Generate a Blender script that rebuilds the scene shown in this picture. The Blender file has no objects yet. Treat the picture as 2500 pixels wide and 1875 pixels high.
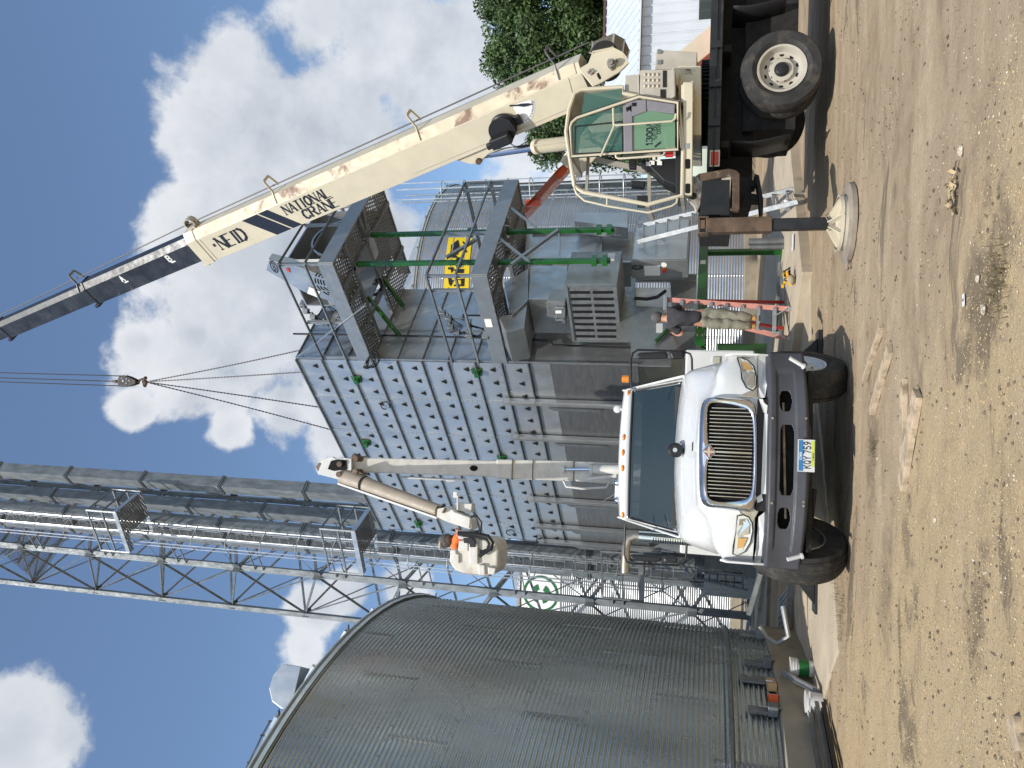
import bpy, bmesh, math, random
import numpy as np
from math import sin, cos, tan, atan2, radians, pi, sqrt, exp
from mathutils import Vector, Matrix, noise
random.seed(7); rng = np.random.default_rng(7)
V3 = Vector
scene = bpy.context.scene; COL = scene.collection
# ---------------- camera (the phone was held sideways: the frame is rolled by a quarter turn)
FPX, TH, RO, CH = 1890.0, radians(14.3), radians(1.55), 1.5
FW = V3((0, cos(TH), sin(TH))); _r = V3((1, 0, 0)); _u = V3((0, -sin(TH), cos(TH)))
RT = _r*cos(RO) + _u*sin(RO); UP = _u*cos(RO) - _r*sin(RO)
cam_d = bpy.data.cameras.new('camera'); cam = bpy.data.objects.new('camera', cam_d); COL.objects.link(cam); scene.camera = cam
cam_d.sensor_fit = 'HORIZONTAL'; cam_d.sensor_width = 36; cam_d.lens = 36*FPX/2500
cam_d.clip_start = .05; cam_d.clip_end = 3000
M = Matrix.Identity(4)
for i, a in enumerate((-UP, RT, -FW)):
    for j in range(3): M[j][i] = a[j]
M.translation = V3((0, 0, CH)); cam.matrix_world = M
def _ray(x, y): return FW*FPX + RT*((1875-y)-937.5) + UP*(1250-x)
def P(x, y, D):                       # a point seen at photograph position x,y lying at depth D
    r = _ray(x, y); return V3((0, 0, CH)) + r*(D/r.y)
def G(x, y, z=0.0):                   # ... lying at height z
    r = _ray(x, y); return V3((0, 0, CH)) + r*((z-CH)/r.z)
def ZV(V, D, y=937): return P(V, y, D).z
# ---------------- sun, sky, clouds
SAZ, SEL = radians(202), radians(50)
sd = bpy.data.lights.new('sun', 'SUN'); sd.energy = 4.4; sd.angle = radians(.53); sd.color = (1, .95, .87)
so = bpy.data.objects.new('sun', sd); COL.objects.link(so)
SDIR = V3((sin(SAZ)*cos(SEL), cos(SAZ)*cos(SEL), sin(SEL)))
so.rotation_euler = SDIR.to_track_quat('Z', 'Y').to_euler(); so.location = (0, 0, 40)
scene.view_settings.view_transform = 'Standard'; scene.view_settings.look = 'None'
scene.view_settings.exposure = 0.0; scene.view_settings.gamma = 1
class NT:
    def __init__(s, nt): s.nt = nt; nt.nodes.clear()
    def n(s, t, **k):
        o = s.nt.nodes.new(t)
        for a, b in k.items(): setattr(o, a, b)
        return o
    def l(s, a, b): s.nt.links.new(a, b)
    def put(s, sock, v):
        if isinstance(v, bpy.types.NodeSocket): s.l(v, sock)
        elif v is not None: sock.default_value = v
    def m(s, op, a, b=None, c=None, clamp=False):
        o = s.n('ShaderNodeMath', operation=op); o.use_clamp = clamp
        for i, v in enumerate((a, b, c)): s.put(o.inputs[i], v)
        return o.outputs[0]
    def vm(s, op, a, b=None, out=0):
        o = s.n('ShaderNodeVectorMath', operation=op); s.put(o.inputs[0], a); s.put(o.inputs[1], b); return o.outputs[out]
    def mix(s, f, a, b, t='RGBA', bt='MIX'):
        o = s.n('ShaderNodeMix', data_type=t, blend_type=bt) if t == 'RGBA' else s.n('ShaderNodeMix', data_type=t)
        ins = [i for i in o.inputs if i.enabled]; s.put(ins[0], f); s.put(ins[1], a); s.put(ins[2], b)
        return [q for q in o.outputs if q.enabled][0]
    def noise(s, vec, scale, det=3, rough=.5, dist=0, out=0):
        o = s.n('ShaderNodeTexNoise'); s.put(o.inputs['Vector'], vec); o.inputs['Scale'].default_value = scale
        o.inputs['Detail'].default_value = det; o.inputs['Roughness'].default_value = rough; o.inputs['Distortion'].default_value = dist
        return o.outputs[out]
    def ss(s, v, lo, hi, a=0., b=1., kind='SMOOTHSTEP'):
        o = s.n('ShaderNodeMapRange', interpolation_type=kind); s.put(o.inputs[0], v)
        for i, q in enumerate((lo, hi, a, b)): s.put(o.inputs[i+1], q)
        return o.outputs[0]
world = bpy.data.worlds.new('World'); scene.world = world; world.use_nodes = True
W = NT(world.node_tree)
wo = W.n('ShaderNodeOutputWorld'); bg = W.n('ShaderNodeBackground'); W.l(bg.outputs[0], wo.inputs[0])
sky = W.n('ShaderNodeTexSky', sky_type='NISHITA'); sky.sun_disc = False; sky.sun_elevation = SEL; sky.sun_rotation = SAZ
sky.altitude = 300; sky.air_density = 1.0; sky.dust_density = 1.4; sky.ozone_density = 1.6
SKY_STR = .132
tc = W.n('ShaderNodeTexCoord'); DIR = tc.outputs['Generated']
def cloud_density(vec):
    d = None
    for (x, y, r) in CLOUDS:
        c = _ray(x, y).normalized(); dist = W.vm('DISTANCE', vec, tuple(c), 1)
        b = W.m('SUBTRACT', 1, W.m('DIVIDE', dist, r/FPX))
        d = b if d is None else W.m('SMOOTH_MAX', d, b, .25)
    n1 = W.noise(vec, 6.5, 12, .62, .15); n2 = W.noise(vec, 2.3, 2, .5)
    d = W.m('MAXIMUM', d, W.m('SUBTRACT', W.m('MULTIPLY', n2, 1.5), 1.18))
    return W.m('ADD', d, W.m('MULTIPLY', W.m('SUBTRACT', n1, .5), 2.1))
CLOUDS = [(500, 330, 200), (590, 170, 170), (640, 330, 320), (840, 300, 280), (760, 480, 290), (500, 560, 210), (640, 640, 290), (540, 780, 220), (450, 880, 170), (640, 860, 200),
          (340, 840, 60), (960, 120, 250), (760, 60, 150), (1100, 140, 210), (1050, 240, 150), (900, 560, 230), (760, 700, 200), (1300, 330, 150), (1180, 260, 150), (1430, 420, 200), (1250, 500, 130),
          (700, 990, 120), (820, 1050, 110), (560, 1050, 80), (560, 960, 90), (60, 1800, 150), (780, 1500, 90), (740, 1590, 75), (850, 1450, 80), (1000, 1440, 110), (330, 990, 60), (470, 930, 120)]
dens = cloud_density(DIR); sh = (SDIR*.045 + UP*.02)
dens2 = cloud_density(W.vm('ADD', DIR, tuple(sh)))
mask = W.ss(dens, .18, .47)
lit = W.ss(W.m('SUBTRACT', dens, dens2), -.32, .30)
fine = W.noise(DIR, 11, 6, .6)
thick = W.ss(dens, .35, 1.1)
shade = W.m('ADD', W.m('MULTIPLY', lit, .42), W.m('MULTIPLY', W.ss(fine, .35, .68), .3)); shade = W.m('ADD', shade, W.m('MULTIPLY', W.m('SUBTRACT', 1, thick), .32), clamp=True)
ccol = W.mix(shade, (3.3, 3.75, 4.3, 1), (6.5, 6.65, 6.9, 1))
mul = W.mix(1.0, sky.outputs[0], (1.30, 1.37, 1.38, 1), bt='MULTIPLY')
skyc = W.mix(W.m('MULTIPLY', mask, .93), mul, ccol)
W.l(skyc, bg.inputs[0]); bg.inputs[1].default_value = SKY_STR

# ---------------- materials
MATS = {}
def mat(name, col, rough=.5, metal=0., bump=0., bscale=20., var=0., vscale=6., stain=None, stain_amt=0., stain_scale=3., stain_lo=.55, spec=.5, coat=0., stretch=None, trans=0., ior=1.45, alpha=1., bdist=.01):
    m = bpy.data.materials.new(name); m.use_nodes = True; t = NT(m.node_tree)
    out = t.n('ShaderNodeOutputMaterial'); b = t.n('ShaderNodeBsdfPrincipled'); t.l(b.outputs[0], out.inputs[0])
    g = t.n('ShaderNodeTexCoord').outputs['Object']
    if stretch: g = t.vm('MULTIPLY', g, stretch)
    c = (*col, 1)
    if var:
        n = t.noise(g, vscale, 5, .6)
        c = t.mix(t.ss(n, .3, .7), tuple(x*(1-var) for x in col)+(1,), tuple(min(1, x*(1+var)) for x in col)+(1,))
    if stain:
        n = t.noise(g, stain_scale, 8, .65, .4); f = t.m('MULTIPLY', t.ss(n, stain_lo, stain_lo+.12), stain_amt)
        c = t.mix(f, c, (*stain, 1))
        if metal: t.l(t.m('MULTIPLY', t.m('SUBTRACT', 1, f), metal), b.inputs['Metallic'])
    t.put(b.inputs['Base Color'], c)
    if not (stain and metal): b.inputs['Metallic'].default_value = metal
    if var: t.l(t.ss(t.noise(g, vscale*2.3, 4, .6), .3, .7, max(.02, rough-.08), rough+.1), b.inputs['Roughness'])
    else: b.inputs['Roughness'].default_value = rough
    b.inputs['Specular IOR Level'].default_value = spec; b.inputs['Coat Weight'].default_value = coat; b.inputs['Coat Roughness'].default_value = .06
    b.inputs['Transmission Weight'].default_value = trans; b.inputs['IOR'].default_value = ior; b.inputs['Alpha'].default_value = alpha
    if bump:
        bn = t.n('ShaderNodeBump'); bn.inputs['Strength'].default_value = bump; bn.inputs['Distance'].default_value = bdist
        t.l(t.noise(g, bscale, 6, .65), bn.inputs['Height']); t.l(bn.outputs[0], b.inputs['Normal'])
    MATS[name] = m; return m
galv = mat('galvanised sheet', (.46, .465, .465), .36, .92, .04, 3, .10, 2.2)
galv_bin = mat('weathered bin sheet', (.41, .445, .44), .27, .9, .05, 2, .14, 1.1, stretch=(1, 1, .35))
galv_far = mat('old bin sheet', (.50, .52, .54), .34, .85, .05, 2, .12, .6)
galv_new = mat('bright galvanised sheet', (.50, .51, .51), .40, .82, .03, 3, .08, 1.5, stretch=(1, 1, .6))
galv_dull = mat('dull galvanised steel', (.33, .34, .335), .46, .8, .04, 8, .07, 4)
galv_dark = mat('dark galvanised steel', (.22, .235, .24), .5, .7, .05, 8, .15, 5)
tower_m = mat('hot dipped steel', (.19, .21, .22), .62, .35, .05, 14, .25, 5, stretch=(1, 1, .4))
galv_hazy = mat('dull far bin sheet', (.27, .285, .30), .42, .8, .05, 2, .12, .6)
roof_m = mat('bin roof sheet', (.62, .65, .66), .3, .8, .02, 3, .08, 2)
green = mat('green enamel', (.012, .10, .016), .3, 0, 0, 10, .2, 3, coat=.4)
green_lt = mat('bright green enamel', (.012, .095, .014), .35, 0, 0, 10, .2, 3, coat=.3)
cream = mat('cream crane paint', (.57, .51, .375), .42, 0, .05, 60, .06, 2, stain=(.16, .07, .03), stain_amt=.8, stain_scale=5, stain_lo=.70, coat=.15)
cream_rust = mat('rust streaked cream paint', (.56, .47, .33), .5, 0, .05, 60, .12, 3, stain=(.13, .05, .025), stain_amt=.9, stain_scale=2.2, stain_lo=.54, stretch=(1, 1, 1))
creamd = mat('sun faded cream paint', (.42, .385, .32), .5, 0, .05, 60, .12, 3, stain=(.17, .07, .035), stain_amt=.9, stain_scale=9, stain_lo=.66)
white = mat('white truck paint', (.66, .67, .66), .25, 0, 0, 5, .03, 2, coat=.6)
white_old = mat('grimy white boom paint', (.64, .62, .57), .4, 0, .04, 30, .10, 5, stain=(.20, .13, .08), stain_amt=.75, stain_scale=7, stain_lo=.66, coat=.2)
taupe = mat('fibreglass boom', (.33, .28, .22), .5, 0, .03, 30, .1, 5)
chrome = mat('chrome', (.66, .68, .71), .13, 1., 0, 5, .05, 2)
steel_rod = mat('polished rod', (.6, .64, .7), .2, 1.)
black = mat('black plastic', (.012, .012, .013), .45)
blackp = mat('black painted steel', (.016, .017, .019), .4, 0, .06, 20, .3, 4, stain=(.09, .07, .05), stain_amt=.5, stain_scale=4, stain_lo=.6)
boomblk = mat('greased black boom', (.028, .032, .038), .38, .2, .12, 14, .4, 3, stain=(.16, .13, .09), stain_amt=.45, stain_scale=4, stain_lo=.58)
void = mat('dark hollow', (.003, .003, .003), .9)
rubber = mat('tyre rubber', (.028, .027, .026), .75, 0, .12, 50, .3, 6, stain=(.13, .105, .075), stain_amt=.30, stain_scale=5, stain_lo=.5)
bumperm = mat('dark grey bumper plastic', (.052, .053, .062), .5, 0, .05, 60, .15, 4, stain=(.012, .011, .011), stain_amt=.9, stain_scale=5, stain_lo=.66)
grime = mat('black underbody', (.014, .013, .012), .8, 0, .1, 20, .4, 6)
brown_st = mat('rusty brown steel', (.10, .065, .042), .6, .2, .1, 25, .35, 6, stain=(.26, .20, .15), stain_amt=.6, stain_scale=5, stain_lo=.55)
scuff = mat('scuffed bare steel', (.30, .27, .24), .5, .4, .1, 25, .35, 8, stain=(.12, .075, .05), stain_amt=.8, stain_scale=9, stain_lo=.5)
padm = mat('worn composite pad', (.26, .22, .175), .8, 0, .15, 30, .15, 8)
orange = mat('orange boom paint', (.62, .085, .012), .4, 0, .03, 30, .12, 4, coat=.2)
orange_hv = mat('orange shirt', (.90, .17, .03), .7, 0, .15, 20, .1, 8)
amber = mat('amber lens', (.75, .22, .01), .2, coat=.5)
redm = mat('red lens', (.5, .02, .02), .25, coat=.4)
lens = mat('clear lens', (.55, .56, .50), .12, 0, .1, 60, .1, 10, coat=.5)
glass_t = mat('truck windscreen glass', (.02, .035, .04), .06, 0, 0, 1, 0, 1, spec=.7, coat=.4, alpha=.86)
glass_g = mat('green tinted glass', (.05, .16, .12), .05, 0, 0, 1, 0, 1, spec=.7, alpha=.42)
glass_l = mat('pale green tinted glass', (.17, .31, .19), .12, 0, 0, 1, 0, 1, spec=.6, alpha=.66)
glass_c = mat('clear cab glass', (.20, .34, .30), .05, 0, 0, 1, 0, 1, spec=.7, alpha=.22)
grey_tr = mat('grey cab trim', (.20, .19, .21), .7, 0, .05, 60, .06, 5)
navy = mat('dark navy paint', (.012, .016, .028), .4)
whitep = mat('white lettering', (.8, .8, .78), .5)
signy = mat('yellow sign paint', (.74, .52, .01), .4)
signk = mat('black sign paint', (.012, .012, .012), .4)
signg = mat('green sign paint', (.01, .12, .03), .4)
plate_b = mat('blue plate print', (.04, .17, .36), .45)
plate_y = mat('yellow plate sticker', (.50, .58, .06), .45)
redpr = mat('red warning print', (.55, .05, .03), .5)
wood = mat('weathered lumber', (.42, .33, .225), .8, 0, .25, 14, .30, 9, stretch=(1, 1, 1), stain=(.17, .12, .075), stain_amt=.7, stain_scale=6, stain_lo=.56)
conc = mat('concrete slab', (.46, .39, .29), .85, 0, .25, 25, .12, 1.6, stain=(.22, .18, .13), stain_amt=.6, stain_scale=2.2, stain_lo=.56)
conc_f = mat('foundation concrete', (.30, .26, .195), .88, 0, .2, 18, .18, 1.2, stain=(.14, .12, .09), stain_amt=.6, stain_scale=1.5, stain_lo=.56)
fiberg = mat('pink fibreglass rail', (.50, .22, .17), .5, 0, .03, 30, .15, 9)
alum = mat('aluminium', (.40, .42, .43), .45, .8, .03, 30, .12, 9)
shirt = mat('charcoal t-shirt', (.045, .043, .05), .9, 0, .35, 9, .15, 9, bdist=.02)
pants = mat('khaki work trousers', (.25, .235, .18), .9, 0, .6, 9, .12, 7, bdist=.03)
skin = mat('skin', (.50, .26, .17), .55, 0, .05, 60, .08, 12)
hairm = mat('short grey hair', (.10, .095, .09), .8, 0, .5, 90, .5, 60)
boot = mat('tan work boot', (.36, .19, .06), .7, 0, .1, 30, .2, 9)
redrail = mat('red fibreglass rail', (.38, .03, .025), .4, 0, 0, 5, .1, 5)
leafm = mat('tree leaf', (.055, .095, .025), .6, 0, 0, 5, .45, .9)
bark = mat('bark', (.10, .075, .055), .9, 0, .3, 20, .3, 5)
metalw = mat('white metal siding', (.62, .66, .70), .4, .1, .02, 5, .05, 1)
browntrim = mat('brown trim', (.10, .05, .04), .5)
cardb = mat('cardboard', (.46, .30, .16), .85, 0, .05, 20, .08, 5)
pailm = mat('white plastic pail', (.58, .58, .56), .4, 0, 0, 5, .08, 8)
paper = mat('paper label', (.78, .77, .72), .7)
cablem = mat('wire rope', (.06, .055, .055), .5, .6)
chainm = mat('chain steel', (.09, .085, .085), .45, .6, 0, 30, .3, 40)
drill = mat('yellow tool plastic', (.85, .45, .02), .45)
leafdry = mat('dry leaves', (.42, .32, .18), .8, 0, .2, 20, .3, 12)
expand = mat('expanded metal guard', (.24, .18, .11), .6, .4, .1, 60, .3, 40)

# ---------------- mesh builder
def frame_of(p0, p1, up=V3((0, 0, 1))):
    d = (p1-p0); L = d.length; d = d/L if L else V3((0, 0, 1))
    s = d.cross(up)
    if s.length < 1e-4: s = d.cross(V3((0, 1, 0)))
    s.normalize(); return d, s, s.cross(d).normalized(), L
class MB:
    def __init__(s, xf=None): s.v = []; s.f = []; s.sm = []; s.xf = xf
    def add(s, vs, fs, smooth=False):
        b = len(s.v)
        s.v += [tuple(s.xf @ V3(p)) for p in vs] if s.xf is not None else [tuple(p) for p in vs]
        s.f += [tuple(i+b for i in f) for f in fs]; s.sm += [smooth]*len(fs); return s
    def box(s, c, sz, ax=None, rz=0):
        c = V3(c); hx, hy, hz = sz[0]/2, sz[1]/2, sz[2]/2
        if ax is None: ax = (V3((cos(rz), sin(rz), 0)), V3((-sin(rz), cos(rz), 0)), V3((0, 0, 1)))
        vs = [c+ax[0]*(hx*i)+ax[1]*(hy*j)+ax[2]*(hz*k) for i in (-1, 1) for j in (-1, 1) for k in (-1, 1)]
        return s.add(vs, [(0, 1, 3, 2), (4, 6, 7, 5), (0, 4, 5, 1), (2, 3, 7, 6), (0, 2, 6, 4), (1, 5, 7, 3)])
    def b2(s, a, b):
        return s.box([(a[i]+b[i])/2 for i in range(3)], [abs(b[i]-a[i]) for i in range(3)])
    def ext(s, prof, p0, p1, up=V3((0, 0, 1)), cap=True):
        p0, p1, up = V3(p0), V3(p1), V3(up)
        d, sd_, u, L = frame_of(p0, p1, up); n = len(prof)
        vs = [p+sd_*a+u*b for p in (p0, p1) for a, b in prof]
        fs = [(i, (i+1) % n, (i+1) % n+n, i+n) for i in range(n)]
        if cap: fs += [tuple(range(n))[::-1], tuple(range(n, 2*n))]
        return s.add(vs, fs)
    def bar(s, p0, p1, w, h, up=V3((0, 0, 1))):
        return s.ext([(-w/2, -h/2), (w/2, -h/2), (w/2, h/2), (-w/2, h/2)], p0, p1, up)
    def ang(s, p0, p1, w=.06, t=.006, up=V3((0, 0, 1)), fx=1, fy=1):
        pr = [(0, 0), (w, 0), (w, t), (t, t), (t, w), (0, w)]; pr = [(a*fx, b*fy) for a, b in pr]
        return s.ext(pr, p0, p1, up)
    def chan(s, p0, p1, w=.1, h=.05, t=.006, up=V3((0, 0, 1)), fy=1):
        pr = [(-w/2, 0), (w/2, 0), (w/2, h), (w/2-t, h), (w/2-t, t), (-w/2+t, t), (-w/2+t, h), (-w/2, h)]
        return s.ext([(a, b*fy) for a, b in pr], p0, p1, up)
    def tube(s, p0, p1, r, r2=None, n=10, cap=True):
        p0, p1 = V3(p0), V3(p1); r2 = r if r2 is None else r2
        d, a, b, L = frame_of(p0, p1)
        vs = [p0+(a*cos(2*pi*i/n)+b*sin(2*pi*i/n))*r for i in range(n)]+[p1+(a*cos(2*pi*i/n)+b*sin(2*pi*i/n))*r2 for i in range(n)]
        s.add(vs, [(i, (i+1) % n, (i+1) % n+n, i+n) for i in range(n)], True)
        if cap: k = len(s.v)-2*n; s.f += [tuple(k+i for i in range(n))[::-1], tuple(k+n+i for i in range(n))]; s.sm += [False]*2
        return s
    def path(s, pts, r, n=8, closed=False):
        pts = [V3(p) for p in pts]; m = len(pts); vs = []; prev = None
        for i, p in enumerate(pts):
            a = pts[(i-1) % m] if (closed or i) else p; b = pts[(i+1) % m] if (closed or i < m-1) else p
            d = (b-a).normalized() if (b-a).length > 1e-7 else V3((0, 0, 1))
            if prev is None:
                q = d.cross(V3((0, 0, 1)));  q = q if q.length > .05 else d.cross(V3((0, 1, 0)))
            else: q = prev - d*prev.dot(d)
            q.normalize(); prev = q; w = d.cross(q); rr = r[i] if isinstance(r, (list, tuple)) else r
            vs += [p+(q*cos(2*pi*k/n)+w*sin(2*pi*k/n))*rr for k in range(n)]
        fs = []
        for i in range(m if closed else m-1):
            for k in range(n): j = (i+1) % m; fs.append((i*n+k, i*n+(k+1) % n, j*n+(k+1) % n, j*n+k))
        s.add(vs, fs, True)
        if not closed: k = len(s.v)-m*n; s.f += [tuple(k+i for i in range(n))[::-1], tuple(k+(m-1)*n+i for i in range(n))]; s.sm += [False]*2
        return s
    def prism(s, pts, off):
        pts = [V3(p) for p in pts]; off = V3(off); n = len(pts)
        return s.add(pts+[p+off for p in pts], [tuple(range(n)), tuple(range(n, 2*n))[::-1]]+[(i, i+n, (i+1) % n+n, (i+1) % n) for i in range(n)])
    def poly(s, pts): return s.add(pts, [tuple(range(len(pts)))])
    def quad(s, a, b, c, d): return s.add([a, b, c, d], [(0, 1, 2, 3)])
    def grid(s, rows, smooth=True, closeu=False):
        nr, nc = len(rows), len(rows[0]); vs = [p for r in rows for p in r]
        fs = [(i*nc+j, i*nc+(j+1) % nc, (i+1)*nc+(j+1) % nc, (i+1)*nc+j) for i in range(nr-1) for j in range(nc if closeu else nc-1)]
        return s.add(vs, fs, smooth)
    def lathe(s, prof, c, axis=V3((0, 0, 1)), n=32, a0=0, a1=2*pi):
        c = V3(c); axis = V3(axis).normalized(); q = axis.cross(V3((0, 0, 1))); q = q if q.length > .05 else V3((1, 0, 0)); q.normalize(); w = axis.cross(q)
        full = abs(a1-a0-2*pi) < 1e-5; m = n if full else n+1
        rows = [[c+axis*h+(q*cos(a0+(a1-a0)*k/n)+w*sin(a0+(a1-a0)*k/n))*r for k in range(m)] for r, h in prof]
        return s.grid(rows, True, full)
    def ball(s, c, r, n=8, sc=(1, 1, 1)):
        c = V3(c); rows = [[c+V3((r*sc[0]*sin(pi*i/n)*cos(2*pi*k/(2*n)), r*sc[1]*sin(pi*i/n)*sin(2*pi*k/(2*n)), r*sc[2]*cos(pi*i/n))) for k in range(2*n)] for i in range(n+1)]
        return s.grid(rows, True, True)
def obj(name, mb, m, parent=None, label=None, bevel=0, solid=0, sub=0, sharp=35, uns=False):
    me = bpy.data.meshes.new(name); vs = mb.v
    o = bpy.data.objects.new(name, me); COL.objects.link(o)
    if parent is not None:
        o.parent = parent; off = ORG[parent.name]; inv = off.inverted() ; ORG[o.name] = off
        vs = [tuple(inv @ V3(p)) for p in vs]
    else:
        k = V3((sum(p[0] for p in vs)/len(vs), sum(p[1] for p in vs)/len(vs), min(p[2] for p in vs)))
        off = Matrix.Translation(k); o.matrix_world = off; ORG[o.name] = off; vs = [tuple(V3(p)-k) for p in vs]
    me.from_pydata(vs, [], mb.f)
    me.polygons.foreach_set('use_smooth', mb.sm)
    for q in (m if isinstance(m, (list, tuple)) else [m]): me.materials.append(q)
    me.validate()
    bm = bmesh.new(); bm.from_mesh(me); bmesh.ops.recalc_face_normals(bm, faces=bm.faces); bm.to_mesh(me); bm.free()
    if any(mb.sm): me.set_sharp_from_angle(angle=radians(sharp))
    if bevel:
        q = o.modifiers.new('bevel', 'BEVEL'); q.width = bevel; q.segments = 2; q.limit_method = 'ANGLE'; q.angle_limit = radians(40)
    if solid: q = o.modifiers.new('solid', 'SOLIDIFY'); q.thickness = solid; q.offset = 0
    if sub: q = o.modifiers.new('sub', 'SUBSURF'); q.levels = sub; q.render_levels = sub
    if label: o['label'] = label
    return o
ORG = {}
def tag(o, label, cat, group=None):
    o['label'] = label; o['category'] = cat
    if group: o['group'] = group
    return o
def thing(name, label, cat, loc, group=None):
    o = bpy.data.objects.new(name, None); COL.objects.link(o); o.location = V3(loc); o.empty_display_size = .2
    ORG[o.name] = Matrix.Translation(V3(loc)); return tag(o, label, cat, group)
def kind(o, k='structure', label=None, cat=None):
    o['kind'] = k
    if label: o['label'] = label
    if cat: o['category'] = cat
    return o
def copy_tree(o, loc, label, group=None):
    c = o.copy(); COL.objects.link(c); c.location = V3(loc); c['label'] = label
    if group: c['group'] = group
    for ch in [q for q in scene.objects if q.parent == o]:
        d = ch.copy(); COL.objects.link(d); d.parent = c
        for g in [q for q in scene.objects if q.parent == ch]:
            e = g.copy(); COL.objects.link(e); e.parent = d
    return c
def lerp(a, b, t): return a+(b-a)*t
def cyl_hit(x, y, cx, cy, R):          # where a sight line meets an upright cylinder
    r = _ray(x, y); a = r.x**2+r.y**2; b = -2*(r.x*cx+r.y*cy); c = cx*cx+cy*cy-R*R
    t = (-b-sqrt(max(0, b*b-4*a*c)))/(2*a); return V3((0, 0, CH))+r*t
def pl_hit(x, y, p0, n):               # where a sight line meets a plane
    r = _ray(x, y); o = V3((0, 0, CH)); return o + r*((p0-o).dot(n)/r.dot(n))
# ---------------- lettering: stroke glyphs
GL = {'N': [[(0, 0), (0, 6)], [(0, 6), (4, 0)], [(4, 0), (4, 6)]], 'A': [[(0, 0), (2, 6)], [(2, 6), (4, 0)], [(.8, 2), (3.2, 2)]], 'T': [[(0, 6), (4, 6)], [(2, 6), (2, 0)]],
 'I': [[(1, 0), (1, 6)]], 'O': [[(2, 6), (.6, 5.2), (0, 3), (.6, .8), (2, 0), (3.4, .8), (4, 3), (3.4, 5.2), (2, 6)]], 'L': [[(0, 6), (0, 0)], [(0, 0), (3.4, 0)]],
 'C': [[(3.8, 4.8), (3, 5.8), (2, 6), (.6, 5.2), (0, 3), (.6, .8), (2, 0), (3, .2), (3.8, 1.2)]], 'R': [[(0, 0), (0, 6)], [(0, 6), (2.6, 6), (3.6, 5.2), (3.6, 4), (2.6, 3.1), (0, 3.1)], [(2, 3.1), (4, 0)]],
 'E': [[(0, 0), (0, 6)], [(0, 6), (3.4, 6)], [(0, 3.1), (2.6, 3.1)], [(0, 0), (3.5, 0)]], 'D': [[(0, 0), (0, 6)], [(0, 6), (2, 6), (3.5, 5), (4, 3), (3.5, 1), (2, 0), (0, 0)]],
 'K': [[(0, 0), (0, 6)], [(3.8, 6), (0, 2.4)], [(1.4, 3.6), (4, 0)]], 'Q': [[(2, 6), (.6, 5.2), (0, 3), (.6, .8), (2, 0), (3.4, .8), (4, 3), (3.4, 5.2), (2, 6)], [(2.4, 1.6), (4, -.4)]],
 'Y': [[(0, 6), (2, 3)], [(4, 6), (2, 3)], [(2, 3), (2, 0)]], 'B': [[(0, 0), (0, 6)], [(0, 6), (2.6, 6), (3.5, 5.2), (3.5, 4), (2.6, 3.1), (0, 3.1)], [(2.6, 3.1), (3.8, 2.2), (3.8, .9), (2.6, 0), (0, 0)]],
 'W': [[(0, 6), (1, 0)], [(1, 0), (2.2, 5)], [(2.2, 5), (3.4, 0)], [(3.4, 0), (4.4, 6)]], 'S': [[(3.8, 5), (3, 5.9), (1.4, 6), (.3, 5), (.6, 3.7), (3.2, 2.6), (3.9, 1.3), (3, .1), (1.2, 0), (.1, 1)]],
 'U': [[(0, 6), (0, 1.4), (1, 0), (3, 0), (4, 1.4), (4, 6)]], 'P': [[(0, 0), (0, 6)], [(0, 6), (2.6, 6), (3.6, 5.2), (3.6, 3.8), (2.6, 2.9), (0, 2.9)]], 'X': [[(0, 0), (4, 6)], [(0, 6), (4, 0)]],
 'M': [[(0, 0), (0, 6)], [(0, 6), (2.2, 1)], [(2.2, 1), (4.4, 6)], [(4.4, 6), (4.4, 0)]], 'G': [[(3.8, 4.8), (3, 5.8), (2, 6), (.6, 5.2), (0, 3), (.6, .8), (2, 0), (3.2, .3), (3.9, 1.2), (3.9, 2.8), (2.4, 2.8)]],
 '0': [[(2, 6), (.6, 5.2), (.2, 3), (.6, .8), (2, 0), (3.4, .8), (3.8, 3), (3.4, 5.2), (2, 6)]], '1': [[(.4, 4.9), (1.6, 6)], [(1.6, 6), (1.6, 0)]], '2': [[(.2, 4.6), (.8, 5.8), (2.4, 6), (3.6, 5), (3.2, 3.4), (0, 0)], [(0, 0), (3.8, 0)]],
 '3': [[(.2, 5.2), (1.2, 6), (3, 5.8), (3.5, 4.6), (2.8, 3.4), (1.4, 3.2)], [(1.4, 3.2), (3.2, 2.9), (3.8, 1.6), (3, .2), (1.2, 0), (.1, .9)]], '4': [[(2.8, 0), (2.8, 6)], [(2.8, 6), (0, 1.8)], [(0, 1.8), (3.9, 1.8)]],
 '5': [[(3.5, 6), (.5, 6)], [(.5, 6), (.3, 3.3), (2.4, 3.7), (3.7, 2.4), (3.4, .7), (1.8, 0), (.1, .8)]], '6': [[(3.2, 5.8), (1.2, 4.6), (.2, 2.2), (.8, .4), (2.2, 0), (3.6, .9), (3.5, 2.6), (2.2, 3.5), (.5, 2.6)]],
 '7': [[(0, 6), (3.8, 6)], [(3.8, 6), (1.4, 0)]], '8': [[(2, 3.2), (.5, 4.2), (.7, 5.6), (2, 6), (3.3, 5.6), (3.5, 4.2), (2, 3.2), (.2, 2), (.6, .4), (2, 0), (3.4, .4), (3.8, 2), (2, 3.2)]],
 '9': [[(.8, .2), (2.8, 1.4), (3.8, 3.8), (3.2, 5.6), (1.8, 6), (.4, 5.1), (.5, 3.4), (1.8, 2.5), (3.5, 3.4)]], '-': [[(.6, 3), (2.8, 3)]], '.': [[(.8, 0), (.8, .8)]], '·': [[(.6, 2.4), (.6, 3.2)]]}
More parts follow.
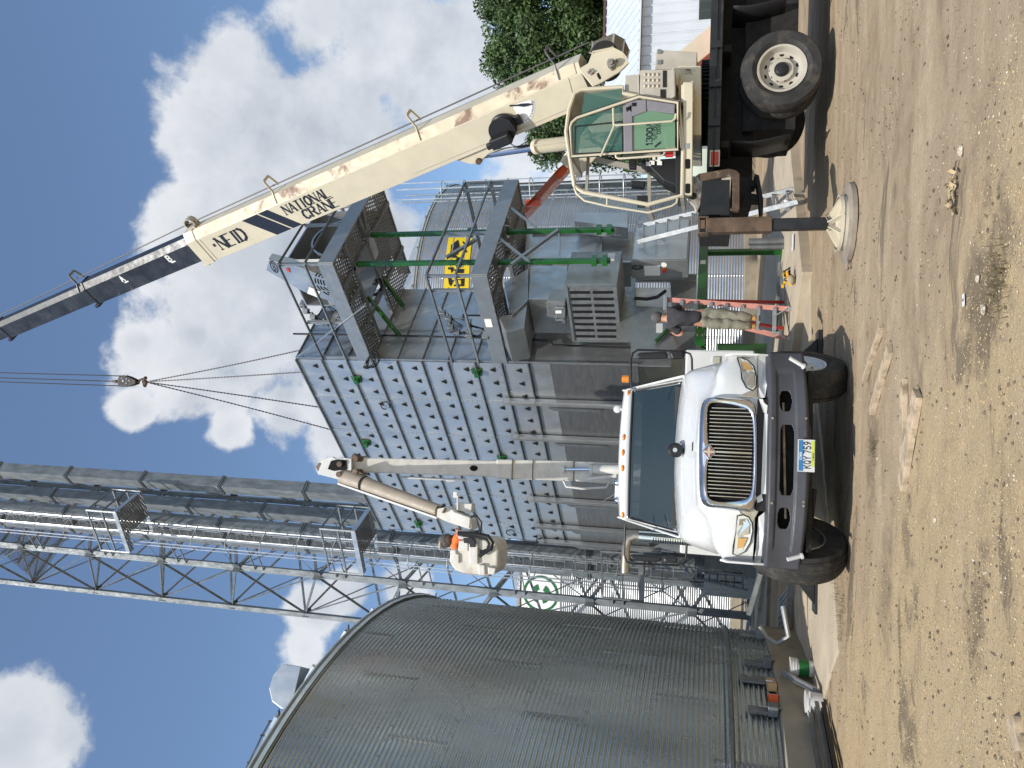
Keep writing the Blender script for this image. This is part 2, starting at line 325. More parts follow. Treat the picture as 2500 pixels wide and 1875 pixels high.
SERIF = {'N': [(0, 0), (0, 6), (4, 6)], 'A': [(0, 0), (4, 0)], 'T': [(2, 0)], 'I': [(1, 0), (1, 6)], 'L': [(0, 6), (0, 0)], 'R': [(0, 0), (0, 6), (4, 0)], 'E': [(0, 0), (0, 6)], 'D': [(0, 0), (0, 6)], '1': [(1.6, 0)]}
WID = {'I': 2, '1': 3, '.': 1.6, '·': 1.6, 'W': 4.4, 'M': 4.4, ' ': 2.6, '-': 3.4}
def text(mb, s, o, X, Y, h, wt=.8, serif=False, sp=1.3, asp=1., n=None, lift=.003):
    X, Y = V3(X).normalized(), V3(Y).normalized(); n = V3(n) if n is not None else X.cross(Y); o = V3(o)+n*lift; u = h/6; x = 0
    def q(a, b, w):
        a, b = V3((*a, 0)), V3((*b, 0)); d = (b-a); L = d.length; d /= L; p = V3((-d.y, d.x, 0))*w/2; a2, b2 = a-d*w*.25, b+d*w*.25
        mb.quad(*[o+X*((x+c.x*asp)*u)+Y*(c.y*u) for c in (a2-p, b2-p, b2+p, a2+p)])
    for ch in s:
        for st in GL.get(ch, []):
            for a, b in zip(st, st[1:]):
                w = wt
                if serif:
                    dx, dy = b[0]-a[0], b[1]-a[1]; w = wt*(.45 if (abs(dy) < .3*abs(dx) or (ch in 'A' and dx > 0 and dy > 0) or (ch == 'N' and dx == 0)) else 1.15)
                q(a, b, w)
        if serif:
            for (a, b) in SERIF.get(ch, []): q((a-.85, b), (a+.85, b), wt*.35)
        x += (WID.get(ch, 4)*asp+sp)
    return x*u
# ================= GROUND
def nonuni(segs):
    out = []
    for a, b, st in segs: out += list(np.arange(a, b-1e-6, st))
    return np.array(out+[segs[-1][1]])
gx = nonuni([(-400, -60, 60), (-60, -14, 6), (-14, -6, .5), (-6, 6, .045), (6, 14, .5), (14, 60, 6), (60, 400, 60)])
gy = nonuni([(-60, 0, 10), (0, 3, 1), (3, 12.5, .045), (12.5, 20, .35), (20, 60, 4), (60, 400, 60)])
def gz(x, y):
    if abs(x) > 7 or y < 2.5 or y > 14: return 0.
    e = min(1, (7-abs(x)))*min(1, y-2.5)*min(1, (14-y)/1.5)
    n = noise.fractal(V3((x*.8, y*1.3, 0)), 1., 2., 3)*.012 + noise.fractal(V3((x*4, y*5, 3)), .9, 2., 4)*.010
    return n*e
mb = MB(); mb.grid([[(x, y, gz(x, y)) for x in gx] for y in gy])
gm = mat('dirt yard', (.33, .27, .185), .95)
t = NT(gm.node_tree); out = t.n('ShaderNodeOutputMaterial'); b = t.n('ShaderNodeBsdfPrincipled'); t.l(b.outputs[0], out.inputs[0]); b.inputs['Roughness'].default_value = .95; b.inputs['Specular IOR Level'].default_value = .15
g = t.n('ShaderNodeNewGeometry').outputs['Position']; gs = t.vm('MULTIPLY', g, (.55, 2.0, 1))
n_big = t.noise(gs, .9, 4, .6, .5); n_mid = t.noise(g, 4.5, 7, .65); n_fine = t.noise(g, 38, 5, .7); n_grit = t.n('ShaderNodeTexVoronoi'); t.l(g, n_grit.inputs['Vector']); n_grit.inputs['Scale'].default_value = 46
c = t.mix(t.ss(n_big, .35, .65), (.27, .20, .13, 1), (.43, .335, .225, 1))
c = t.mix(t.ss(n_mid, .35, .7), c, (.36, .28, .185, 1))
sx = t.n('ShaderNodeSeparateXYZ'); t.l(g, sx.inputs[0])
warp = t.m('MULTIPLY', t.m('SUBTRACT', t.noise(g, .7, 8, .7), .5), 4.5)
# spilt corn lies nearer than a ragged line that runs from lower right to upper left
line = t.m('SUBTRACT', t.m('ADD', 6.15, t.m('MULTIPLY', sx.outputs[0], -.95)), t.m('ADD', sx.outputs[1], warp))
corn = t.ss(line, -.5, .7)
c = t.mix(t.m('MULTIPLY', corn, t.ss(n_mid, .3, .6, .3, .85)), c, (.43, .325, .19, 1))
wet = t.m('MULTIPLY', t.ss(t.noise(t.vm('MULTIPLY', g, (.6, 1.6, 1)), .95, 5, .65, .8), .575, .655), .72)
c = t.mix(wet, c, (.115, .095, .07, 1))
for (x_, y_, r0_, r1_, k_) in ((2395, 735, .10, .55, .8), (2380, 1490, .05, .38, .7), (2450, 600, .05, .4, .6), (2160, 1440, .1, .6, .5), (2215, 1330, .05, .35, .5), (2130, 1090, .1, .5, .45)):
    q_ = G(x_, y_, 0); dd_ = t.vm('LENGTH', t.vm('MULTIPLY', t.vm('SUBTRACT', g, tuple(q_)), (.8, 1.5, 1)), None, 1)
    c = t.mix(t.m('MULTIPLY', t.ss(t.m('ADD', dd_, t.m('MULTIPLY', t.m('SUBTRACT', n_mid, .5), 1.3)), r0_, r1_, 1, 0), k_), c, (.12, .095, .068, 1))
peb = t.ss(n_grit.outputs['Distance'], .14, .26, 1, 0); pk = t.m('MULTIPLY', peb, t.ss(t.noise(g, 7, 3, .6), .47, .62))
c = t.mix(t.m('MULTIPLY', pk, .55), c, (.56, .48, .34, 1))
c = t.mix(t.ss(n_fine, .45, .75, 0, .45), c, (.17, .135, .09, 1)); t.l(c, b.inputs['Base Color'])
hgt = t.m('ADD', t.m('MULTIPLY', n_mid, 1.1), t.m('ADD', t.m('MULTIPLY', n_fine, .5), t.m('MULTIPLY', pk, .35)))
bn = t.n('ShaderNodeBump'); bn.inputs['Strength'].default_value = .7; bn.inputs['Distance'].default_value = .03; t.l(hgt, bn.inputs['Height']); t.l(bn.outputs[0], b.inputs['Normal'])
kind(obj('ground', mb, gm), 'structure')
# scattered corn, gravel, clods
def pebbles(name, n, fn, rlo, rhi, m, flat=.6, label=None):
    mb = MB(); k = 0; phi = [V3(p).normalized() for p in ((0, 0, 1), (1, 0, .2), (.2, 1, -.1), (-1, .1, .1), (0, -1, .1), (0, .2, -1))]
    fs = [(0, 1, 2), (0, 2, 3), (0, 3, 4), (0, 4, 1), (5, 2, 1), (5, 3, 2), (5, 4, 3), (5, 1, 4)]
    while k < n:
        q = fn()
        if q is None: continue
        x, y = q; k += 1; r = rlo+(rhi-rlo)*random.random()**3; a = random.random()*6.3; s1, s2 = r*random.uniform(.7, 1.2), r*random.uniform(.6, 1.)
        vs = []
        for p in phi:
            p = p*random.uniform(.8, 1.15); X, Y = p.x*s1, p.y*s2
            vs.append((x+X*cos(a)-Y*sin(a), y+X*sin(a)+Y*cos(a), gz(x, y)+r*flat*.35+p.z*r*flat))
        mb.add(vs, fs, False)
    o = obj(name, mb, m); kind(o, 'stuff'); tag(o, label, 'gravel'); return o
def f_corn():
    y = 3.3+random.random()**1.4*6; x = random.uniform(-4.2, 2.2)
    w = noise.noise(V3((x*.9, y*.9, 0)))*1.3
    return (x, y) if (6.15-.95*x-y-w) > random.uniform(-.5, .5) and noise.noise(V3((x*2.2, y*2.2, 9))) > random.uniform(-.7, .2) else None
def f_any():
    y = 3.2+random.random()**1.3*8.5; x = random.uniform(-.62*y, .62*y); return (x, y) if noise.noise(V3((x*1.4, y*1.4, 4))) > random.uniform(-.45, .5) else None
kernel = mat('corn kernel', (.44, .34, .19), .7, 0, 0, 5, .3, 40); stone = mat('pale stone', (.50, .44, .34), .85, 0, .1, 60, .35, 30); clod = mat('dark clod', (.16, .125, .085), .95, 0, .2, 40, .4, 20)
pebbles('spilled_corn', 26000, f_corn, .004, .0095, kernel, .7, 'yellow spilt corn and chaff scattered over the near ground')
pebbles('gravel', 2400, f_any, .004, .012, stone, .6, 'pale gravel bits scattered over the dirt yard')
pebbles('soil_clods', 4200, f_any, .004, .02, clod, .6, 'dark soil clods scattered over the dirt yard')
def rock(x, y, r, label, m=None):
    c = G(x, y, 0); mb = MB(); mb.ball((0, 0, 0), r, 6, (1.2, .9, .6)); mb.v = [tuple(c+V3(p)*(1+.35*noise.noise(V3(p)*(3/r)))+V3((0, 0, r*.3))) for p in mb.v]
    tag(obj('stone', mb, m or stone), label, 'stone', 'loose stones on the dirt')
for q in [(2350, 368, .045, 'largest tan stone on the dirt below the crane'), (2330, 452, .022, 'small grey pebble by the dark stained dirt'), (2405, 757, .035, 'round pale stone lying on the black stained dirt'), (2390, 680, .03, 'dark lump of stone left of the paper tag'), (2285, 1270, .03, 'white flattened stone beside a crack in the dirt'), (2143, 1120, .02, 'pale pebble between the truck and the planks'), (1975, 645, .05, 'small stone against the edge of the concrete pad')]:
    rock(q[0], q[1], q[2]*.7, q[3])
def slab(name, pts, z, z0, m):
    mb = MB(); vs = [V3((p[0], p[1], z)) for p in pts]; mb.prism(vs, (0, 0, z0-z)); return kind(obj(name, mb, m, bevel=.01))
A43, A47 = radians(-43.2), radians(46.8)
EL = V3((sin(A43), cos(A43), 0)); EE = V3((sin(A47), cos(A47), 0)); EN = -EL; NLF = -EE    # along long face, along end face, outward of end face, outward of long face
C0 = P(724, 876, 15.5); DTOP = C0.z; C0 = V3((C0.x, C0.y, 0))
def DP(e, n, z): return C0+EE*e+EN*n+V3((0, 0, z))
K = G(1957, 665, .16)
slab('dryer_pad', [K, K+EE*7, K+EE*7+EL*12, K+EL*12], .16, -.2, conc)
s1 = [G(*q) for q in ((1982, 826, 0), (1967, 690, 0), (1900, 1000, 0), (1930, 1422, 0), (1952, 1700, 0), (1979, 1838, 0), (2026, 1664, 0), (2055, 1585, 0), (2042, 1422, 0))]
s1 = [(.8, 12.6), (2.05, 12.9), (1.2, 13.7), (-.9, 15.2), (-3.0, 15.0), (-4.35, 12.6), (-5.02, 11.4), (-3.48, 10.0), (-2.9, 9.35), (-2.2, 9.8), (-.8, 11.1)]
slab('concrete_slab', s1, .028, -.2, conc)
slab('service_pad', [(-8.2, 19), (-2.6, 19), (-2.6, 31), (-9, 31)], .08, -.2, conc_f)
# ================= CORRUGATED BINS
def corr(mb, cx, cy, R, z0, z1, pitch, amp, nc, seg, a0=0, a1=2*pi):
    nr = int(round((z1-z0)/pitch*seg)); full = a1-a0 > 6.28; m = nc if full else nc+1; rows = []
    an = [a0+(a1-a0)*k/nc for k in range(m)]
    for i in range(nr+1):
        z = z0+(z1-z0)*i/nr; r = R+amp*sin(2*pi*(z-z0)/pitch)
        rows.append([(cx+r*cos(a), cy+r*sin(a), z) for a in an])
    mb.grid(rows, True, full)
def grain_bin(name, label, cx, cy, R, zf, z1, seams, m, pitch=.0676, amp=.0125, nc=160, seg=6, roofrise=None, a0=0, a1=2*pi, roofdetail=True, bolts=True, sheet=.0676*12):
    t = thing(name, label, 'grain bin', (cx, cy, 0))
    mb = MB(); corr(mb, cx, cy, R, zf, z1, pitch, amp, nc, seg, a0, a1); w = obj('wall', mb, m, t, sharp=180)
    mb = MB(); mb.lathe([(R+.10, -.3), (R+.10, zf-.02), (R+.06, zf), (R-.3, zf)], (cx, cy, 0), n=96); obj('foundation', mb, conc_f, t)
    rr = roofrise or R*.55
    mb = MB(); nb = 48
    mb.lathe([(R+.06, z1-.10), (R+.09, z1+.015), (R+.05, z1+.02), (.5, z1+rr), (.45, z1+rr+.25), (0, z1+rr+.28)], (cx, cy, 0), n=96)
    rf = obj('roof', mb, roof_m, t)
    if roofdetail:
        mb = MB()
        for k in range(nb):
            a = 2*pi*k/nb; d = V3((cos(a), sin(a), 0)); o = V3((cx, cy, 0)); mb.bar(o+d*(R+.06)+V3((0, 0, z1+.05)), o+d*.6+V3((0, 0, z1+rr+.01)), .05, .07)
        obj('roof_rib', mb, roof_m, rf)
        mb = MB()
        for k in range(nb//2):
            a = 2*pi*(k+.5)/(nb/2); d = V3((cos(a), sin(a), 0)); s_ = V3((-sin(a), cos(a), 0)); o = V3((cx, cy, z1))
            mb.prism([o+d*(R+.02)-s_*.05, o+d*(R+.17)-s_*.01+V3((0, 0, .02)), o+d*(R+.03)+s_*.07+V3((0, 0, .10))], s_*.05)
        obj('eave_clip', mb, galv_dark, t)
        mb = MB(); mb.lathe([(R+.014, z1-.09), (R+.06, z1-.08), (R+.09, z1-.01)], (cx, cy, 0), n=96); obj('eave_flashing', mb, galv_dark, t)
    mb = MB(); mbb = MB()
    for (a, za, zb) in seams:
        n = int((zb-za)/pitch*seg); rows = []
        for i in range(n+1):
            z = za+(zb-za)*i/n; r = R+.002+amp*sin(2*pi*(z-zf)/pitch); w_ = .045/R; rows.append([(cx+(r+q)*cos(a+b_), cy+(r+q)*sin(a+b_), z) for q, b_ in ((-.003, -w_), (.002, -w_*.9), (.002, w_*.9), (-.003, w_))])
        mb.grid(rows, True)
        if bolts:
            k = int((zb-za)/pitch)
            for j in range(k):
                for da in (-.5, .4):
                    z = za+(j+.25)*pitch; r = R+amp+.010; aa = a+da*w_; mbb.box((cx+r*cos(aa), cy+r*sin(aa), z), (.016, .016, .016), rz=aa)
    if seams: obj('lap_seam', mb, m, w, sharp=180)
    if bolts:
        z = zf+sheet
        while z < z1-.2:
            na = int(2*pi*R/.24)
            for k in range(na):
                a = 2*pi*k/na; r = R+amp*sin(2*pi*(z-zf)/pitch)+.006; mbb.box((cx+r*cos(a), cy+r*sin(a), z), (.014, .014, .014), rz=a)
            z += sheet
        obj('bolt', mbb, galv_dull, w)['kind'] = 'stuff'
    return t
# ---- the near bin
BC, BR = (-11.78, 12.24), 7.82
BX, BY = BC
BZ0, BZ1 = .52, 6.89
seams = []
for r_ in range(8):
    za = BZ0+r_*.811; zb = min(za+.811, BZ1-.16)
    for k in range(9): seams.append((radians(-62+k*21+(r_ % 2)*10.5-r_*2.6), za, zb))
nb = grain_bin('grain_bin', 'nearest tall corrugated grain bin, dark grey, cut off by the frame edge', BX, BY, BR, BZ0, BZ1, seams, galv_bin, nc=200, sheet=.811)
def on_bin(x, y, off=0): return cyl_hit(x, y, BX, BY, BR+off)
def anchor(x0, y0, x1, y1, w=.11):
    a, b_ = on_bin(x0, y0, .02), on_bin(x1, y1, .02); a = V3((b_.x, b_.y, a.z)); n = (b_-V3((BX, BY, b_.z))).normalized(); s_ = V3((-n.y, n.x, 0))
    mb = MB(); mb.prism([b_-s_*w/2, b_-s_*w/2+n*.05, b_+s_*w/2+n*.05, b_+s_*w/2], a-b_); mb.box(b_+n*.06+V3((0, 0, .07)), (.14, w*1.1, .12), ax=(n, s_, V3((0, 0, 1)))); mb.tube(b_+n*.09-V3((0, 0, .05)), b_+n*.09+V3((0, 0, .22)), .012, n=6)
    return mb
for q in ((1806, 1550, 1866, 1558), (1815, 1612, 1884, 1627), (1826, 1733, 1900, 1744)):
    obj('anchor_bracket', anchor(*q), galv_dark, nb, bevel=.004)
a, b_ = on_bin(1808, 1655, .03), on_bin(1888, 1652, .03); n = (b_-V3((BX, BY, b_.z))).normalized(); s_ = V3((-n.y, n.x, 0))
mb = MB(); mb.box((a.x, a.y, (a.z+b_.z)/2), (.03, .19, a.z-b_.z), ax=(n, s_, V3((0, 0, 1))))
dr = obj('bracket_plate', mb, galv_dark, nb, bevel=.004)
mb = MB()
for zz in (.25, .72): c_ = V3((a.x, a.y, lerp(b_.z, a.z, zz)))+s_*.07+n*.03; mb.box(c_, (.03, .05, .05), ax=(n, s_, V3((0, 0, 1)))); mb.tube(c_, c_+s_*.08, .012, n=6)
obj('clamp_bolt', mb, alum, dr)
# horizontal wind ring
mb = MB(); zr = on_bin(1773, 1545).z; mb.lathe([(BR+.02, zr-.03), (BR+.055, zr-.02), (BR+.055, zr+.02), (BR+.02, zr+.03)], (BX, BY, 0), n=96); obj('wind_ring', mb, galv_dark, nb)
# roof vent hood
vc = P(683, 1745, 9.6); vc = P(712, 1700, 10.7)
d = V3((.90, .43, 0)); s_ = V3((-d.y, d.x, 0))
prof = [(0, 0), (.60, 0), (.61, .15), (.53, .33), (.36, .43), (.17, .42), (0, .31)]; vc = vc-V3((0, 0, .22))
mb = MB(); vs = [vc+d*(.42-a_)+V3((0, 0, b2_)) for a_, b2_ in prof]
mb.prism([p-s_*.36 for p in vs], s_*.72); hood = obj('roof_vent', mb, galv_new, nb, bevel=.006)
mb = MB(); mb.quad(vc+d*.424-s_*.33+V3((0, 0, .03)), vc+d*.424+s_*.33+V3((0, 0, .03)), vc+d*.424+s_*.33+V3((0, 0, .27)), vc+d*.424-s_*.33+V3((0, 0, .27))); obj('vent_opening', mb, void, hood)
mb = MB(); pts = [P(x, y, D) for x, y, D in ((660, 1760, 9.9), (640, 1795, 9.6), (608, 1862, 9.2), (590, 1900, 9.0))]
mb.path(pts, .014)
for p in pts[:3]: mb.tube(p-V3((0, 0, .25)), p+V3((0, 0, .02)), .012, n=6); mb.tube(p-s_*.07, p+s_*.07, .01, n=6)
obj('conduit', mb, galv_dark, nb)
# ---- right-hand far bin with the yellow sign
FX, FY, FR = 2.9, 34.4, 6.1
fz1 = P(1112, 436, 33).z
fb = grain_bin('grain_bin', 'far corrugated bin with a yellow and black sign, behind the green posts', FX, FY, FR, .42, fz1, [(radians(-100+k*21), .42+j*.81, 1.23+j*.81) for j in range(0, 14) for k in range(-2, 6)], galv_far, nc=150, seg=4, pitch=.0955, amp=.016, bolts=False, sheet=.811)
def on_far(x, y, off=.03): return cyl_hit(x, y, FX, FY, FR+off)
def curved(mb, pts, off, N=8):          # a traced outline laid on the bin's wall: split into strips so that it follows the curve
    ps = [on_far(x, y, off) for x, y in pts]; aa = [(atan2(p.y-FY, p.x-FX), p.z) for p in ps]
    lo, hi = min(a[0] for a in aa), max(a[0] for a in aa); R_ = FR+off
    for k in range(N):
        u0, u1 = lerp(lo, hi, k/N), lerp(lo, hi, (k+1)/N)
        def clip(poly, u, keep):
            o = []
            for i in range(len(poly)):
                p, q = poly[i], poly[(i+1) % len(poly)]; ip, iq = (p[0]-u)*keep >= 0, (q[0]-u)*keep >= 0
                if ip: o.append(p)
                if ip != iq: t_ = (u-p[0])/(q[0]-p[0]); o.append((u, lerp(p[1], q[1], t_)))
            return o
        c_ = clip(clip(aa, u0, 1), u1, -1)
        if len(c_) > 2: mb.poly([(FX+R_*cos(u), FY+R_*sin(u), z) for u, z in c_])
sg = thing('bin_sign', 'yellow and black painted sign on the wall of the far bin', 'sign', on_far(1120, 650))
mb = MB(); curved(mb, [(1095, 580), (1153, 580), (1144, 740), (1083, 740)], .035, 14); obj('sign_panel', mb, signy, sg)
mb = MB()
for pl in ([(1101, 598), (1118, 585), (1122, 600), (1118, 622), (1112, 622), (1119, 630), (1096, 629), (1100, 612)], [(1129, 588), (1139, 597), (1139, 601), (1130, 594)], [(1134, 606), (1140, 613), (1139, 618), (1132, 611)],
           [(1094, 652), (1106, 652), (1108, 658), (1118, 656), (1133, 657), (1132, 667), (1111, 667), (1109, 658), (1102, 667), (1100, 658), (1094, 658)], [(1093, 675), (1102, 679), (1103, 684), (1134, 679), (1133, 699), (1125, 699), (1125, 684), (1108, 684), (1101, 699), (1096, 694)], [(1108, 695), (1124, 694), (1124, 699), (1108, 699)], [(1098, 712), (1103, 706), (1131, 708), (1130, 716), (1098, 720)]): curved(mb, pl, .05, 6)
obj('sign_lettering', mb, signk, sg)
# ladder cage and stair on the far bin
mb = MB(); mb2 = MB()
for yy in (452, 470):
    a, b_ = on_far(1190, yy, .55), on_far(1700, yy, .55); a = V3((b_.x, b_.y, a.z)); mb.tube(V3((a.x, a.y, fz1+1)), V3((a.x, a.y, .6)), .03, n=6)
for k in range(30):
    z = .8+k*.36; p = on_far(1700, 461, .55); 
    mb2.bar(V3((on_far(1700, 452, .55).x, on_far(1700, 452, .55).y, z)), V3((on_far(1700, 470, .55).x, on_far(1700, 470, .55).y, z)), .035, .035)
ld = obj('ladder', mb, alum, fb); obj('rung', mb2, alum, ld)
mb = MB(); pa = on_far(1700, 461, .55); nn = (pa-V3((FX, FY, pa.z))).normalized(); nn.z = 0; ss_ = V3((-nn.y, nn.x, 0))
for k in range(11):
    z = 3.0+k*.9; mb.path([V3((pa.x, pa.y, z))+nn*(.72*sin(q))+ss_*(.40*cos(q)) for q in np.linspace(0, pi, 11)], .022, 6)
for q in np.linspace(.3, pi-.3, 5): mb.bar(V3((pa.x, pa.y, 2.9))+nn*(.72*sin(q))+ss_*(.40*cos(q)), V3((pa.x, pa.y, fz1+1.1))+nn*(.72*sin(q))+ss_*(.40*cos(q)), .04, .012)
obj('safety_cage', mb, galv_new, ld)
mb = MB()
for z in (fz1-2.2, fz1-5.8, fz1-8.2):
    for q in (0, .5, 1.05): mb.path([V3((FX, FY, z+q))+V3((cos(a)*(FR+.75), sin(a)*(FR+.75), 0)) for a in np.linspace(radians(-78), radians(-48), 10)], .025, 6)
obj('side_rail', mb, galv_new, fb)
# ---- far bin seen through the tower
HX, HY, HR = -9.4, 40.5, 5.6
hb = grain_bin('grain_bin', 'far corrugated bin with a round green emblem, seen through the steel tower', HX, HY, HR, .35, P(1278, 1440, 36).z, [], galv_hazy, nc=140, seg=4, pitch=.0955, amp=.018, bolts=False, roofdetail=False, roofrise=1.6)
mb = MB()
hp = cyl_hit(1320, 1450, HX, HY, HR+.03); ha = atan2(hp.y-HY, hp.x-HX)
def ringarc(mb, R_, r0, r1, a0, a1, n=24):
    rows = []
    for k in range(n+1):
        a = lerp(a0, a1, k/n); rows.append([(HX+R_*cos(ha+q*cos(a)/HR), HY+R_*sin(ha+q*cos(a)/HR), hp.z+q*sin(a)) for q in (r0, r1)])
    mb.grid(rows, False)
ringarc(mb, HR+.05, .72, .84, 0, 2*pi)
for a0 in (.3, 1.9, 3.4, 4.9): ringarc(mb, HR+.052, .2, .46, a0, a0+.9, 5)
es = thing('bin_emblem', 'round green emblem painted on white behind the steel tower', 'sign', hp); obj('emblem_mark', mb, signg, es)
mb = MB(); rows = []
for k in range(11): rows.append([(HX+(HR+.035)*cos(ha+lerp(-.9, .9, k/10)/HR), HY+(HR+.035)*sin(ha+lerp(-.9, .9, k/10)/HR), hp.z+q) for q in (-.9, .9)])
mb.grid(rows, False); obj('emblem_panel', mb, whitep, es)
# low corrugated bin between dryer legs
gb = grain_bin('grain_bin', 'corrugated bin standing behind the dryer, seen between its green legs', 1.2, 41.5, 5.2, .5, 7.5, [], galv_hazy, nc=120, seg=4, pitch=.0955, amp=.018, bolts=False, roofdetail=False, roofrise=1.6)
# ================= GRAIN DRYER
DL = 6.75; DW = 2.4
zs = [P(v, 876, 15.5).z for v in (724, 787, 848, 911, 970, 1031, 1094, 1160, 1225, 1290)]
ZB1, ZB2, ZB3 = P(1343, 876, 15.5).z, P(1558, 876, 15.5).z, P(1600, 876, 15.5).z
dr = thing('grain_dryer', 'tall new galvanised grain dryer with rows of black triangular ports', 'grain dryer', (C0.x, C0.y, 0))
def LP(t, o, z): return C0+EL*t+NLF*o+V3((0, 0, z))      # along long face, outward, up
mb = MB()
rn = random.Random(3)
for i in range(9):
    for k in range(6):
        a, b_ = k*DL/5.6, min(DL, (k+1)*DL/5.6); z1_, z0_ = zs[i]-.004, zs[i+1]+.004; q = [rn.uniform(0, .012) for _ in range(4)]
        mb.add([LP(a+.003, q[0], z0_), LP(b_-.003, q[1], z0_), LP(b_-.003, q[2], z1_), LP(a+.003, q[3], z1_)], [(0, 1, 2, 3)])
obj('grain_column', mb, galv_new, dr)
mb = MB(); mb.prism([LP(.02, -.03, ZB1), LP(DL-.02, -.03, ZB1), LP(DL-.02, -DW+.02, ZB1), LP(.02, -DW+.02, ZB1)], (0, 0, zs[0]-ZB1-.01)); obj('core_box', mb, galv_dark, dr)
mb = MB()
for i in range(10):
    z = zs[i]; mb.ext([(-.02, -.012), (.06, -.03), (.06, -.024), (.0, .014)], LP(-.02, -.005, z), LP(DL+.02, -.005, z)); mb.bar(LP(-.02, .025, z), LP(DL+.02, .025, z), .075, .022)
obj('tier_flange', mb, galv_dark, dr)
mb = MB(); mb2 = MB()
for k in range(1, 6):
    t_ = k*DL/5.6; mb.bar(LP(t_, .012, zs[9]), LP(t_, .012, zs[0]), .012, .07, up=EL)
for i in range(9):
    for k in range(1, 6):
        t_ = k*DL/5.6
        for j in range(5):
            for s_ in (-.022, .022): mb2.box(LP(t_+s_, .022, zs[i+1]+.08+j*.11), (.012, .012, .012))
    for k in range(28):
        for s_ in (.07, .53): mb2.box(LP(.12+k*.235, .012, zs[i+1]+s_*(zs[i]-zs[i+1])/.6), (.012, .012, .012))
obj('bay_strip', mb, galv_new, dr); bo = obj('bolt_head', mb2, galv_dark, dr); bo['kind'] = 'stuff'
mb = MB(); nT = 17
for i in range(9):
    for k in range(nT):
        t_ = (k+.5)*DL/nT; z = lerp(zs[i+1], zs[i], .30); w, h = .062, .12
        a, b_, c_ = LP(t_-w, .014, z), LP(t_+w, .014, z), LP(t_, .014, z+h); mb.add([a, b_, c_, a+NLF*.012, b_+NLF*.012, c_+NLF*.012], [(3, 4, 5), (0, 1, 4, 3), (1, 2, 5, 4), (2, 0, 3, 5)])
po = obj('exhaust_port', mb, void, dr); po['kind'] = 'stuff'; po['label'] = 'rows of small black triangular exhaust ports'
# plenum bands under the tiers
mb = MB()
for k in range(6):
    a, b_ = k*DL/5.6, min(DL, (k+1)*DL/5.6); mb.prism([LP(a, 0, ZB1), LP(b_, 0, ZB1), LP(b_, 0, zs[9]-.02), LP(a, 0, zs[9]-.02)], -NLF*.02)
obj('plenum_band', mb, galv_new, dr)
mb = MB(); mb.prism([LP(0, .02, ZB2), LP(DL, .02, ZB2), LP(DL, .02, ZB1), LP(0, .02, ZB1)], -NLF*.04); obj('plenum_panel', mb, mat('brushed plenum sheet', (.22, .22, .22), .45, .8, .05, 4, .10, 1.5, stretch=(1, 1, 12)), dr)
mb = MB()
for k in range(32): mb.box(LP(.1+k*.208, .03, ZB1+.012), (.016, .016, .016)); mb.box(LP(.1+k*.208, .03, ZB2+.02), (.016, .016, .016))
for k in range(1, 6):
    for j in range(12): mb.box(LP(k*DL/5.6, .03, lerp(ZB2, ZB1, (j+.5)/12)), (.014, .014, .014))
obj('rivet', mb, galv_dark, dr)['kind'] = 'stuff'
for k in range(1, 7):       # hat channels standing on the long face
    t_ = k*DL/5.6 - .12 if k < 6 else DL-.12; zt = P(1180, 935, 15).z-.1
    mb = MB(); mb.chan(LP(t_, .05, ZB2-.3), LP(t_, .05, zt), .13, .09, .008, up=NLF); mb.bar(LP(t_+.1, .07, ZB2-.3), LP(t_+.1, .07, zt-.1), .02, .07, up=EL); obj('hat_channel', mb, galv_new, dr)
    mb = MB(); mb.prism([LP(t_+.22, .025, ZB1+.20), LP(t_+.30, .025, ZB1+.1), LP(t_+.30, .025, ZB2+.9), LP(t_+.22, .025, ZB2+.8)], NLF*.03); obj('channel_splice', mb, galv_dark, dr)
# tapered hopper and underside
mb = MB(); a = [LP(0, 0, ZB2), LP(DL, 0, ZB2), LP(DL, -DW, ZB2), LP(0, -DW, ZB2)]; b_ = [LP(.3, -.75, ZB3-.9), LP(DL-.3, -.75, ZB3-.9), LP(DL-.3, -DW+.75, ZB3-.9), LP(.3, -DW+.75, ZB3-.9)]
mb.add(a+b_, [(0, 1, 5, 4), (1, 2, 6, 5), (2, 3, 7, 6), (3, 0, 4, 7), (4, 5, 6, 7)]); obj('hopper', mb, galv_dull, dr)
# end face
mb = MB(); mb2 = MB(); mb3 = MB()
for i in range(9):
    for (e0, e1) in ((0, .95), (.95, DW)):
        q = [rn.uniform(0, .01) for _ in range(4)]; mb.add([DP(e0+.004, q[0], zs[i+1]+.004), DP(e1-.004, q[1], zs[i+1]+.004), DP(e1-.004, q[2], zs[i]-.004), DP(e0+.004, q[3], zs[i]-.004)], [(0, 1, 2, 3)])
    for s_ in range(2):
        for k in range(11): mb3.box(DP(.08+k*.22, .012, zs[i+1]+(.07 if s_ else .5)), (.012, .012, .012))
mb.prism([DP(0, .012, ZB3-.3), DP(DW, .012, ZB3-.3), DP(DW, .012, zs[9]), DP(0, .012, zs[9])], -EN*.03)
for i in range(10): mb2.bar(DP(0, .02, zs[i]), DP(DW, .02, zs[i]), .06, .018)
obj('end_panel', mb, galv_new, dr); obj('end_flange', mb2, galv_dark, dr); obj('end_bolt', mb3, galv_dark, dr)['kind'] = 'stuff'
mb = MB(); mb.bar(DP(.95, .012, zs[9]), DP(.95, .012, zs[0]), .014, .05, up=EE); mb.ang(DP(-.005, .01, ZB2), DP(-.005, .01, zs[0]), .05, .006, up=EN); obj('corner_trim', mb, galv_dull, dr)
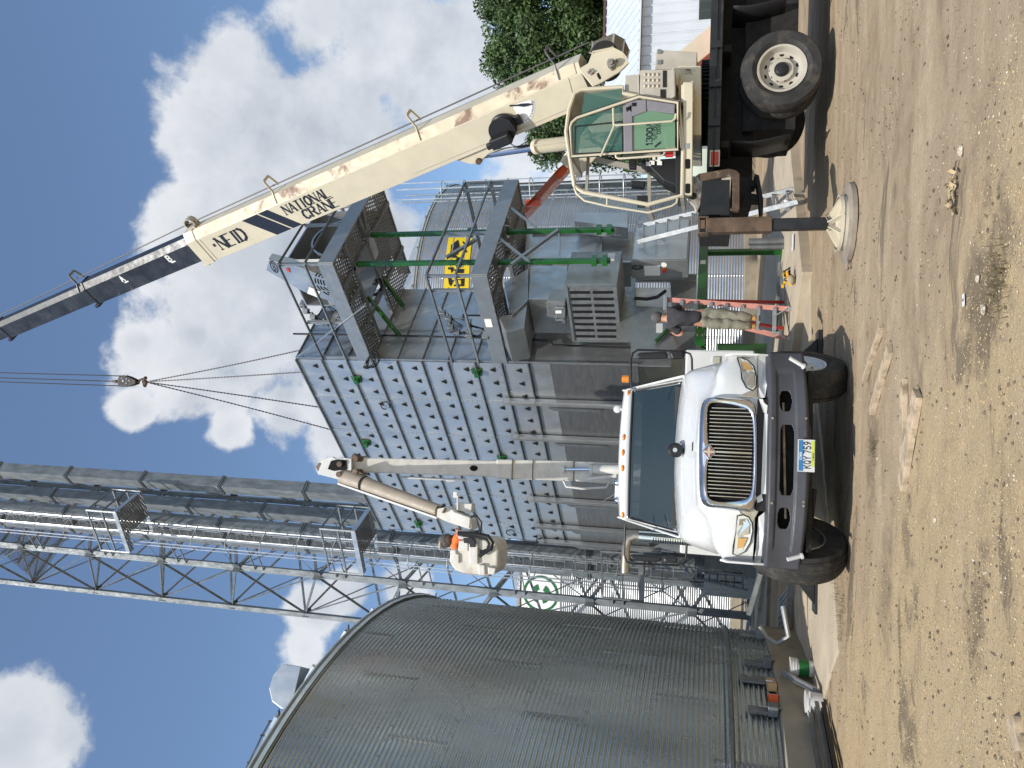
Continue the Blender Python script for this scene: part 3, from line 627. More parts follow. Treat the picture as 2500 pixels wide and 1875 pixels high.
# lifting hooks
for (x, y) in ((872, 925), (895, 1080), (1165, 908), (1022, 1277), (1226, 1118)):
    p = pl_hit(x, y, LP(0, .03, 5), NLF); mb = MB(); mb.prism([p+V3((0, 0, -.10))+EL*-.10, p+V3((0, 0, -.10))+EL*.10, p+V3((0, 0, .02))+EL*.12, p+V3((0, 0, .12))+EL*.03, p+V3((0, 0, .12))-EL*.10], NLF*.02)
    mb.prism([p+EL*-.06+V3((0, 0, -.06)), p+EL*.06+V3((0, 0, -.06)), p+EL*.06+V3((0, 0, .04)), p+EL*-.06+V3((0, 0, .04))], NLF*.12); obj('lifting_lug', mb, green_lt, dr, bevel=.004)
for (x, y) in ((940, 990), (1246, 1300), (1320, 1320)):
    p = pl_hit(x, y, LP(0, .06, 5), NLF); mb = MB(); mb.path([p+EL*(.12*cos(q))+V3((0, 0, .12*sin(q)))+NLF*.02*sin(3*q) for q in np.linspace(0, 5.6, 14)], .014, 6); obj('cable_loop', mb, black, dr)
# ---------- service platforms
perf = mat('perforated walkway', (.20, .21, .21), .5, .6)
t = NT(perf.node_tree); out = t.n('ShaderNodeOutputMaterial'); b = t.n('ShaderNodeBsdfPrincipled'); t.l(b.outputs[0], out.inputs[0]); b.inputs['Base Color'].default_value = (.20, .20, .19, 1); b.inputs['Metallic'].default_value = .6; b.inputs['Roughness'].default_value = .5
g = t.n('ShaderNodeNewGeometry').outputs['Position']; sx = t.n('ShaderNodeVectorMath', operation='DOT_PRODUCT'); t.l(g, sx.inputs[0]); sx.inputs[1].default_value = tuple(EE); sy = t.n('ShaderNodeVectorMath', operation='DOT_PRODUCT'); t.l(g, sy.inputs[0]); sy.inputs[1].default_value = tuple(EN)
def cell(v, s): return t.m('ABSOLUTE', t.m('SUBTRACT', t.m('FRACT', t.m('MULTIPLY', v, s)), .5))
rowi = t.m('MULTIPLY', t.m('FLOOR', t.m('MULTIPLY', sx.outputs['Value'], 11)), .5)
uu = t.m('ABSOLUTE', t.m('SUBTRACT', t.m('FRACT', t.m('ADD', t.m('MULTIPLY', sy.outputs['Value'], 12), rowi)), .5)); vv = cell(sx.outputs['Value'], 11)
hole = t.m('ADD', t.m('POWER', t.m('DIVIDE', uu, .26), 2), t.m('POWER', t.m('DIVIDE', vv, .30), 2)); t.l(t.m('GREATER_THAN', hole, 1.), b.inputs['Alpha'])
def solve_n(x, y, z):        # the point of height z seen at x,y, in (e, n)
    p = G(x, y, z)-C0; return p.dot(EE), p.dot(EN)
def platform(name, zf, e1, nw, rail, label, ww=.62, railcol=galv_dull):
    pf = thing('service_platform', label, 'platform', DP(0, 0, zf), 'service platforms on the dryer end')
    fl = MB(); fl.prism([DP(0, .02, zf), DP(0, nw, zf), DP(ww, nw, zf), DP(ww, .02, zf)], (0, 0, .004)); fl.prism([DP(ww, nw-ww, zf), DP(ww, nw, zf), DP(e1, nw, zf), DP(e1, nw-ww, zf)], (0, 0, .004)); fl.prism([DP(ww+.9, .02, zf), DP(ww+.9, nw-ww, zf), DP(e1, nw-ww, zf), DP(e1, .02, zf)], (0, 0, .004))
    obj('walkway', fl, perf, pf)
    mb = MB(); h = .32
    for a, b2_ in ((DP(0, 0, zf), DP(0, nw, zf)), (DP(0, nw, zf), DP(e1, nw, zf)), (DP(e1, nw, zf), DP(e1, 0, zf))):
        mb.bar(a+V3((0, 0, h/2-.02)), b2_+V3((0, 0, h/2-.02)), .05, h)
    obj('toe_channel', mb, galv_dull, pf, bevel=.004)
    mb = MB()
    for a, b2_ in ((DP(ww, 0, zf-.05), DP(ww, nw, zf-.05)), (DP(0, nw-ww, zf-.05), DP(e1, nw-ww, zf-.05)), (DP(ww+.9, 0, zf-.05), DP(ww+.9, nw, zf-.05)), (DP(.3, nw*.3, zf-.06), DP(e1, nw*.3, zf-.06)), (DP(e1*.5, nw-ww, zf-.06), DP(e1*.5+.3, nw, zf-.06)), (DP(0, nw*.6, zf-.06), DP(ww, nw*.6, zf-.06))): mb.chan(a, b2_, .09, .07, .007)
    obj('floor_joist', mb, galv_dark, pf)
    return pf
up_z = P(905, 872, 15.45).z
e_, n_ = solve_n(832, 605, up_z); UPN = n_
pf1 = platform('upper', up_z, 3.0, UPN, 1.1, 'upper galvanised platform with railing on the dryer end')
def posts(pf, zf, nw, e1, H, spots, name='rail_post', m=galv_dull, mid=(.5,)):
    for (e, n) in spots:
        mb = MB(); mb.ang(DP(e, n, zf), DP(e, n, zf+H), .055, .007, up=EN, fy=-1); obj('rail_post', mb, m, pf)
    for q in (1,)+mid:
        for a, b2_ in ((DP(0, 0, zf+H*q), DP(0, nw, zf+H*q)), (DP(0, nw, zf+H*q), DP(e1, nw, zf+H*q)), (DP(e1, nw, zf+H*q), DP(e1, 0, zf+H*q))):
            mb = MB(); mb.ang(a, b2_, .06, .007); obj('hand_rail', mb, galv_dark if q == 1 else m, pf)
HU = P(684, 605, DP(0, UPN, 0).y).z-up_z
posts(pf1, up_z, UPN, 3.0, HU, [(0, UPN), (0, UPN*.42), (0, .1), (1.3, UPN), (2.6, UPN), (3.0, UPN), (3.0, UPN*.5)])
mb = MB(); mb.bar(pl_hit(892, 744, DP(0, UPN, 0), EE), pl_hit(724, 872, DP(0, 0, 0), EE), .012, .09, up=EE); obj('diagonal_strap', mb, alum, pf1)
lo_z = P(1236, 880, 15.45).z; e_, n_ = solve_n(1200, 634, lo_z); LPN = n_
pf2 = platform('lower', lo_z, 3.2, LPN, 1.1, 'lower galvanised platform with railing, level with the burner')
HL = P(1045, 634, DP(0, LPN, 0).y).z-lo_z
posts(pf2, lo_z, LPN, 3.2, HL, [(0, LPN), (1.35, LPN), (2.9, LPN), (3.2, LPN), (0, LPN*.85)])
for (a, b2_) in (((1195, 850), (1075, 786)),):
    pass
mb = MB()
for (x0, y0, x1, y1) in ((1240, 498, 1312, 553), (1220, 578, 1293, 635), (1365, 560, 1250, 645), (1163, 584, 1090, 628)): mb.ang(pl_hit(x0, y0, DP(0, LPN-.02, 0), EN), pl_hit(x1, y1, DP(0, LPN-.05, 0), EN), .06, .007)
obj('knee_brace', mb, galv_dull, pf2)
mb = MB(); mb.prism([DP(-.01, LPN*.45, lo_z+.1), DP(-.01, LPN*.54, lo_z+.1), DP(-.01, LPN*.54, lo_z+.24), DP(-.01, LPN*.45, lo_z+.24)], -EE*.028); obj('white_label', mb, paper, pf2)
# green posts
for (y, x0, x1, e) in ((640, 870, 1490, .0), (567, 905, 1500, .0)):
    # post stands in the plane of the outer edge
    p = pl_hit(1200, y, DP(0, LPN-.22, 0), EN); a, b2_ = P(x0, y, p.y).z, P(x1, y, p.y).z
    mb = MB(); mb.bar(V3((p.x, p.y, b2_)), V3((p.x, p.y, min(a, up_z-.05))), .085, .085, up=EN); o = obj('green_post', mb, green_lt, pf2, bevel=.006); o['label'] = 'bright green enamelled square post'
    mb = MB()
    for zz in (lo_z+.75, b2_+.1, b2_+.3): mb.box(V3((p.x, p.y, zz)), (.16, .14, .10), ax=(EE, EN, V3((0, 0, 1))))
    obj('post_bracket', mb, green, o)
# green braces under the upper platform
for (x0, y0, x1, y1) in ((985, 748, 932, 676), (976, 820, 898, 725)):
    p0 = pl_hit(x0, y0, DP(0, .05, 0), EN); p1 = pl_hit(x1, y1, DP(0, 1.0, 0), EN); mb = MB(); mb.bar(p0, p1, .08, .08); obj('green_brace', mb, green_lt, pf1, bevel=.005)
# ---------- burner drive hood with the oval badge, on the upper platform
def quadpl(pts, org, n): return [pl_hit(x, y, org, n) for x, y in pts]
hd = thing('belt_guard', 'pale grey belt guard with ring of slots, tilted on the upper platform', 'guard', pl_hit(740, 700, DP(0, 1.0, 0), EE))
gp = DP(.55, 0, 0); pts = quadpl([(654, 634), (742, 656), (850, 700), (846, 724), (812, 738), (740, 712), (650, 660)], gp, EE)
mb = MB(); mb.prism(pts, EE*.22); obj('guard_shell', mb, galv_new, hd, bevel=.01)
cc = pl_hit(808, 692, gp, EE); mb = MB()
ru = (pts[1]-pts[0]).normalized(); rv = EE.cross(ru).normalized()
for r in (.10, .16, .22, .28, .34):
    ns = max(5, int(r*2*pi/.19))
    for k in range(ns):
        a0 = 2*pi*k/ns; a1 = a0+2*pi/ns*.68; row = []
        for j in range(5): a = lerp(a0, a1, j/4); row.append([cc-EE*.006+(ru*cos(a)+rv*sin(a))*q for q in (r-.014, r+.014)])
        mb.grid(row, False)
obj('vent_slot', mb, void, hd)
bc = pl_hit(669, 651, gp, EE); mb = MB()
for (r0, r1, r2, r3) in ((.135, .16, .062, .075),):
    row = []
    for j in range(25): a = 2*pi*j/24; row.append([bc-EE*.008+V3((0, 0, 1))*(sin(a)*q)+EN*(cos(a)*w_) for q, w_ in ((r2, r0), (r3, r1))])
    mb.grid(row, False)
text(mb, 'SUKUP', bc-EN*.105-V3((0, 0, .027)), EN, V3((0, 0, 1)), .055, 1.0, sp=1.0, n=-EE, lift=.008)
obj('oval_badge', mb, signk, hd)
mb = MB(); mb.prism(quadpl([(698, 655), (701, 662), (709, 666), (705, 655)], DP(.535, 0, 0), EE), -EE*.003); obj('warning_sticker', mb, redpr, hd)
mb = MB(); mb.prism(quadpl([(755, 700), (782, 712), (775, 726), (750, 716)], DP(.535, 0, 0), EE), -EE*.003); obj('data_sticker', mb, paper, hd)
# fan cabinet behind the upper rail
fc = thing('fan_cabinet', 'open grey fan cabinet standing on the upper platform', 'cabinet', DP(1.2, 1.0, up_z))
mb = MB(); e0, e1, n0, n1 = .75, 2.5, .9, UPN-.5; z0_, z1_ = up_z+.05, up_z+1.5
mb.prism([DP(e0, n0, z0_), DP(e1, n0, z0_), DP(e1, n0, z1_), DP(e0, n0, z1_)], EN*.03); mb.prism([DP(e0, n0, z1_), DP(e1, n0, z1_), DP(e1, n1, z1_), DP(e0, n1, z1_)], V3((0, 0, .03))); mb.prism([DP(e1, n0, z0_), DP(e1, n1, z0_), DP(e1, n1, z1_), DP(e1, n0, z1_)], EE*.03); mb.prism([DP(e0, n0, z0_), DP(e0, n1, z0_), DP(e0, n1, z0_+.9), DP(e0, n0, z0_+.9)], EE*.03); mb.bar(DP(e0, n1, z0_), DP(e0, n1, z1_), .06, .06)
obj('cabinet_shell', mb, galv_new, fc)
mb = MB(); c_ = DP(lerp(e0, e1, .5), n1-.1, z0_+.55); mb.lathe([(.62, -.5), (.66, -.5), (.66, .05), (.62, .05)], c_, EN, 28); obj('fan_drum', mb, galv, fc)
mb = MB(); mb.path([DP(1.9, n1+.1, z0_+.3), DP(2.0, n1+.3, z0_+.9), DP(2.3, n1+.2, z0_+1.0), DP(2.4, n1+.25, z0_+.2)], .03); obj('flex_conduit', mb, galv_dull, fc)
mb = MB(); mb.box(DP(.45, UPN*.55, up_z+.4), (.35, .28, .22), ax=(EE, EN, V3((0, 0, 1)))); mb.tube(DP(.45, UPN*.55, up_z+.3), DP(.9, UPN*.55, up_z+.3), .12); obj('drive_motor', mb, green_lt, fc, bevel=.01)
# ---------- louvred burner housing, access box, ducts, electrical cabinet on the end face
def face_box(name, label, cat, z0_, z1_, e0, e1, n0, n1, m, pts=None):
    t_ = thing(name, label, cat, DP(e0, n0, z0_)); mb = MB()
    mb.prism([DP(e0, n0, z0_), DP(e1, n0, z0_), DP(e1, n1, z0_), DP(e0, n1, z0_)], (0, 0, z1_-z0_)); obj('housing', mb, m, t_, bevel=.006); return t_
def inv(x, y, e): p = pl_hit(x, y, DP(e, 0, 0), EE)-C0; return p.dot(EN), p.z
n_a, z_a = inv(1394, 832, .25); n_b, z_b = inv(1507, 694, .25)
lb = face_box('burner_housing', 'dark grey louvred burner housing on the dryer end', 'burner housing', inv(1512, 765, .25)[1], inv(1388, 765, .25)[1], .25, 1.25, n_a, n_b, galv_dull)
mb = MB(); zlo, zhi = inv(1512, 765, .25)[1]+.06, inv(1388, 765, .25)[1]-.06
for r in range(2):
    for k in range(8):
        a = lerp(n_a+.08, n_b-.08, k/8)+.02; w_ = (n_b-n_a-.16)/8*.38; z0_ = lerp(zlo, zhi, .03 if r == 0 else .53); z1_ = lerp(zlo, zhi, .47 if r == 0 else .97)
        mb.prism([DP(.25, a, z0_), DP(.25, a+w_, z0_), DP(.25, a+w_, z1_), DP(.25, a, z1_)], -EE*.008)
obj('louvre_opening', mb, void, lb)
mb = MB()
for q in (z_a,): pass
for zz in (zlo-.03, zhi+.03): mb.bar(DP(.235, n_a, zz), DP(.235, n_b, zz), .03, .05)
for nn_ in (n_a+.02, n_b-.02): mb.bar(DP(.235, nn_, zlo), DP(.235, nn_, zhi), .05, .03, up=EN)
obj('trim_frame', mb, galv_dull, lb)
mb = MB()
for (a, b2_, m_) in ((.72, .78, 0), (.86, .90, 0)): mb.prism([DP(lerp(.3, 1.2, a), n_b+.002, zlo+.06), DP(lerp(.3, 1.2, a)+.12, n_b+.002, zlo+.06), DP(lerp(.3, 1.2, a)+.12, n_b+.002, zlo+.2), DP(lerp(.3, 1.2, a), n_b+.002, zlo+.2)], EN*.003)
obj('warning_sticker', mb, paper, lb)
# small control box left above louvres
q = quadpl([(1338, 735), (1380, 735), (1380, 790), (1342, 790), (1335, 782), (1335, 742)], DP(.2, 0, 0), EE); sb = thing('control_box', 'small grey control box with two handles above the louvres', 'control box', q[0])
mb = MB(); mb.prism(q, EE*.35); obj('housing', mb, galv_dull, sb, bevel=.005); mb = MB()
for y in (747, 777): c_ = pl_hit(1366, y, DP(.19, 0, 0), EE); mb.path([c_+V3((0, 0, .07)), c_+V3((0, 0, .07))-EE*.05, c_-V3((0, 0, .07))-EE*.05, c_-V3((0, 0, .07))], .011)
obj('handle', mb, alum, sb); mb = MB(); mb.prism(quadpl([(1356, 758), (1371, 758), (1371, 765), (1356, 765)], DP(.195, 0, 0), EE), -EE*.003); obj('warning_sticker', mb, paper, sb)
# air duct from upper right to burner
dk = thing('air_duct', 'broad bent galvanised air duct between the lower platform and the burner housing', 'duct', DP(1, .6, 3))
def ep(x, y, n): return pl_hit(x, y, DP(0, n, 0), EN)
mb = MB(); f1 = [ep(x, y, 1.35) for x, y in ((1295, 648), (1385, 648), (1385, 730), (1290, 730))]; mb.prism(f1, -EN*.9)
f2 = [ep(x, y, 1.3) for x, y in ((1230, 690), (1290, 655), (1290, 732), (1250, 770))]; mb.prism(f2, -EN*.9); f3 = [ep(x, y, 1.25) for x, y in ((1215, 770), (1250, 768), (1288, 730), (1280, 800), (1235, 812))]; mb.prism(f3, -EN*.8)
obj('duct_bend', mb, galv, dk, bevel=.006)
mb = MB(); mb.prism([ep(x, y, 1.05) for x, y in ((1285, 570), (1468, 565), (1468, 638), (1280, 638))], -EN*.8); obj('duct_trunk', mb, galv_new, dk, bevel=.006)
mb = MB(); mb.prism([ep(x, y, 1.0) for x, y in ((1400, 575), (1545, 565), (1545, 640), (1395, 640))], -EN*.9); obj('duct_elbow', mb, galv_dull, dk, bevel=.006)
mb = MB()
for (x0, y0, x1, y1) in ((1468, 565, 1468, 638), (1365, 562, 1365, 640), (1300, 572, 1465, 570)): mb.bar(ep(x0, y0, 1.07), ep(x1, y1, 1.07), .05, .03)
mb.bar(ep(1500, 641, 1.1), ep(1540, 641, 1.1), .05, .05)
obj('duct_flange', mb, galv, dk)
# electrical cabinet
NB_ = 1.75; pE = ep(1610, 636, NB_); e0 = (pE-C0).dot(EE); z0_, z1_ = ep(1680, 636, NB_).z, ep(1540, 636, NB_).z; e1 = (ep(1610, 538, NB_)-C0).dot(EE)
ec = thing('electrical_cabinet', 'grey two-door electrical cabinet with a red stop button, right of the burner', 'electrical cabinet', DP(e0, NB_, z0_))
mb = MB(); mb.prism([DP(e0, NB_, z0_), DP(e1, NB_, z0_), DP(e1, NB_-.42, z0_), DP(e0, NB_-.42, z0_)], (0, 0, z1_-z0_)); obj('cabinet_body', mb, galv_dull, ec, bevel=.006)
for q in (0, 1):
    a, b2_ = lerp(e0+.02, e1-.02, q/2)+.004, lerp(e0+.02, e1-.02, (q+1)/2)-.004; mb = MB(); mb.prism([DP(a, NB_+.001, z0_+.03), DP(b2_, NB_+.001, z0_+.03), DP(b2_, NB_+.001, z1_-.03), DP(a, NB_+.001, z1_-.03)], EN*.022); dd = obj('door', mb, galv_new, ec, bevel=.003)
    mb = MB(); c_ = DP(lerp(a, b2_, .85 if q == 0 else .15), NB_+.04, (z0_+z1_)/2); mb.box(c_, (.05, .03, .14), ax=(EE, EN, V3((0, 0, 1)))); obj('handle', mb, chrome, dd)
nl = NB_-.36; mb = MB(); mb.prism([DP(e0-.001, nl, z1_-.55), DP(e0-.001, nl+.24, z1_-.55), DP(e0-.001, nl+.24, z1_-.25), DP(e0-.001, nl, z1_-.25)], -EE*.003); obj('data_plate', mb, paper, ec)
mb = MB(); c_ = DP(e0, NB_-.22, z0_+.45); mb.tube(c_, c_-EE*.03, .05, n=14); obj('button_base', mb, amber, ec); mb = MB(); mb.tube(c_-EE*.02, c_-EE*.07, .035, n=14); obj('stop_button', mb, redm, ec)
mb = MB(); c_ = DP(e0, NB_-.10, z0_+.45); mb.tube(c_, c_-EE*.012, .055, n=18); obj('gauge', mb, paper, ec)
mb = MB(); c_ = DP(e0, NB_-.15, z1_-.12); mb.path([c_-EE*.02+V3((0, 0, .1*sin(a)))+EN*.04*cos(a) for a in np.linspace(0, 6, 14)], .01); obj('cable_loop', mb, black, ec)
# panel behind and below (sheet with opening, curved hose)
wp = thing('sheet_enclosure', 'grey sheet metal enclosure with a square opening under the burner housing', 'enclosure', DP(.5, .3, 1.5))
mb = MB(); B0 = .95
def eb(x, y): return ep(x, y, B0)
for rect in (((1505, 700), (1540, 700), (1540, 832), (1505, 832)), ((1540, 746), (1640, 752), (1700, 800), (1700, 870), (1540, 870)), ((1540, 674), (1700, 674), (1700, 686), (1540, 686)), ((1636, 686), (1700, 686), (1700, 752), (1640, 752)), ((1540, 686), (1552, 686), (1552, 746), (1540, 746)), ((1640, 860), (1712, 805), (1712, 868), (1640, 868))):
    mb.prism([eb(*q) for q in rect], -EN*.04)
obj('panel', mb, galv_dull, wp)
mb = MB(); mb.path([eb(1550, 733)+EN*.05, eb(1580, 738)+EN*.08, eb(1605, 733)+EN*.08, eb(1625, 718)+EN*.08], .035); obj('hose', mb, rubber, wp)
mb = MB(); mb.prism([eb(x, y) for x, y in ((1602, 790), (1618, 790), (1618, 812), (1602, 812))], EN*.004); obj('sticker', mb, paper, wp)
mb = MB(); mb.bar(eb(1600, 840)+EN*.06, eb(1640, 800)+EN*.06, .05, .05); obj('green_strut', mb, green_lt, wp)
mb = MB(); mb.bar(ep(1552, 676, B0+.1), ep(1700, 676, B0+.1), .12, .04, up=EE); obj('upright_channel', mb, galv_dull, wp)
# panel high on the right, beside the cabinet
mb = MB(); mb.prism([ep(x, y, 1.5) for x, y in ((1408, 519), (1532, 519), (1532, 556), (1402, 540))], -EN*.3); tag(obj('wall_panel', mb, galv_new), 'plain galvanised panel behind the second green post', 'panel')
# gas pipe
pz = thing('gas_pipe', 'thin black gas pipe running down the dryer corner', 'pipe', DP(.12, .1, 2)); mb = MB()
pp = [pl_hit(x, y, DP(0, .1, 0), EN) for x, y in ((716, 815), (900, 818), (1200, 825), (1297, 830), (1345, 832), (1350, 842), (1500, 848), (1640, 850))]; mb.path(pp, .022)
for p in pp[1:4]: mb.ball(p, .045, 5)
obj('pipe_run', mb, blackp, pz)
# hoses and valve trains
for (nm, lab, pts) in (('valve_train', 'tangle of black hoses and valves in front of the upper belt guard', [(745, 745), (752, 760), (770, 775), (800, 790), (835, 780), (838, 750), (820, 735), (790, 738), (770, 732)]), ('valve_train', 'tangle of black hoses and valves on the lower platform', [(1085, 765), (1100, 778), (1105, 800), (1120, 812), (1150, 820), (1190, 822), (1185, 805), (1150, 795), (1130, 770), (1180, 770)])):
    vt = thing(nm, lab, 'gas valves', pl_hit(pts[0][0], pts[0][1], DP(0, .7, 0), EN), 'gas valve trains'); pt = [pl_hit(x, y, DP(0, .7, 0), EN) for x, y in pts]
    mb = MB(); mb.path(pt, .022); rr_ = random.Random(len(lab))
    for k in range(4):
        a = pt[rr_.randrange(len(pt)-3)]; b2_ = pt[rr_.randrange(len(pt))]; mid = (a+b2_)/2+V3((rr_.uniform(-.2, .2), -.1, -rr_.uniform(.05, .4))); mb.path([a, lerp(a, mid, .6)-V3((0, 0, .06)), mid, lerp(mid, b2_, .5), b2_], .012, 6)
    obj('hose', mb, black, vt)
    mb = MB()
    for p in pt[:6]: mb.box(p+V3((0, -.05, .02)), (.11, .11, .13), rz=rr_.random()); mb.tube(p, p+V3((.1, -.1, .05)), .03, n=8)
    obj('valve', mb, galv_dark, vt, bevel=.01)
    mb = MB(); q = pt[3]; mb.box(q+V3((.15, .25, .1)), (.45, .03, .5), ax=(EE, EN, V3((0, 0, 1)))); mb.box(q+V3((.1, .1, -.15)), (.3, .2, .12), ax=(EE, EN, V3((0, 0, 1)))); obj('valve_plate', mb, galv, vt)
# coils of wire hanging
for (x, y, r, n_) in ((908, 880, .17, .12), (920, 700, .20, .9)):
    c_ = pl_hit(x, y, DP(0, n_, 0), EN); mb = MB(); rr_ = random.Random(x)
    for k in range(9):
        a_ = rr_.uniform(.7, 1.1)*r; b2_ = rr_.uniform(.4, .8)*r; o_ = V3((rr_.uniform(-.04, .04), rr_.uniform(-.05, .05), rr_.uniform(-.04, .04))); ph = rr_.random()
        mb.path([c_+o_+V3((a_*cos(q+ph), .04*sin(2*q), b2_*sin(q))) for q in np.linspace(0, 6.28, 20)][:-1], .007, 5, closed=True)
    tag(obj('wire_coil', mb, black), 'coil of black wire hanging at the dryer corner' if x == 908 else 'coil of black wire hanging under the upper platform', 'wire coil', 'hanging wire coils')
# green base frame and legs
gf = thing('base_frame', 'dark green steel base frame carrying the dryer', 'frame', DP(0, 0, .16))
BN = 1.2; zb = ep(1714, 700, BN).z
mb = MB(); mb.bar(DP(-.6, BN, zb), DP(3.2, BN, zb), .12, .17); mb.bar(DP(-.1, -6.5, zb), DP(-.1, BN, zb), .12, .17); mb.bar(DP(2.6, -6.5, zb), DP(2.6, BN, zb), .12, .17); obj('beam', mb, green_lt, gf, bevel=.006)
pL = G(1908, 614, .16)
for (bx, by) in ((pL.x, pL.y), tuple(DP(2.5, -3.2, 0).xy), tuple(DP(2.5, -6.3, 0).xy), tuple(DP(-.1, -6.3, 0).xy), tuple(DP(-.1, -3.2, 0).xy)):
    mb = MB(); mb.bar(V3((bx, by, .16)), V3((bx, by, zb)), .10, .10, up=EN); mb.box((bx, by, .175), (.26, .26, .03), ax=(EE, EN, V3((0, 0, 1)))); obj('leg', mb, green_lt, gf, bevel=.005)
mb = MB(); q = [ep(x, y, .6) for x, y in ((1752, 838), (1872, 838), (1872, 905), (1752, 905))]; mb.prism(q, -EN*.8); obj('sump', mb, green, gf, bevel=.006)
mb = MB(); mb.box(DP(.1, BN+.09, zb+.0), (.03, .03, .03)); 
for e in (-.45, -.25, -.05, .15):
    for s_ in (-.045, .045): mb.tube(DP(e, BN+.06, zb+s_), DP(e, BN+.08, zb+s_), .014, n=6)
obj('bolt', mb, alum, gf)
mb = MB(); mb.prism([DP(1.6, BN+.062, zb-.05), DP(1.72, BN+.062, zb-.05), DP(1.72, BN+.062, zb+.05), DP(1.6, BN+.062, zb+.05)], EN*.003); obj('sticker', mb, paper, gf)
def proj(p):
    d = V3(p)-V3((0, 0, CH)); c = d.dot(FW); return 1250-FPX*d.dot(UP)/c, 937.5+1875-937.5-FPX*d.dot(RT)/c-937.5 if False else 1875-(937.5+FPX*d.dot(RT)/c)
def at_px(a, b, x, k=0):               # the point of the line a-b whose picture coordinate k equals x
    lo, hi = -1., 2.
    f = lambda t: proj(a+(b-a)*t)[k]
    inc = f(1) > f(0)
    for _ in range(60):
        m_ = (lo+hi)/2
        if (f(m_) < x) == inc: lo = m_
        else: hi = m_
    return a+(b-a)*lo
# ================= STEEL SUPPORT TOWER
N0 = P(0, 1330, 23.5); N0 = V3((N0.x, N0.y, 0)); TS = 2.9; TZ = .15; TTOP = 33.5
LEGS = {'n': N0, 'l': N0+EL*TS, 'r': N0+EE*TS, 'f': N0+(EL+EE)*TS}
tw = thing('support_tower', 'tall galvanised lattice tower behind the nearest grain bin', 'tower', (N0.x, N0.y, TZ))
for k_, p in LEGS.items():
    mb = MB(); mb.chan(V3((p.x, p.y, TZ)), V3((p.x, p.y, TTOP)), .20, .16, .02, up=(EL+EE) if k_ in 'nf' else EL-EE, fy=1); mb.box((p.x, p.y, TZ+.02), (.4, .4, .04)); obj('leg', mb, tower_m, tw)
zn = P(748, 1526, (N0+EL*TS).y).z; PH = 3.05
nodes_l = [zn+PH*k for k in range(-5, 7) if TZ < zn+PH*k < TTOP]
for (a, b_) in (('l', 'n'), ('r', 'n'), ('l', 'f'), ('r', 'f')):
    A_, B_ = LEGS[a], LEGS[b_]
    for z in nodes_l:
        za, zb_, zc_ = z, z+PH/2, z-PH/2
        for zz in (zb_, zc_):
            mb = MB(); mb.ang(A_+V3((0, 0, za)), B_+V3((0, 0, max(TZ, zz))), .085, .012); obj('brace', mb, tower_m, tw)
    for z in nodes_l:
        if z+PH*1.5 < TTOP: mb = MB(); mb.bar(A_+V3((0, 0, z+PH)), B_+V3((0, 0, z-PH/2)), .05, .02); obj('tie_rod', mb, tower_m, tw)
mb = MB()
for a in 'lnrf':
    for z in nodes_l: 
        zz = z if a in 'lr' else z+PH/2
        for d_ in ((EL, EE) if a == 'n' else (EL, EE)): mb.box(LEGS[a]+V3((0, 0, zz)), (.34, .015, .26), ax=(d_, d_.cross(V3((0, 0, 1))), V3((0, 0, 1))))
obj('gusset_plate', mb, tower_m, tw)
grate = mat('open steel grating', (.2, .21, .22), .5, .6)
t = NT(grate.node_tree); out = t.n('ShaderNodeOutputMaterial'); b = t.n('ShaderNodeBsdfPrincipled'); t.l(b.outputs[0], out.inputs[0]); b.inputs['Base Color'].default_value = (.22, .23, .24, 1); b.inputs['Metallic'].default_value = .6; b.inputs['Roughness'].default_value = .5
g = t.n('ShaderNodeNewGeometry').outputs['Position']; sx = t.n('ShaderNodeSeparateXYZ'); t.l(g, sx.inputs[0])
hx = t.m('ABSOLUTE', t.m('SUBTRACT', t.m('FRACT', t.m('MULTIPLY', sx.outputs[0], 17)), .5)); hy = t.m('ABSOLUTE', t.m('SUBTRACT', t.m('FRACT', t.m('MULTIPLY', sx.outputs[1], 17)), .5)); t.l(t.m('GREATER_THAN', t.m('MAXIMUM', hx, hy), .36), b.inputs['Alpha'])
zg = P(60, 1380, N0.y+1.5).z
mb = MB(); mb.poly([LEGS[q]+V3((0, 0, zg)) for q in 'nlfr']); pl_ = obj('grating_floor', mb, grate, tw)
mb = MB()
for k in range(5): a, b_ = LEGS['n'].lerp(LEGS['l'], (k+.5)/5), LEGS['r'].lerp(LEGS['f'], (k+.5)/5); mb.bar(a+V3((0, 0, zg-.06)), b_+V3((0, 0, zg-.06)), .06, .1)
obj('floor_joist', mb, tower_m, pl_)
# ================= BUCKET ELEVATOR TRUNKS
def trunk(y0, D, w, dep, zlo, m=tower_m):
    p = P(0, y0, D); a, b_ = V3((p.x, p.y, zlo)), V3((p.x, p.y, TTOP)); mb = MB(); mb.bar(a, b_, w, dep, up=EE); o = obj('trunk', mb, m, el, bevel=.008)
    mb = MB(); z = zlo+.8
    while z < TTOP: mb.box((p.x, p.y, z), (w+.07, dep+.07, .035), ax=(EE, EL, V3((0, 0, 1)))); mb.box((p.x, p.y, z+.06), (w+.07, dep+.07, .02), ax=(EE, EL, V3((0, 0, 1)))); z += 3.05
    obj('flange', mb, galv_dark, o); return p
el = thing('bucket_elevator', 'pair of rectangular elevator trunks with a caged ladder rising beside the tower', 'grain elevator', (P(0, 1250, 22).x, 22, .15))
pA = trunk(1148, 22.5, .40, .40, .9); pC = trunk(1200, 25, .42, .42, .9); pD = trunk(1236, 22.4, .32, .34, .9); pE_ = trunk(1270, 22.7, .30, .30, .9)
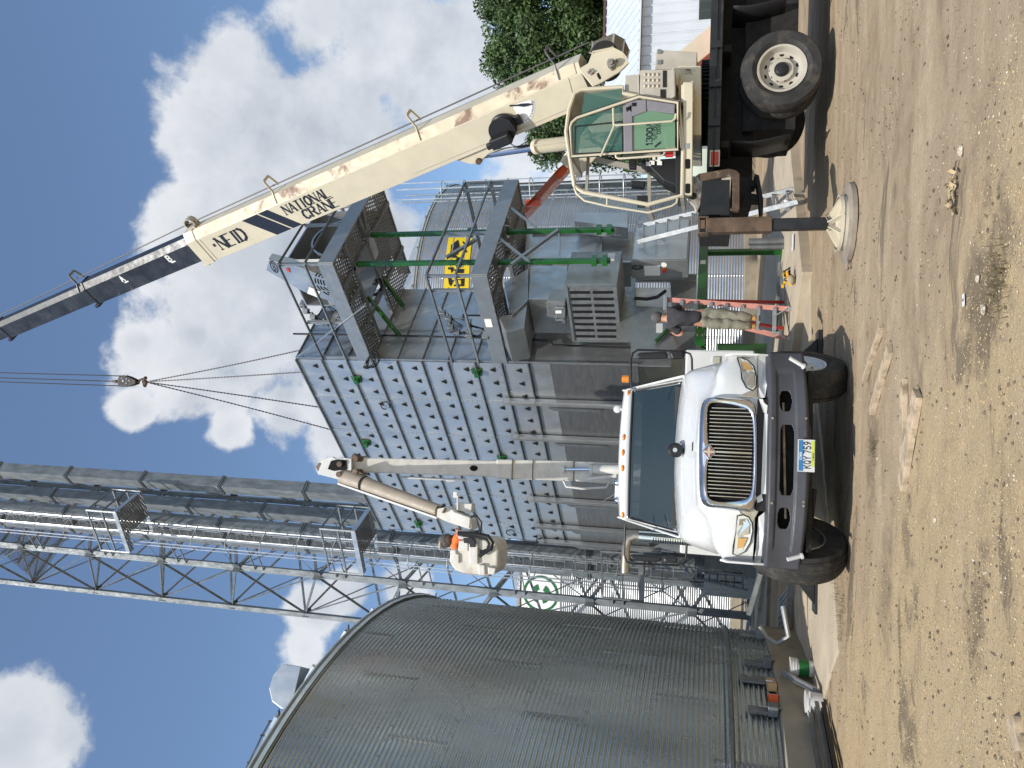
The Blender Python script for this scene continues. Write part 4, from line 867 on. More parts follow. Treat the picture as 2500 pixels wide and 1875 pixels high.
mb = MB(); mb.box((pD.x, pD.y+.3, .8), (1.5, 1.2, 1.4), ax=(EE, EL, V3((0, 0, 1)))); mb.box((pA.x+.2, pA.y+.5, .8), (1.4, 1.4, 1.4), ax=(EE, EL, V3((0, 0, 1)))); obj('boot_section', mb, galv_dark, el, bevel=.02)
mb = MB(); z = 4.
while z < TTOP:
    for q in (-.16, .16):
        mb.bar(V3((pA.x, pA.y, z)), LEGS['r']+V3((0, 0, z+q)), .04, .03); mb.bar(V3((pD.x, pD.y, z+q)), LEGS['n']+V3((0, 0, z+q)), .04, .03)
    z += 3.05
obj('stand_off', mb, tower_m, el)
# ladder on the trunks
lp = P(0, 1258, 21.9); LX = EE
def LQ(a, o, z): return V3((lp.x, lp.y, 0))+LX*a-EL*0+NLF*0+V3((0, 0, z))+NLF_*o
NLF_ = (NLF*.9+EN*.35).normalized(); LX = V3((-NLF_.y, NLF_.x, 0))
mb = MB()
for s_ in (-.21, .21): mb.bar(LQ(s_, 0, .5), LQ(s_, 0, TTOP), .03, .05)
ld = obj('ladder', mb, galv, el); mb = MB(); z = .8
while z < TTOP: mb.tube(LQ(-.21, 0, z), LQ(.21, 0, z), .014, n=6); z += .305
obj('rung', mb, galv, ld)['kind'] = 'stuff'
z = 2.6; mb2 = MB()
while z < TTOP:
    mb2.path([LQ(.38*cos(q), .08+.64*sin(q), z) for q in np.linspace(-.1, pi+.1, 13)], .016, 6); z += 1.22
obj('cage_hoop', mb2, galv_new, ld)
mb = MB()
for q in np.linspace(.35, pi-.35, 5): mb.bar(LQ(.38*cos(q), .08+.64*sin(q), 2.5), LQ(.38*cos(q), .08+.64*sin(q), TTOP), .035, .01, up=NLF_)
obj('cage_bar', mb, galv_new, ld)
for (x, y) in ((325, 1330), (893, 1372), (1573, 1440)):
    zf = P(x, y, lp.y-.6).z; mb = MB(); c_ = LQ(.75, .35, zf)
    rp = thing('rest_platform', {325: 'highest small ladder rest platform on the elevator', 893: 'middle small ladder rest platform, right above the bin roof', 1573: 'lowest ladder rest platform, hidden in the shade behind the bin'}[x], 'platform', c_, 'ladder rest platforms'); A1 = LX
    mb.prism([LQ(.3, -.25, zf), LQ(1.25, -.25, zf), LQ(1.25, .95, zf), LQ(-.3, .95, zf), LQ(-.3, .75, zf), LQ(.3, .75, zf)], (0, 0, .01)); obj('floor_plate', mb, perf, rp)
    mb = MB()
    cs = [LQ(-.3, .95, zf), LQ(1.25, .95, zf), LQ(1.25, -.25, zf), LQ(-.3, -.25, zf)]
    for a, b_ in zip(cs, cs[1:]): mb.bar(a+V3((0, 0, .06)), b_+V3((0, 0, .06)), .02, .14)
    obj('toe_board', mb, galv_new, rp)
    for h in (.55, 1.1):
        mb = MB()
        for a, b_ in zip(cs, cs[1:]): mb.bar(a+V3((0, 0, h)), b_+V3((0, 0, h)), .045, .045)
        obj('hand_rail', mb, galv_dark, rp)
    for c_ in cs: mb = MB(); mb.bar(c_, c_+V3((0, 0, 1.12)), .045, .045); obj('rail_post', mb, galv_dark, rp)
# ================= HOOK BLOCK AND CHAINS over the dryer
hp = P(308, 930, 16.3); HS = .55
hb_ = thing('hook_block', 'dark brown crane hook block hanging above the dryer', 'hook block', hp)
mb = MB(); pr = [(-.22, .30), (.02, .36), (.20, .26), (.26, .05), (.20, -.22), (.05, -.62), (-.12, -.62), (-.24, -.25), (-.27, .08)]
pr = [(a*HS, b_*HS) for a, b_ in pr]
for s_ in (-.08, .05): mb.prism([hp+V3((a, s_, b_)) for a, b_ in pr], (0, .03, 0))
mb.lathe([(0, -.05), (.12, -.05), (.10, 0), (.12, .05), (0, .05)], hp+V3((0, 0, .03)), V3((0, 1, 0)), 20); obj('sheave_case', mb, mat('brown block paint', (.022, .016, .014), .5, .2, .05, 20, .3, 9), hb_, bevel=.01)
mb = MB()
for a, b_ in ((0, .03), (.09, -.15), (-.1, -.15), (.02, -.3), (.12, .1)): mb.tube(hp+V3((a*HS, -.095, b_*HS)), hp+V3((a*HS, -.08, b_*HS)), .022 if b_ == .03 else .013, n=10)
obj('pin', mb, steel_rod, hb_)
hk = hp+V3((-.02, 0, -.37)); mb = MB(); mb.path([hk+V3((a*.6, 0, b_*.6)) for a, b_ in ((0, .1), (0, 0), (.09, -.06), (.13, -.16), (.07, -.26), (-.03, -.27), (-.10, -.2))], [.025, .028, .028, .03, .028, .022, .015]); obj('hook', mb, brown_st, hb_)
mb = MB(); mb.ball(hp+V3((-.02, 0, .30)), .04, 5, (1, 1, 1.6)); mb.tube(hp+V3((-.02, 0, .15)), hp+V3((-.02, 0, .42)), .02, n=6); obj('rope_socket', mb, brown_st, hb_)
TIPZ = P(-290, 925, 16.3).z
for k, dx in enumerate((-.13, -.02, .12)):
    mb = MB(); a = hp+V3((dx, 0, .06 if k != 1 else .4)); mb.tube(a, V3((hp.x+dx*.9, hp.y, TIPZ)), .014, n=6); tag(obj('hoist_rope', mb, cablem), ['left hoist rope running up from the hook block', 'middle hoist rope running up from the hook block', 'right hoist rope running up from the hook block'][k], 'wire rope', 'hoist ropes above the block')
top = hk+V3((.01, 0, -.2))
lab = {0: 'lifting chain reaching the near top corner of the dryer', 1: 'second lifting chain from the right, hooked to the dryer top edge', 2: 'third lifting chain from the right, hooked to the dryer top edge', 3: 'leftmost lifting chain, hooked to the dryer top edge'}
for k, e in enumerate((DP(.35, -.05, DTOP), LP(.42, 0, DTOP), LP(1.62, 0, DTOP), LP(2.45, 0, DTOP))):
    L_ = (e-top).length; n_ = int(L_/.045); pts = []; rr = []
    for i in range(n_+1): pts.append(top.lerp(e, i/n_)-V3((0, 0, .10*sin(pi*i/n_)))); rr.append(.020 if i % 2 else .010)
    mb = MB(); mb.path(pts, rr, 5); tag(obj('lifting_chain', mb, chainm), lab[k], 'chain', 'chains between the hook and the dryer')
mb = MB(); mb.path([top+V3((.05*cos(q), 0, .06*sin(q)+.03)) for q in np.linspace(0, 6.28, 12)][:-1], .02, 6, closed=True)
for k in range(5): mb.ball(top+V3((random.uniform(-.1, .1), random.uniform(-.04, .04), random.uniform(-.08, .08))), .045, 4)
tag(obj('chain_ring', mb, brown_st), 'knot of brassy rings and hooks where the four chains meet', 'ring')
# ================= TREE, WHITE BUILDING, ORANGE MACHINE
tx = P(1350, 30, 42); tr = thing('tree', 'big dark green leafy tree behind the crane', 'tree', (tx.x, tx.y, 0))
mb = MB(); base = V3((tx.x, tx.y, 0)); mb.path([base, base+V3((.1, 0, 2)), base+V3((0, .1, 5)), base+V3((.2, 0, 9))], [.5, .42, .34, .15], 12); rr_ = random.Random(5)
lim = []
for k in range(12):
    a = k*2.4; z = 2.2+k*.55; L_ = 3.6-.12*k; e = base+V3((cos(a)*L_, sin(a)*L_, z+2.2)); mb.path([base+V3((0, 0, z)), base+V3((cos(a)*L_*.5, sin(a)*L_*.5, z+.8)), e], [.18, .11, .05], 7); lim.append(e)
obj('trunk', mb, bark, tr)
cz = 7.6; mb = MB(); R_ = V3((10.0, 6.5, 6.9)); cen = V3((tx.x+1.6, tx.y, cz)); clumps = []
while len(clumps) < 620:
    p = V3((rr_.gauss(0, 1), rr_.gauss(0, 1), rr_.gauss(0, 1))).normalized()
    if p.y > .55: continue
    q = rr_.uniform(.62, 1.0)**.5*(1+.16*noise.noise(p*2.1+V3((3, 1, 7)))+.08*noise.noise(p*6)); c_ = cen+V3((p.x*R_.x*q, p.y*R_.y*q, p.z*R_.z*q))
    if c_.z < 1.0: continue
    clumps.append((c_, rr_.uniform(.55, 1.25)))
for k in range(230):
    p = V3((rr_.gauss(0, 1), rr_.gauss(0, 1), rr_.gauss(0, 1))).normalized(); q = rr_.uniform(.15, .72); clumps.append((cen+V3((p.x*R_.x*q, p.y*R_.y*q, max(-cen.z+1, p.z*R_.z*q))), 1.5))
vs_, fs_ = [], []
nr = np.random.default_rng(5)
for c_, r in clumps:
    n_ = int(400*r); d = nr.normal(size=(n_, 3)); d /= np.linalg.norm(d, axis=1)[:, None]; q = r*nr.uniform(.35, 1., (n_, 1))**.6; pc = np.array(c_)+d*q*[1, 1, .75]
    s_ = nr.uniform(.06, .135, (n_, 1)); u = nr.normal(size=(n_, 3)); u /= np.linalg.norm(u, axis=1)[:, None]; w = np.cross(u, d+nr.normal(size=(n_, 3))*.5); w /= np.linalg.norm(w, axis=1)[:, None]+1e-9
    b0 = len(vs_)*0+sum(len(x) for x in vs_)
    vs_.append(np.stack([pc-u*s_, pc+w*s_*.6, pc+u*s_, pc-w*s_*.6], 1).reshape(-1, 3)); fs_.append((np.arange(n_*4).reshape(-1, 4)+b0))
vv_ = np.concatenate(vs_); ff_ = np.concatenate(fs_); mb.v = [tuple(p) for p in vv_]; mb.f = [tuple(int(i) for i in f) for f in ff_]; mb.sm = [False]*len(mb.f)
obj('crown', mb, leafm, tr)
# white building
bD = 24.; e_z = P(1567, 60, bD).z; xr = 17.5; xl = P(1600, 215, bD).x; r_z = P(1482, 60, bD+3.2).z
wb = thing('metal_building', 'white ribbed metal building with brown roof trim behind the crane', 'building', (xl, bD, 0))
mb = MB(); mb.b2((xl, bD, 0), (xr, bD+6.4, e_z)); n_ = int((xr-xl)/.3)
for k in range(n_): mb.prism([(xl+.1+k*.3, bD, .1), (xl+.13+k*.3, bD-.03, .1), (xl+.16+k*.3, bD-.03, .1), (xl+.19+k*.3, bD, .1)], (0, 0, e_z-.12))
obj('wall', mb, metalw, wb)
mb = MB(); 
for s_ in (0, 1):
    y0, y1 = (bD-.25, bD+3.2) if not s_ else (bD+6.65, bD+3.2); mb.prism([(xl-.2, y0, e_z), (xr, y0, e_z), (xr, y1, r_z), (xl-.2, y1, r_z)], (0, 0, .04))
    for k in range(n_+1): mb.bar((xl-.1+k*.3, y0, e_z+.055), (xl-.1+k*.3, y1, r_z+.055), .05, .03)
rf = obj('roof', mb, metalw, wb); mb = MB(); mb.bar((xl-.2, bD+3.2, r_z+.08), (xr, bD+3.2, r_z+.08), .25, .08); mb.bar((xl-.22, bD-.25, e_z+.02), (xl-.22, bD+3.2, r_z+.02), .06, .15); obj('ridge_cap', mb, browntrim, rf)
mb = MB(); mb.b2((P(1700, 50, bD).x, bD-.04, 0), (P(1700, 20, bD).x+1, bD-.01, 2.1)); obj('window', mb, glass_t, wb)
# orange machine behind the posts
om = thing('telescopic_handler', 'orange boom of a machine working behind the crane cab', 'lifting machine', P(1700, 330, 17) - V3((0, 0, P(1700, 330, 17).z)))
a, b_ = P(1262, 552, 19.5), P(1398, 392, 18.6); d = (b_-a); mb = MB(); mb.prism([P(1240, 572, 19.5)]*0 or [a+V3((-.12, 0, .38)), a+V3((.38, 0, -.3)), b_+V3((.34, 0, -.34)), b_+V3((-.16, 0, .34))], (0, .45, 0)); obj('boom_section', mb, orange, om, bevel=.02)
mb = MB(); mb.bar(a+d*.72+V3((.06, -.02, -.02)), b_+V3((.06, -.02, -.02)), .02, .18, up=V3((0, 0, 1))); mb.box(a+d*.3+V3((.1, -.03, 0)), (.18, .04, .4), rz=0); obj('wear_plate', mb, orange, om, bevel=.004)
c_ = b_+d*.35; e_ = b_+d*1.6; e_.z = 1.7
mb = MB(); mb.bar(b_+d*-.05+V3((0, .2, 0)), c_+V3((0, .2, 0)), .55, .6); mb.bar(b_+V3((0, -.08, .1)), b_+d*.22+V3((0, -.08, .1)), .1, .3); mb.bar(c_+V3((0, .2, 0)), V3((c_.x+2.2, c_.y+.2, 1.5)), .5, .5); obj('boom_base', mb, cream, om, bevel=.02)
mb = MB(); mb.b2((c_.x+1.2, c_.y-.6, .6), (c_.x+5, c_.y+1.4, 1.6)); obj('chassis', mb, orange, om, bevel=.08)
for wx in (1.8, 4.3):
    for wy in (-.7, 1.2): mb = MB(); mb.lathe([(0, 0), (.3, 0), (.3, .05), (.55, .02), (.6, .12), (.6, .3), (.5, .36), (0, .36)], V3((c_.x+wx, c_.y+wy, .6)), V3((0, 1, 0)), 28); obj('wheel', mb, rubber, om)
# ================= CRANE TRUCK (its side faces the camera)
DS = 10.7
def S(x, y, D=DS): return P(x, y, D)
ct = thing('crane_truck', 'cream truck-mounted crane with black flatbed and raised boom', 'crane truck', (5.0, 11.9, 0))
D2 = DS+2.35; XR = 13.5
zr0, zr1 = S(1762, 200).z, S(1731, 200).z; xe = S(1745, 408).x
mb = MB(); mb.b2((xe, DS, zr0), (XR, DS+.10, zr1)); mb.b2((xe, DS-.03, lerp(zr0, zr1, .42)), (XR, DS+.0, lerp(zr0, zr1, .52))); mb.b2((xe, D2-.1, zr0), (XR, D2, zr1)); mb.b2((xe, DS+.1, zr1-.10), (xe+.1, D2-.1, zr1))
for y in (300, 205, 110): p = S(1745, y); mb.b2((p.x-.05, DS-.045, zr0-.0), (p.x+.05, DS-.03, zr1))
obj('deck_rail', mb, blackp, ct, bevel=.006)
mb = MB(); mb.b2((xe+.1, DS+.1, zr1-.08), (XR, D2-.1, zr1-.03)); obj('deck', mb, grime, ct)
zf = S(1842, 200, DS+.7).z; mb = MB(); mb.b2((xe-.4, DS+.65, zf), (XR, DS+.95, zr0+.05)); mb.b2((xe-.4, DS+1.5, zf), (XR, DS+1.8, zr0+.05))
for k in range(7): mb.b2((xe+.3+k*1.3, DS+.15, zr0-.12), (xe+.4+k*1.3, D2-.1, zr0))
mb.b2((3.6, DS+.5, .45), (7.2, DS+1.8, zf+.15)); obj('chassis_frame', mb, grime, ct, bevel=.01)
ml = MB(); p = S(1745, 387); ml.b2((p.x-.09, DS-.02, p.z-.05), (p.x+.09, DS, p.z+.05)); o = obj('marker_light', ml, redm, ct, bevel=.01); ml = MB(); ml.b2((p.x-.11, DS-.012, p.z-.065), (p.x+.11, DS-.001, p.z+.065)); obj('bezel', ml, cream, o)
def wheel(mbT, c, ax, R, w, parent, name='wheel', rimc=creamd, dual=False, holes=10, nuts=10, dish=.09, rimr=.30):
    c, ax = V3(c), V3(ax).normalized(); t_ = []
    pr = [(rimr, -.02), (rimr+.03, .02), (R*.72, .045), (R*.93, .03), (R*.985, -.02), (R, -.06), (R, -w+.05), (R*.95, -w-.02), (rimr, -w)]
    mb = MB(); mb.lathe(pr, c, ax, 48); o = obj('wheel', mb, rubber, parent, sharp=28)
    mb = MB()
    a_, b_, c_2, _ = frame_of(c, c+ax)
    n_ = 96
    for off in (-.10, -.165, -.23):
        if -off < w-.03: mb.lathe([(R+.002, off-.012), (R-.012, off), (R+.002, off+.012)], c, ax, 48)
    obj('tread_groove', mb, void, o)
    mb = MB(); mb.lathe([(rimr+.015, .012), (rimr+.012, .025), (rimr-.015, .018), (rimr-.03, -.02), (rimr-.05, -dish*.8), (.20, -dish), (.17, -dish+.0), (.15, -dish+.05), (0, -dish+.06)], c, ax, 48); ri = obj('rim', mb, rimc, o)
    mb = MB(); q = V3((0, 0, 1)) if abs(ax.z) < .9 else V3((1, 0, 0)); u = ax.cross(q).normalized(); v = ax.cross(u)
    for k in range(holes): a = 2*pi*k/holes; cc = c+(u*cos(a)+v*sin(a))*(.222)+ax*(-dish+.004); mb.tube(cc, cc+ax*.004, .031, n=12)
    obj('hand_hole', mb, void, ri)
    mb = MB()
    for k in range(nuts): a = 2*pi*(k+.5)/nuts; cc = c+(u*cos(a)+v*sin(a))*.145+ax*(-dish+.01); mb.tube(cc, cc+ax*.04, .017, n=6)
    obj('lug_nut', mb, brown_st, ri)
    mb = MB(); mb.lathe([(.10, -dish), (.095, -dish+.07), (.07, -dish+.10), (0, -dish+.11)], c, ax, 24); obj('hub', mb, black, ri, bevel=.004)
    return o
wc = S(1909, 167, DS+.02); WR = .525
w1 = wheel(None, wc, (0, -1, 0), WR, .26, ct); 
mbx = MB(); mbx.lathe([(.3, -.30), (WR*.95, -.32), (WR, -.36), (WR, -.54), (WR*.95, -.58), (.3, -.58)], wc, V3((0, -1, 0)), 40); obj('inner_tyre', mbx, rubber, ct)
wheel(None, wc+V3((4.6, 0, 0)), (0, -1, 0), WR, .26, ct); wheel(None, V3((wc.x, D2-.02, wc.z)), (0, 1, 0), WR, .26, ct)
mb = MB(); mb.tube((wc.x, DS+.2, wc.z), (wc.x, D2-.2, wc.z), .12); mb.b2((wc.x-.6, DS+.65, wc.z+.1), (wc.x+1.9, DS+.75, wc.z+.3)); obj('axle', mb, grime, ct)
# mud flaps
def flap(name, x0, x1, ya, yb, D, dd):
    a0, a1 = S(x0, (ya+yb)/2, D), S(x1, (ya+yb)/2, D); rows = []
    for k in range(9):
        t_ = k/8; z = lerp(a0.z, a1.z, t_); xx = a0.x-.03*sin(t_*4)+.04*t_; rows.append([(xx, D, z), (xx-.02, D+dd, z)])
    mb = MB(); mb.grid(rows, True); return obj(name, mb, black, ct, solid=.012)
flap('mud_flap', 1785, 1932, 320, 370, DS+.05, .62); flap('mud_flap', 1790, 1922, 12, 16, DS+.05, .62); flap('mud_flap', 1842, 1918, 275, 288, DS+1.6, .5)
# outrigger
fc_ = G(2074, 545, .02)
og = MB(); px_, py_ = fc_.x, fc_.y
DJ = py_
z_t, z_m, z_b = S(1704, 552, DJ).z, S(1884, 548, DJ).z, S(2020, 545, DJ).z
mb = MB(); mb.b2((px_-.085, DJ-.085, z_m), (px_+.085, DJ+.085, z_t-.09)); ot = obj('outrigger_leg', mb, brown_st, ct, bevel=.008)
mb = MB(); mb.b2((px_-.10, DJ-.10, z_t-.02), (px_+.10, DJ+.10, z_t)); mb.b2((px_-.10, DJ-.10, z_t-.02), (px_-.085, DJ+.10, z_t-.12)); mb.b2((px_+.085, DJ-.10, z_t-.02), (px_+.10, DJ+.10, z_t-.12)); mb.b2((px_-.04, DJ-.09, z_t-.08), (px_+.06, DJ-.08, z_t-.02)); obj('leg_cap', mb, brown_st, ot)
mb = MB(); mb.b2((px_-.066, DJ-.066, z_b), (px_+.066, DJ+.066, z_m)); obj('inner_leg', mb, blackp, ot, bevel=.012)
mb = MB(); mb.b2((px_-.05, DJ-.05, z_b-.07), (px_+.05, DJ+.05, z_b-.0)); mb.tube((px_-.08, DJ-.02, z_b-.03), (px_+.08, DJ-.02, z_b-.03), .018)
mb.path([(px_+.02, DJ-.07, z_b), (px_+.07, DJ-.1, z_b+.04), (px_+.1, DJ-.07, z_b)], .008); obj('ankle_joint', mb, scuff, ot, bevel=.006)
fl = thing('outrigger_pad', 'thick round composite pad under the crane outrigger foot', 'outrigger pad', (px_, py_, 0)); mb = MB(); mb.lathe([(0, 0), (.43, 0), (.45, .012), (.45, .06), (.435, .072), (0, .072)], (px_, py_, 0), n=56); obj('pad', mb, padm, fl, sharp=50); mb = MB(); mb.path([(px_-.44, py_-.12, .05), (px_-.53, py_-.16, .06), (px_-.52, py_-.05, .03), (px_-.44, py_-.02, .05)], .014, 6); obj('rope_handle', mb, padm, fl)
mb = MB(); mb.lathe([(.30, .0), (.30, .035), (.26, .035), (.05, z_b-.15), (.0, z_b-.15)], (px_, py_, .072), n=40); obj('outrigger_foot', mb, mat('dusty foot paint', (.50, .44, .34), .7, 0, .1, 30, .12, 9), ot, sharp=50)
mb = MB()
for k in range(8): a = k*pi/4+.2; d_ = V3((cos(a), sin(a), 0)); c0_ = V3((px_, py_, 0)); mb.prism([c0_+d_*.05+V3((0, 0, .12)), c0_+d_*.29+V3((0, 0, .12)), c0_+d_*.29+V3((0, 0, .135)), c0_+d_*.05+V3((0, 0, z_b+.02))], d_.cross(V3((0, 0, 1)))*.012)
mb.lathe([(.30, .12), (.315, .12), (.315, .15), (.30, .15)], (px_, py_, 0), n=40); obj('foot_rib', mb, cream, ot)
mb = MB(); b0, b1 = S(1712, 545, DS), S(1778, 545, DS); mb.bar(V3((px_+.09, DJ+.06, (b0.z+b1.z)/2)), V3((px_+.60, DJ+.46, (b0.z+b1.z)/2)), .16, b0.z-b1.z-.02); obj('outrigger_beam', mb, blackp, ct, bevel=.008)
# outrigger housing at the rear of the frame
DH = DS-.32
h = lambda x, y, D=DH: S(x, y, D)
mb = MB(); mb.prism([h(1704, 548), h(1706, 437), h(1786, 433), h(1786, 548)], (0, 1.6, 0)); obj('outrigger_box', mb, grime, ct)
mb = MB(); mb.prism([h(1777, 432, DH-.02), h(1785, 432, DH-.02), h(1779, 536, DH-.02), h(1774, 536, DH-.02)], (0, .06, 0)); mb.prism([h(1762, 434, DH-.01), h(1777, 432, DH-.01), h(1775, 486, DH-.01), h(1761, 486, DH-.01)], (0, .02, 0)); obj('housing_lip', mb, creamd, ct)
mb = MB(); mb.prism([h(x, y, DH-.03) for x, y in ((1716, 441), (1714, 424), (1700, 427), (1699, 442), (1677, 472), (1677, 487), (1694, 505), (1700, 524), (1710, 500))], (0, .09, 0)); lug = obj('tow_plate', mb, scuff, ct, bevel=.01)
c_ = h(1692, 479, DH-.04); mb = MB(); mb.tube(c_, c_+V3((0, .002, 0)), .045, n=20); obj('plate_hole', mb, void, lug)
mb = MB(); mb.prism([h(x, y, DH-.05) for x, y in ((1706, 437), (1704, 424), (1780, 411), (1797, 415), (1806, 424), (1806, 510), (1800, 516), (1783, 514), (1782, 510), (1788, 505), (1788, 436), (1782, 430), (1716, 442))], (0, .12, 0)); obj('housing_arm', mb, brown_st, ct, bevel=.01)
mb = MB(); mb.prism([h(x, y, DH+.5) for x, y in ((1788, 432), (1832, 432), (1832, 505), (1788, 505))], (0, 1.2, 0)); mb.prism([h(x, y, DH+.3) for x, y in ((1843, 424), (1853, 428), (1864, 490), (1863, 522), (1856, 522), (1852, 470))], (0, .3, 0)); mb.prism([h(x, y, DH+.45) for x, y in ((1832, 440), (1845, 440), (1845, 455), (1832, 455))], (0, .3, 0)); mb.prism([h(x, y, DH+.45) for x, y in ((1832, 472), (1856, 475), (1856, 488), (1832, 488))], (0, .3, 0)); obj('rear_bracket', mb, grime, ct)
# superstructure
DC = 10.25; TURN = S(1722, 253, DS+1.15)
mb = MB(); R0 = .56; z0_, z1_ = S(1731, 250, 11.3).z, S(1709, 250, 11.3).z
mb.lathe([(0, z0_), (R0, z0_), (R0, z1_), (0, z1_)], (TURN.x, DS+1.15, 0), n=48); obj('slew_ring', mb, grime, ct); mb = MB()
for k in range(56): a = 2*pi*k/56; mb.box((TURN.x+(R0+.02)*cos(a), DS+1.15+(R0+.02)*sin(a), (z0_+z1_)/2), (.05, .028, (z1_-z0_)*.9), rz=a)
obj('gear_teeth', mb, grime, ct)
c_ = lambda x, y, D=DC: S(x, y, D)
mb = MB(); mb.prism([c_(1668, 200), c_(1692, 200), c_(1690, 476), c_(1668, 476)], (0, .16, 0)); bm_ = obj('cab_beam', mb, cream, ct, bevel=.01)
mb = MB()
for y in (400, 460): mb.prism([c_(1673, y-9, DC-.004), c_(1675, y-12, DC-.004), c_(1683, y-12, DC-.004), c_(1685, y-9, DC-.004), c_(1685, y+9, DC-.004), c_(1683, y+12, DC-.004), c_(1675, y+12, DC-.004), c_(1673, y+9, DC-.004)], (0, .004, 0))
obj('slot', mb, void, bm_); mb = MB(); mb.prism([c_(1672, 350, DC-.006), c_(1683, 350, DC-.006), c_(1683, 363, DC-.006), c_(1672, 363, DC-.006)], (0, .006, 0)); obj('data_plate', mb, alum, bm_)
mb = MB(); mb.prism([c_(1655, 160, DC+.35), c_(1712, 160, DC+.35), c_(1712, 330, DC+.35), c_(1655, 330, DC+.35)], (0, 1.5, 0)); mb.prism([c_(1663, 206, DC+.05), c_(1694, 195, DC+.05), c_(1694, 250, DC+.05), c_(1663, 250, DC+.05)], (0, .3, 0)); obj('turret_frame', mb, cream, ct, bevel=.015)
# engine / air box with louvres
mb = MB(); mb.prism([c_(1563, 170), c_(1648, 168), c_(1649, 235), c_(1640, 241), c_(1562, 241)], (0, .55, 0)); ab = obj('air_unit', mb, creamd, ct, bevel=.015)
mb = MB()
for i in range(3):
    for j in range(4): q = c_(1574+j*10.5, 182+i*14, DC-.012); mb.ball(q, .021, 5, (1, .55, .75))
obj('louvre', mb, cream, ab)
mb = MB(); mb.prism([c_(1618, 172, DC-.005), c_(1628, 172, DC-.005), c_(1628, 213, DC-.005), c_(1618, 213, DC-.005)], (0, .005, 0)); mb.prism([c_(1612, 218, DC-.005), c_(1626, 218, DC-.005), c_(1626, 240, DC-.005), c_(1612, 240, DC-.005)], (0, .005, 0)); obj('grille', mb, grime, ab)
mb = MB(); mb.prism([c_(1527, 184, DC+.03), c_(1561, 181, DC+.03), c_(1562, 240, DC+.03), c_(1523, 241, DC+.03)], (0, .5, 0)); mb.bar(c_(1559, 181, DC+.02), c_(1560, 240, DC+.02), .03, .02); obj('side_panel', mb, creamd, ct, bevel=.008)
mb = MB(); mb.prism([c_(1603, 121, 10.9), c_(1702, 127, 10.9), c_(1701, 170, 10.9), c_(1599, 168, 10.9)], (0, .6, 0)); gb_ = obj('tool_box', mb, creamd, ct, bevel=.01); mb = MB()
for y in (124, 150): mb.prism([c_(1605, y-4, 10.88), c_(1615, y-4, 10.88), c_(1615, y+6, 10.88), c_(1605, y+6, 10.88)], (0, .02, 0))
obj('latch', mb, galv_dark, gb_)
mb = MB(); mb.prism([c_(1640, 165, 10.6), c_(1700, 168, 10.6), c_(1700, 184, 10.6), c_(1648, 184, 10.6)], (0, .5, 0)); mb.prism([c_(1645, 175, 10.5), c_(1640, 200, 10.5), c_(1655, 210, 10.5), c_(1660, 175, 10.5)], (0, .6, 0)); obj('turret_bracket', mb, cream, ct, bevel=.01)
# pivot plates and winch guard
PV = [(1412, 168), (1436, 154), (1445, 130), (1495, 117), (1519, 129), (1534, 155), (1512, 176), (1466, 203), (1447, 211)]
BD = 10.95
for dD in (0, .56): mb = MB(); mb.prism([c_(x, y, BD+dD) for x, y in PV], (0, .04, 0)); pv = obj('pivot_plate', mb, cream, ct, bevel=.008)
mb = MB(); q = c_(1493, 157, BD-.03); mb.tube(q+V3((0, .03, 0)), q-V3((0, .06, 0)), .06, n=14); mb.tube(q-V3((0, .05, 0)), q-V3((0, .09, 0)), .035, n=10)
for (x, y) in ((1488, 148), (1506, 148), (1494, 170), (1437, 177), (1441, 172), (1447, 176), (1443, 181)): q2 = c_(x, y, BD-.005); mb.tube(q2, q2-V3((0, .03, 0)), .018, n=8)
obj('winch_hub', mb, scuff, pv); mb = MB(); mb.prism([c_(x, y, BD-.004) for x, y in ((1457, 180), (1461, 177), (1467, 188), (1467, 193), (1463, 194), (1458, 186))], (0, .004, 0)); obj('plate_slot', mb, void, pv)
gd = [(1441, 130), (1449, 100), (1500, 79), (1525, 94), (1538, 120), (1534, 155), (1519, 129), (1495, 117), (1445, 130)]
mb = MB(); gp_ = [(1440, 128), (1447, 103), (1499, 82), (1524, 96), (1536, 122), (1532, 152)]; fr = [c_(x, y, BD+.55) for x, y in gp_]; nf_ = [c_(x, y, BD+.0) for x, y in ((1445, 130), (1448, 127), (1495, 117), (1519, 129), (1530, 142), (1534, 155))]
for k in range(5): mb.quad(nf_[k], nf_[k+1], fr[k+1], fr[k])
obj('mesh_guard', mb, expand, ct, solid=.01)
mb = MB()
for k in range(6): mb.bar(nf_[k], fr[k], .012, .03)
for a, b_ in zip(nf_, nf_[1:]): mb.bar(a, b_, .015, .02)
obj('guard_edge', mb, cream, ct)
mb = MB(); q = c_(1480, 150, BD+.3); mb.tube(q-V3((0, .25, 0)), q+V3((0, .25, 0)), .2, n=20); obj('winch_drum', mb, grime, ct)
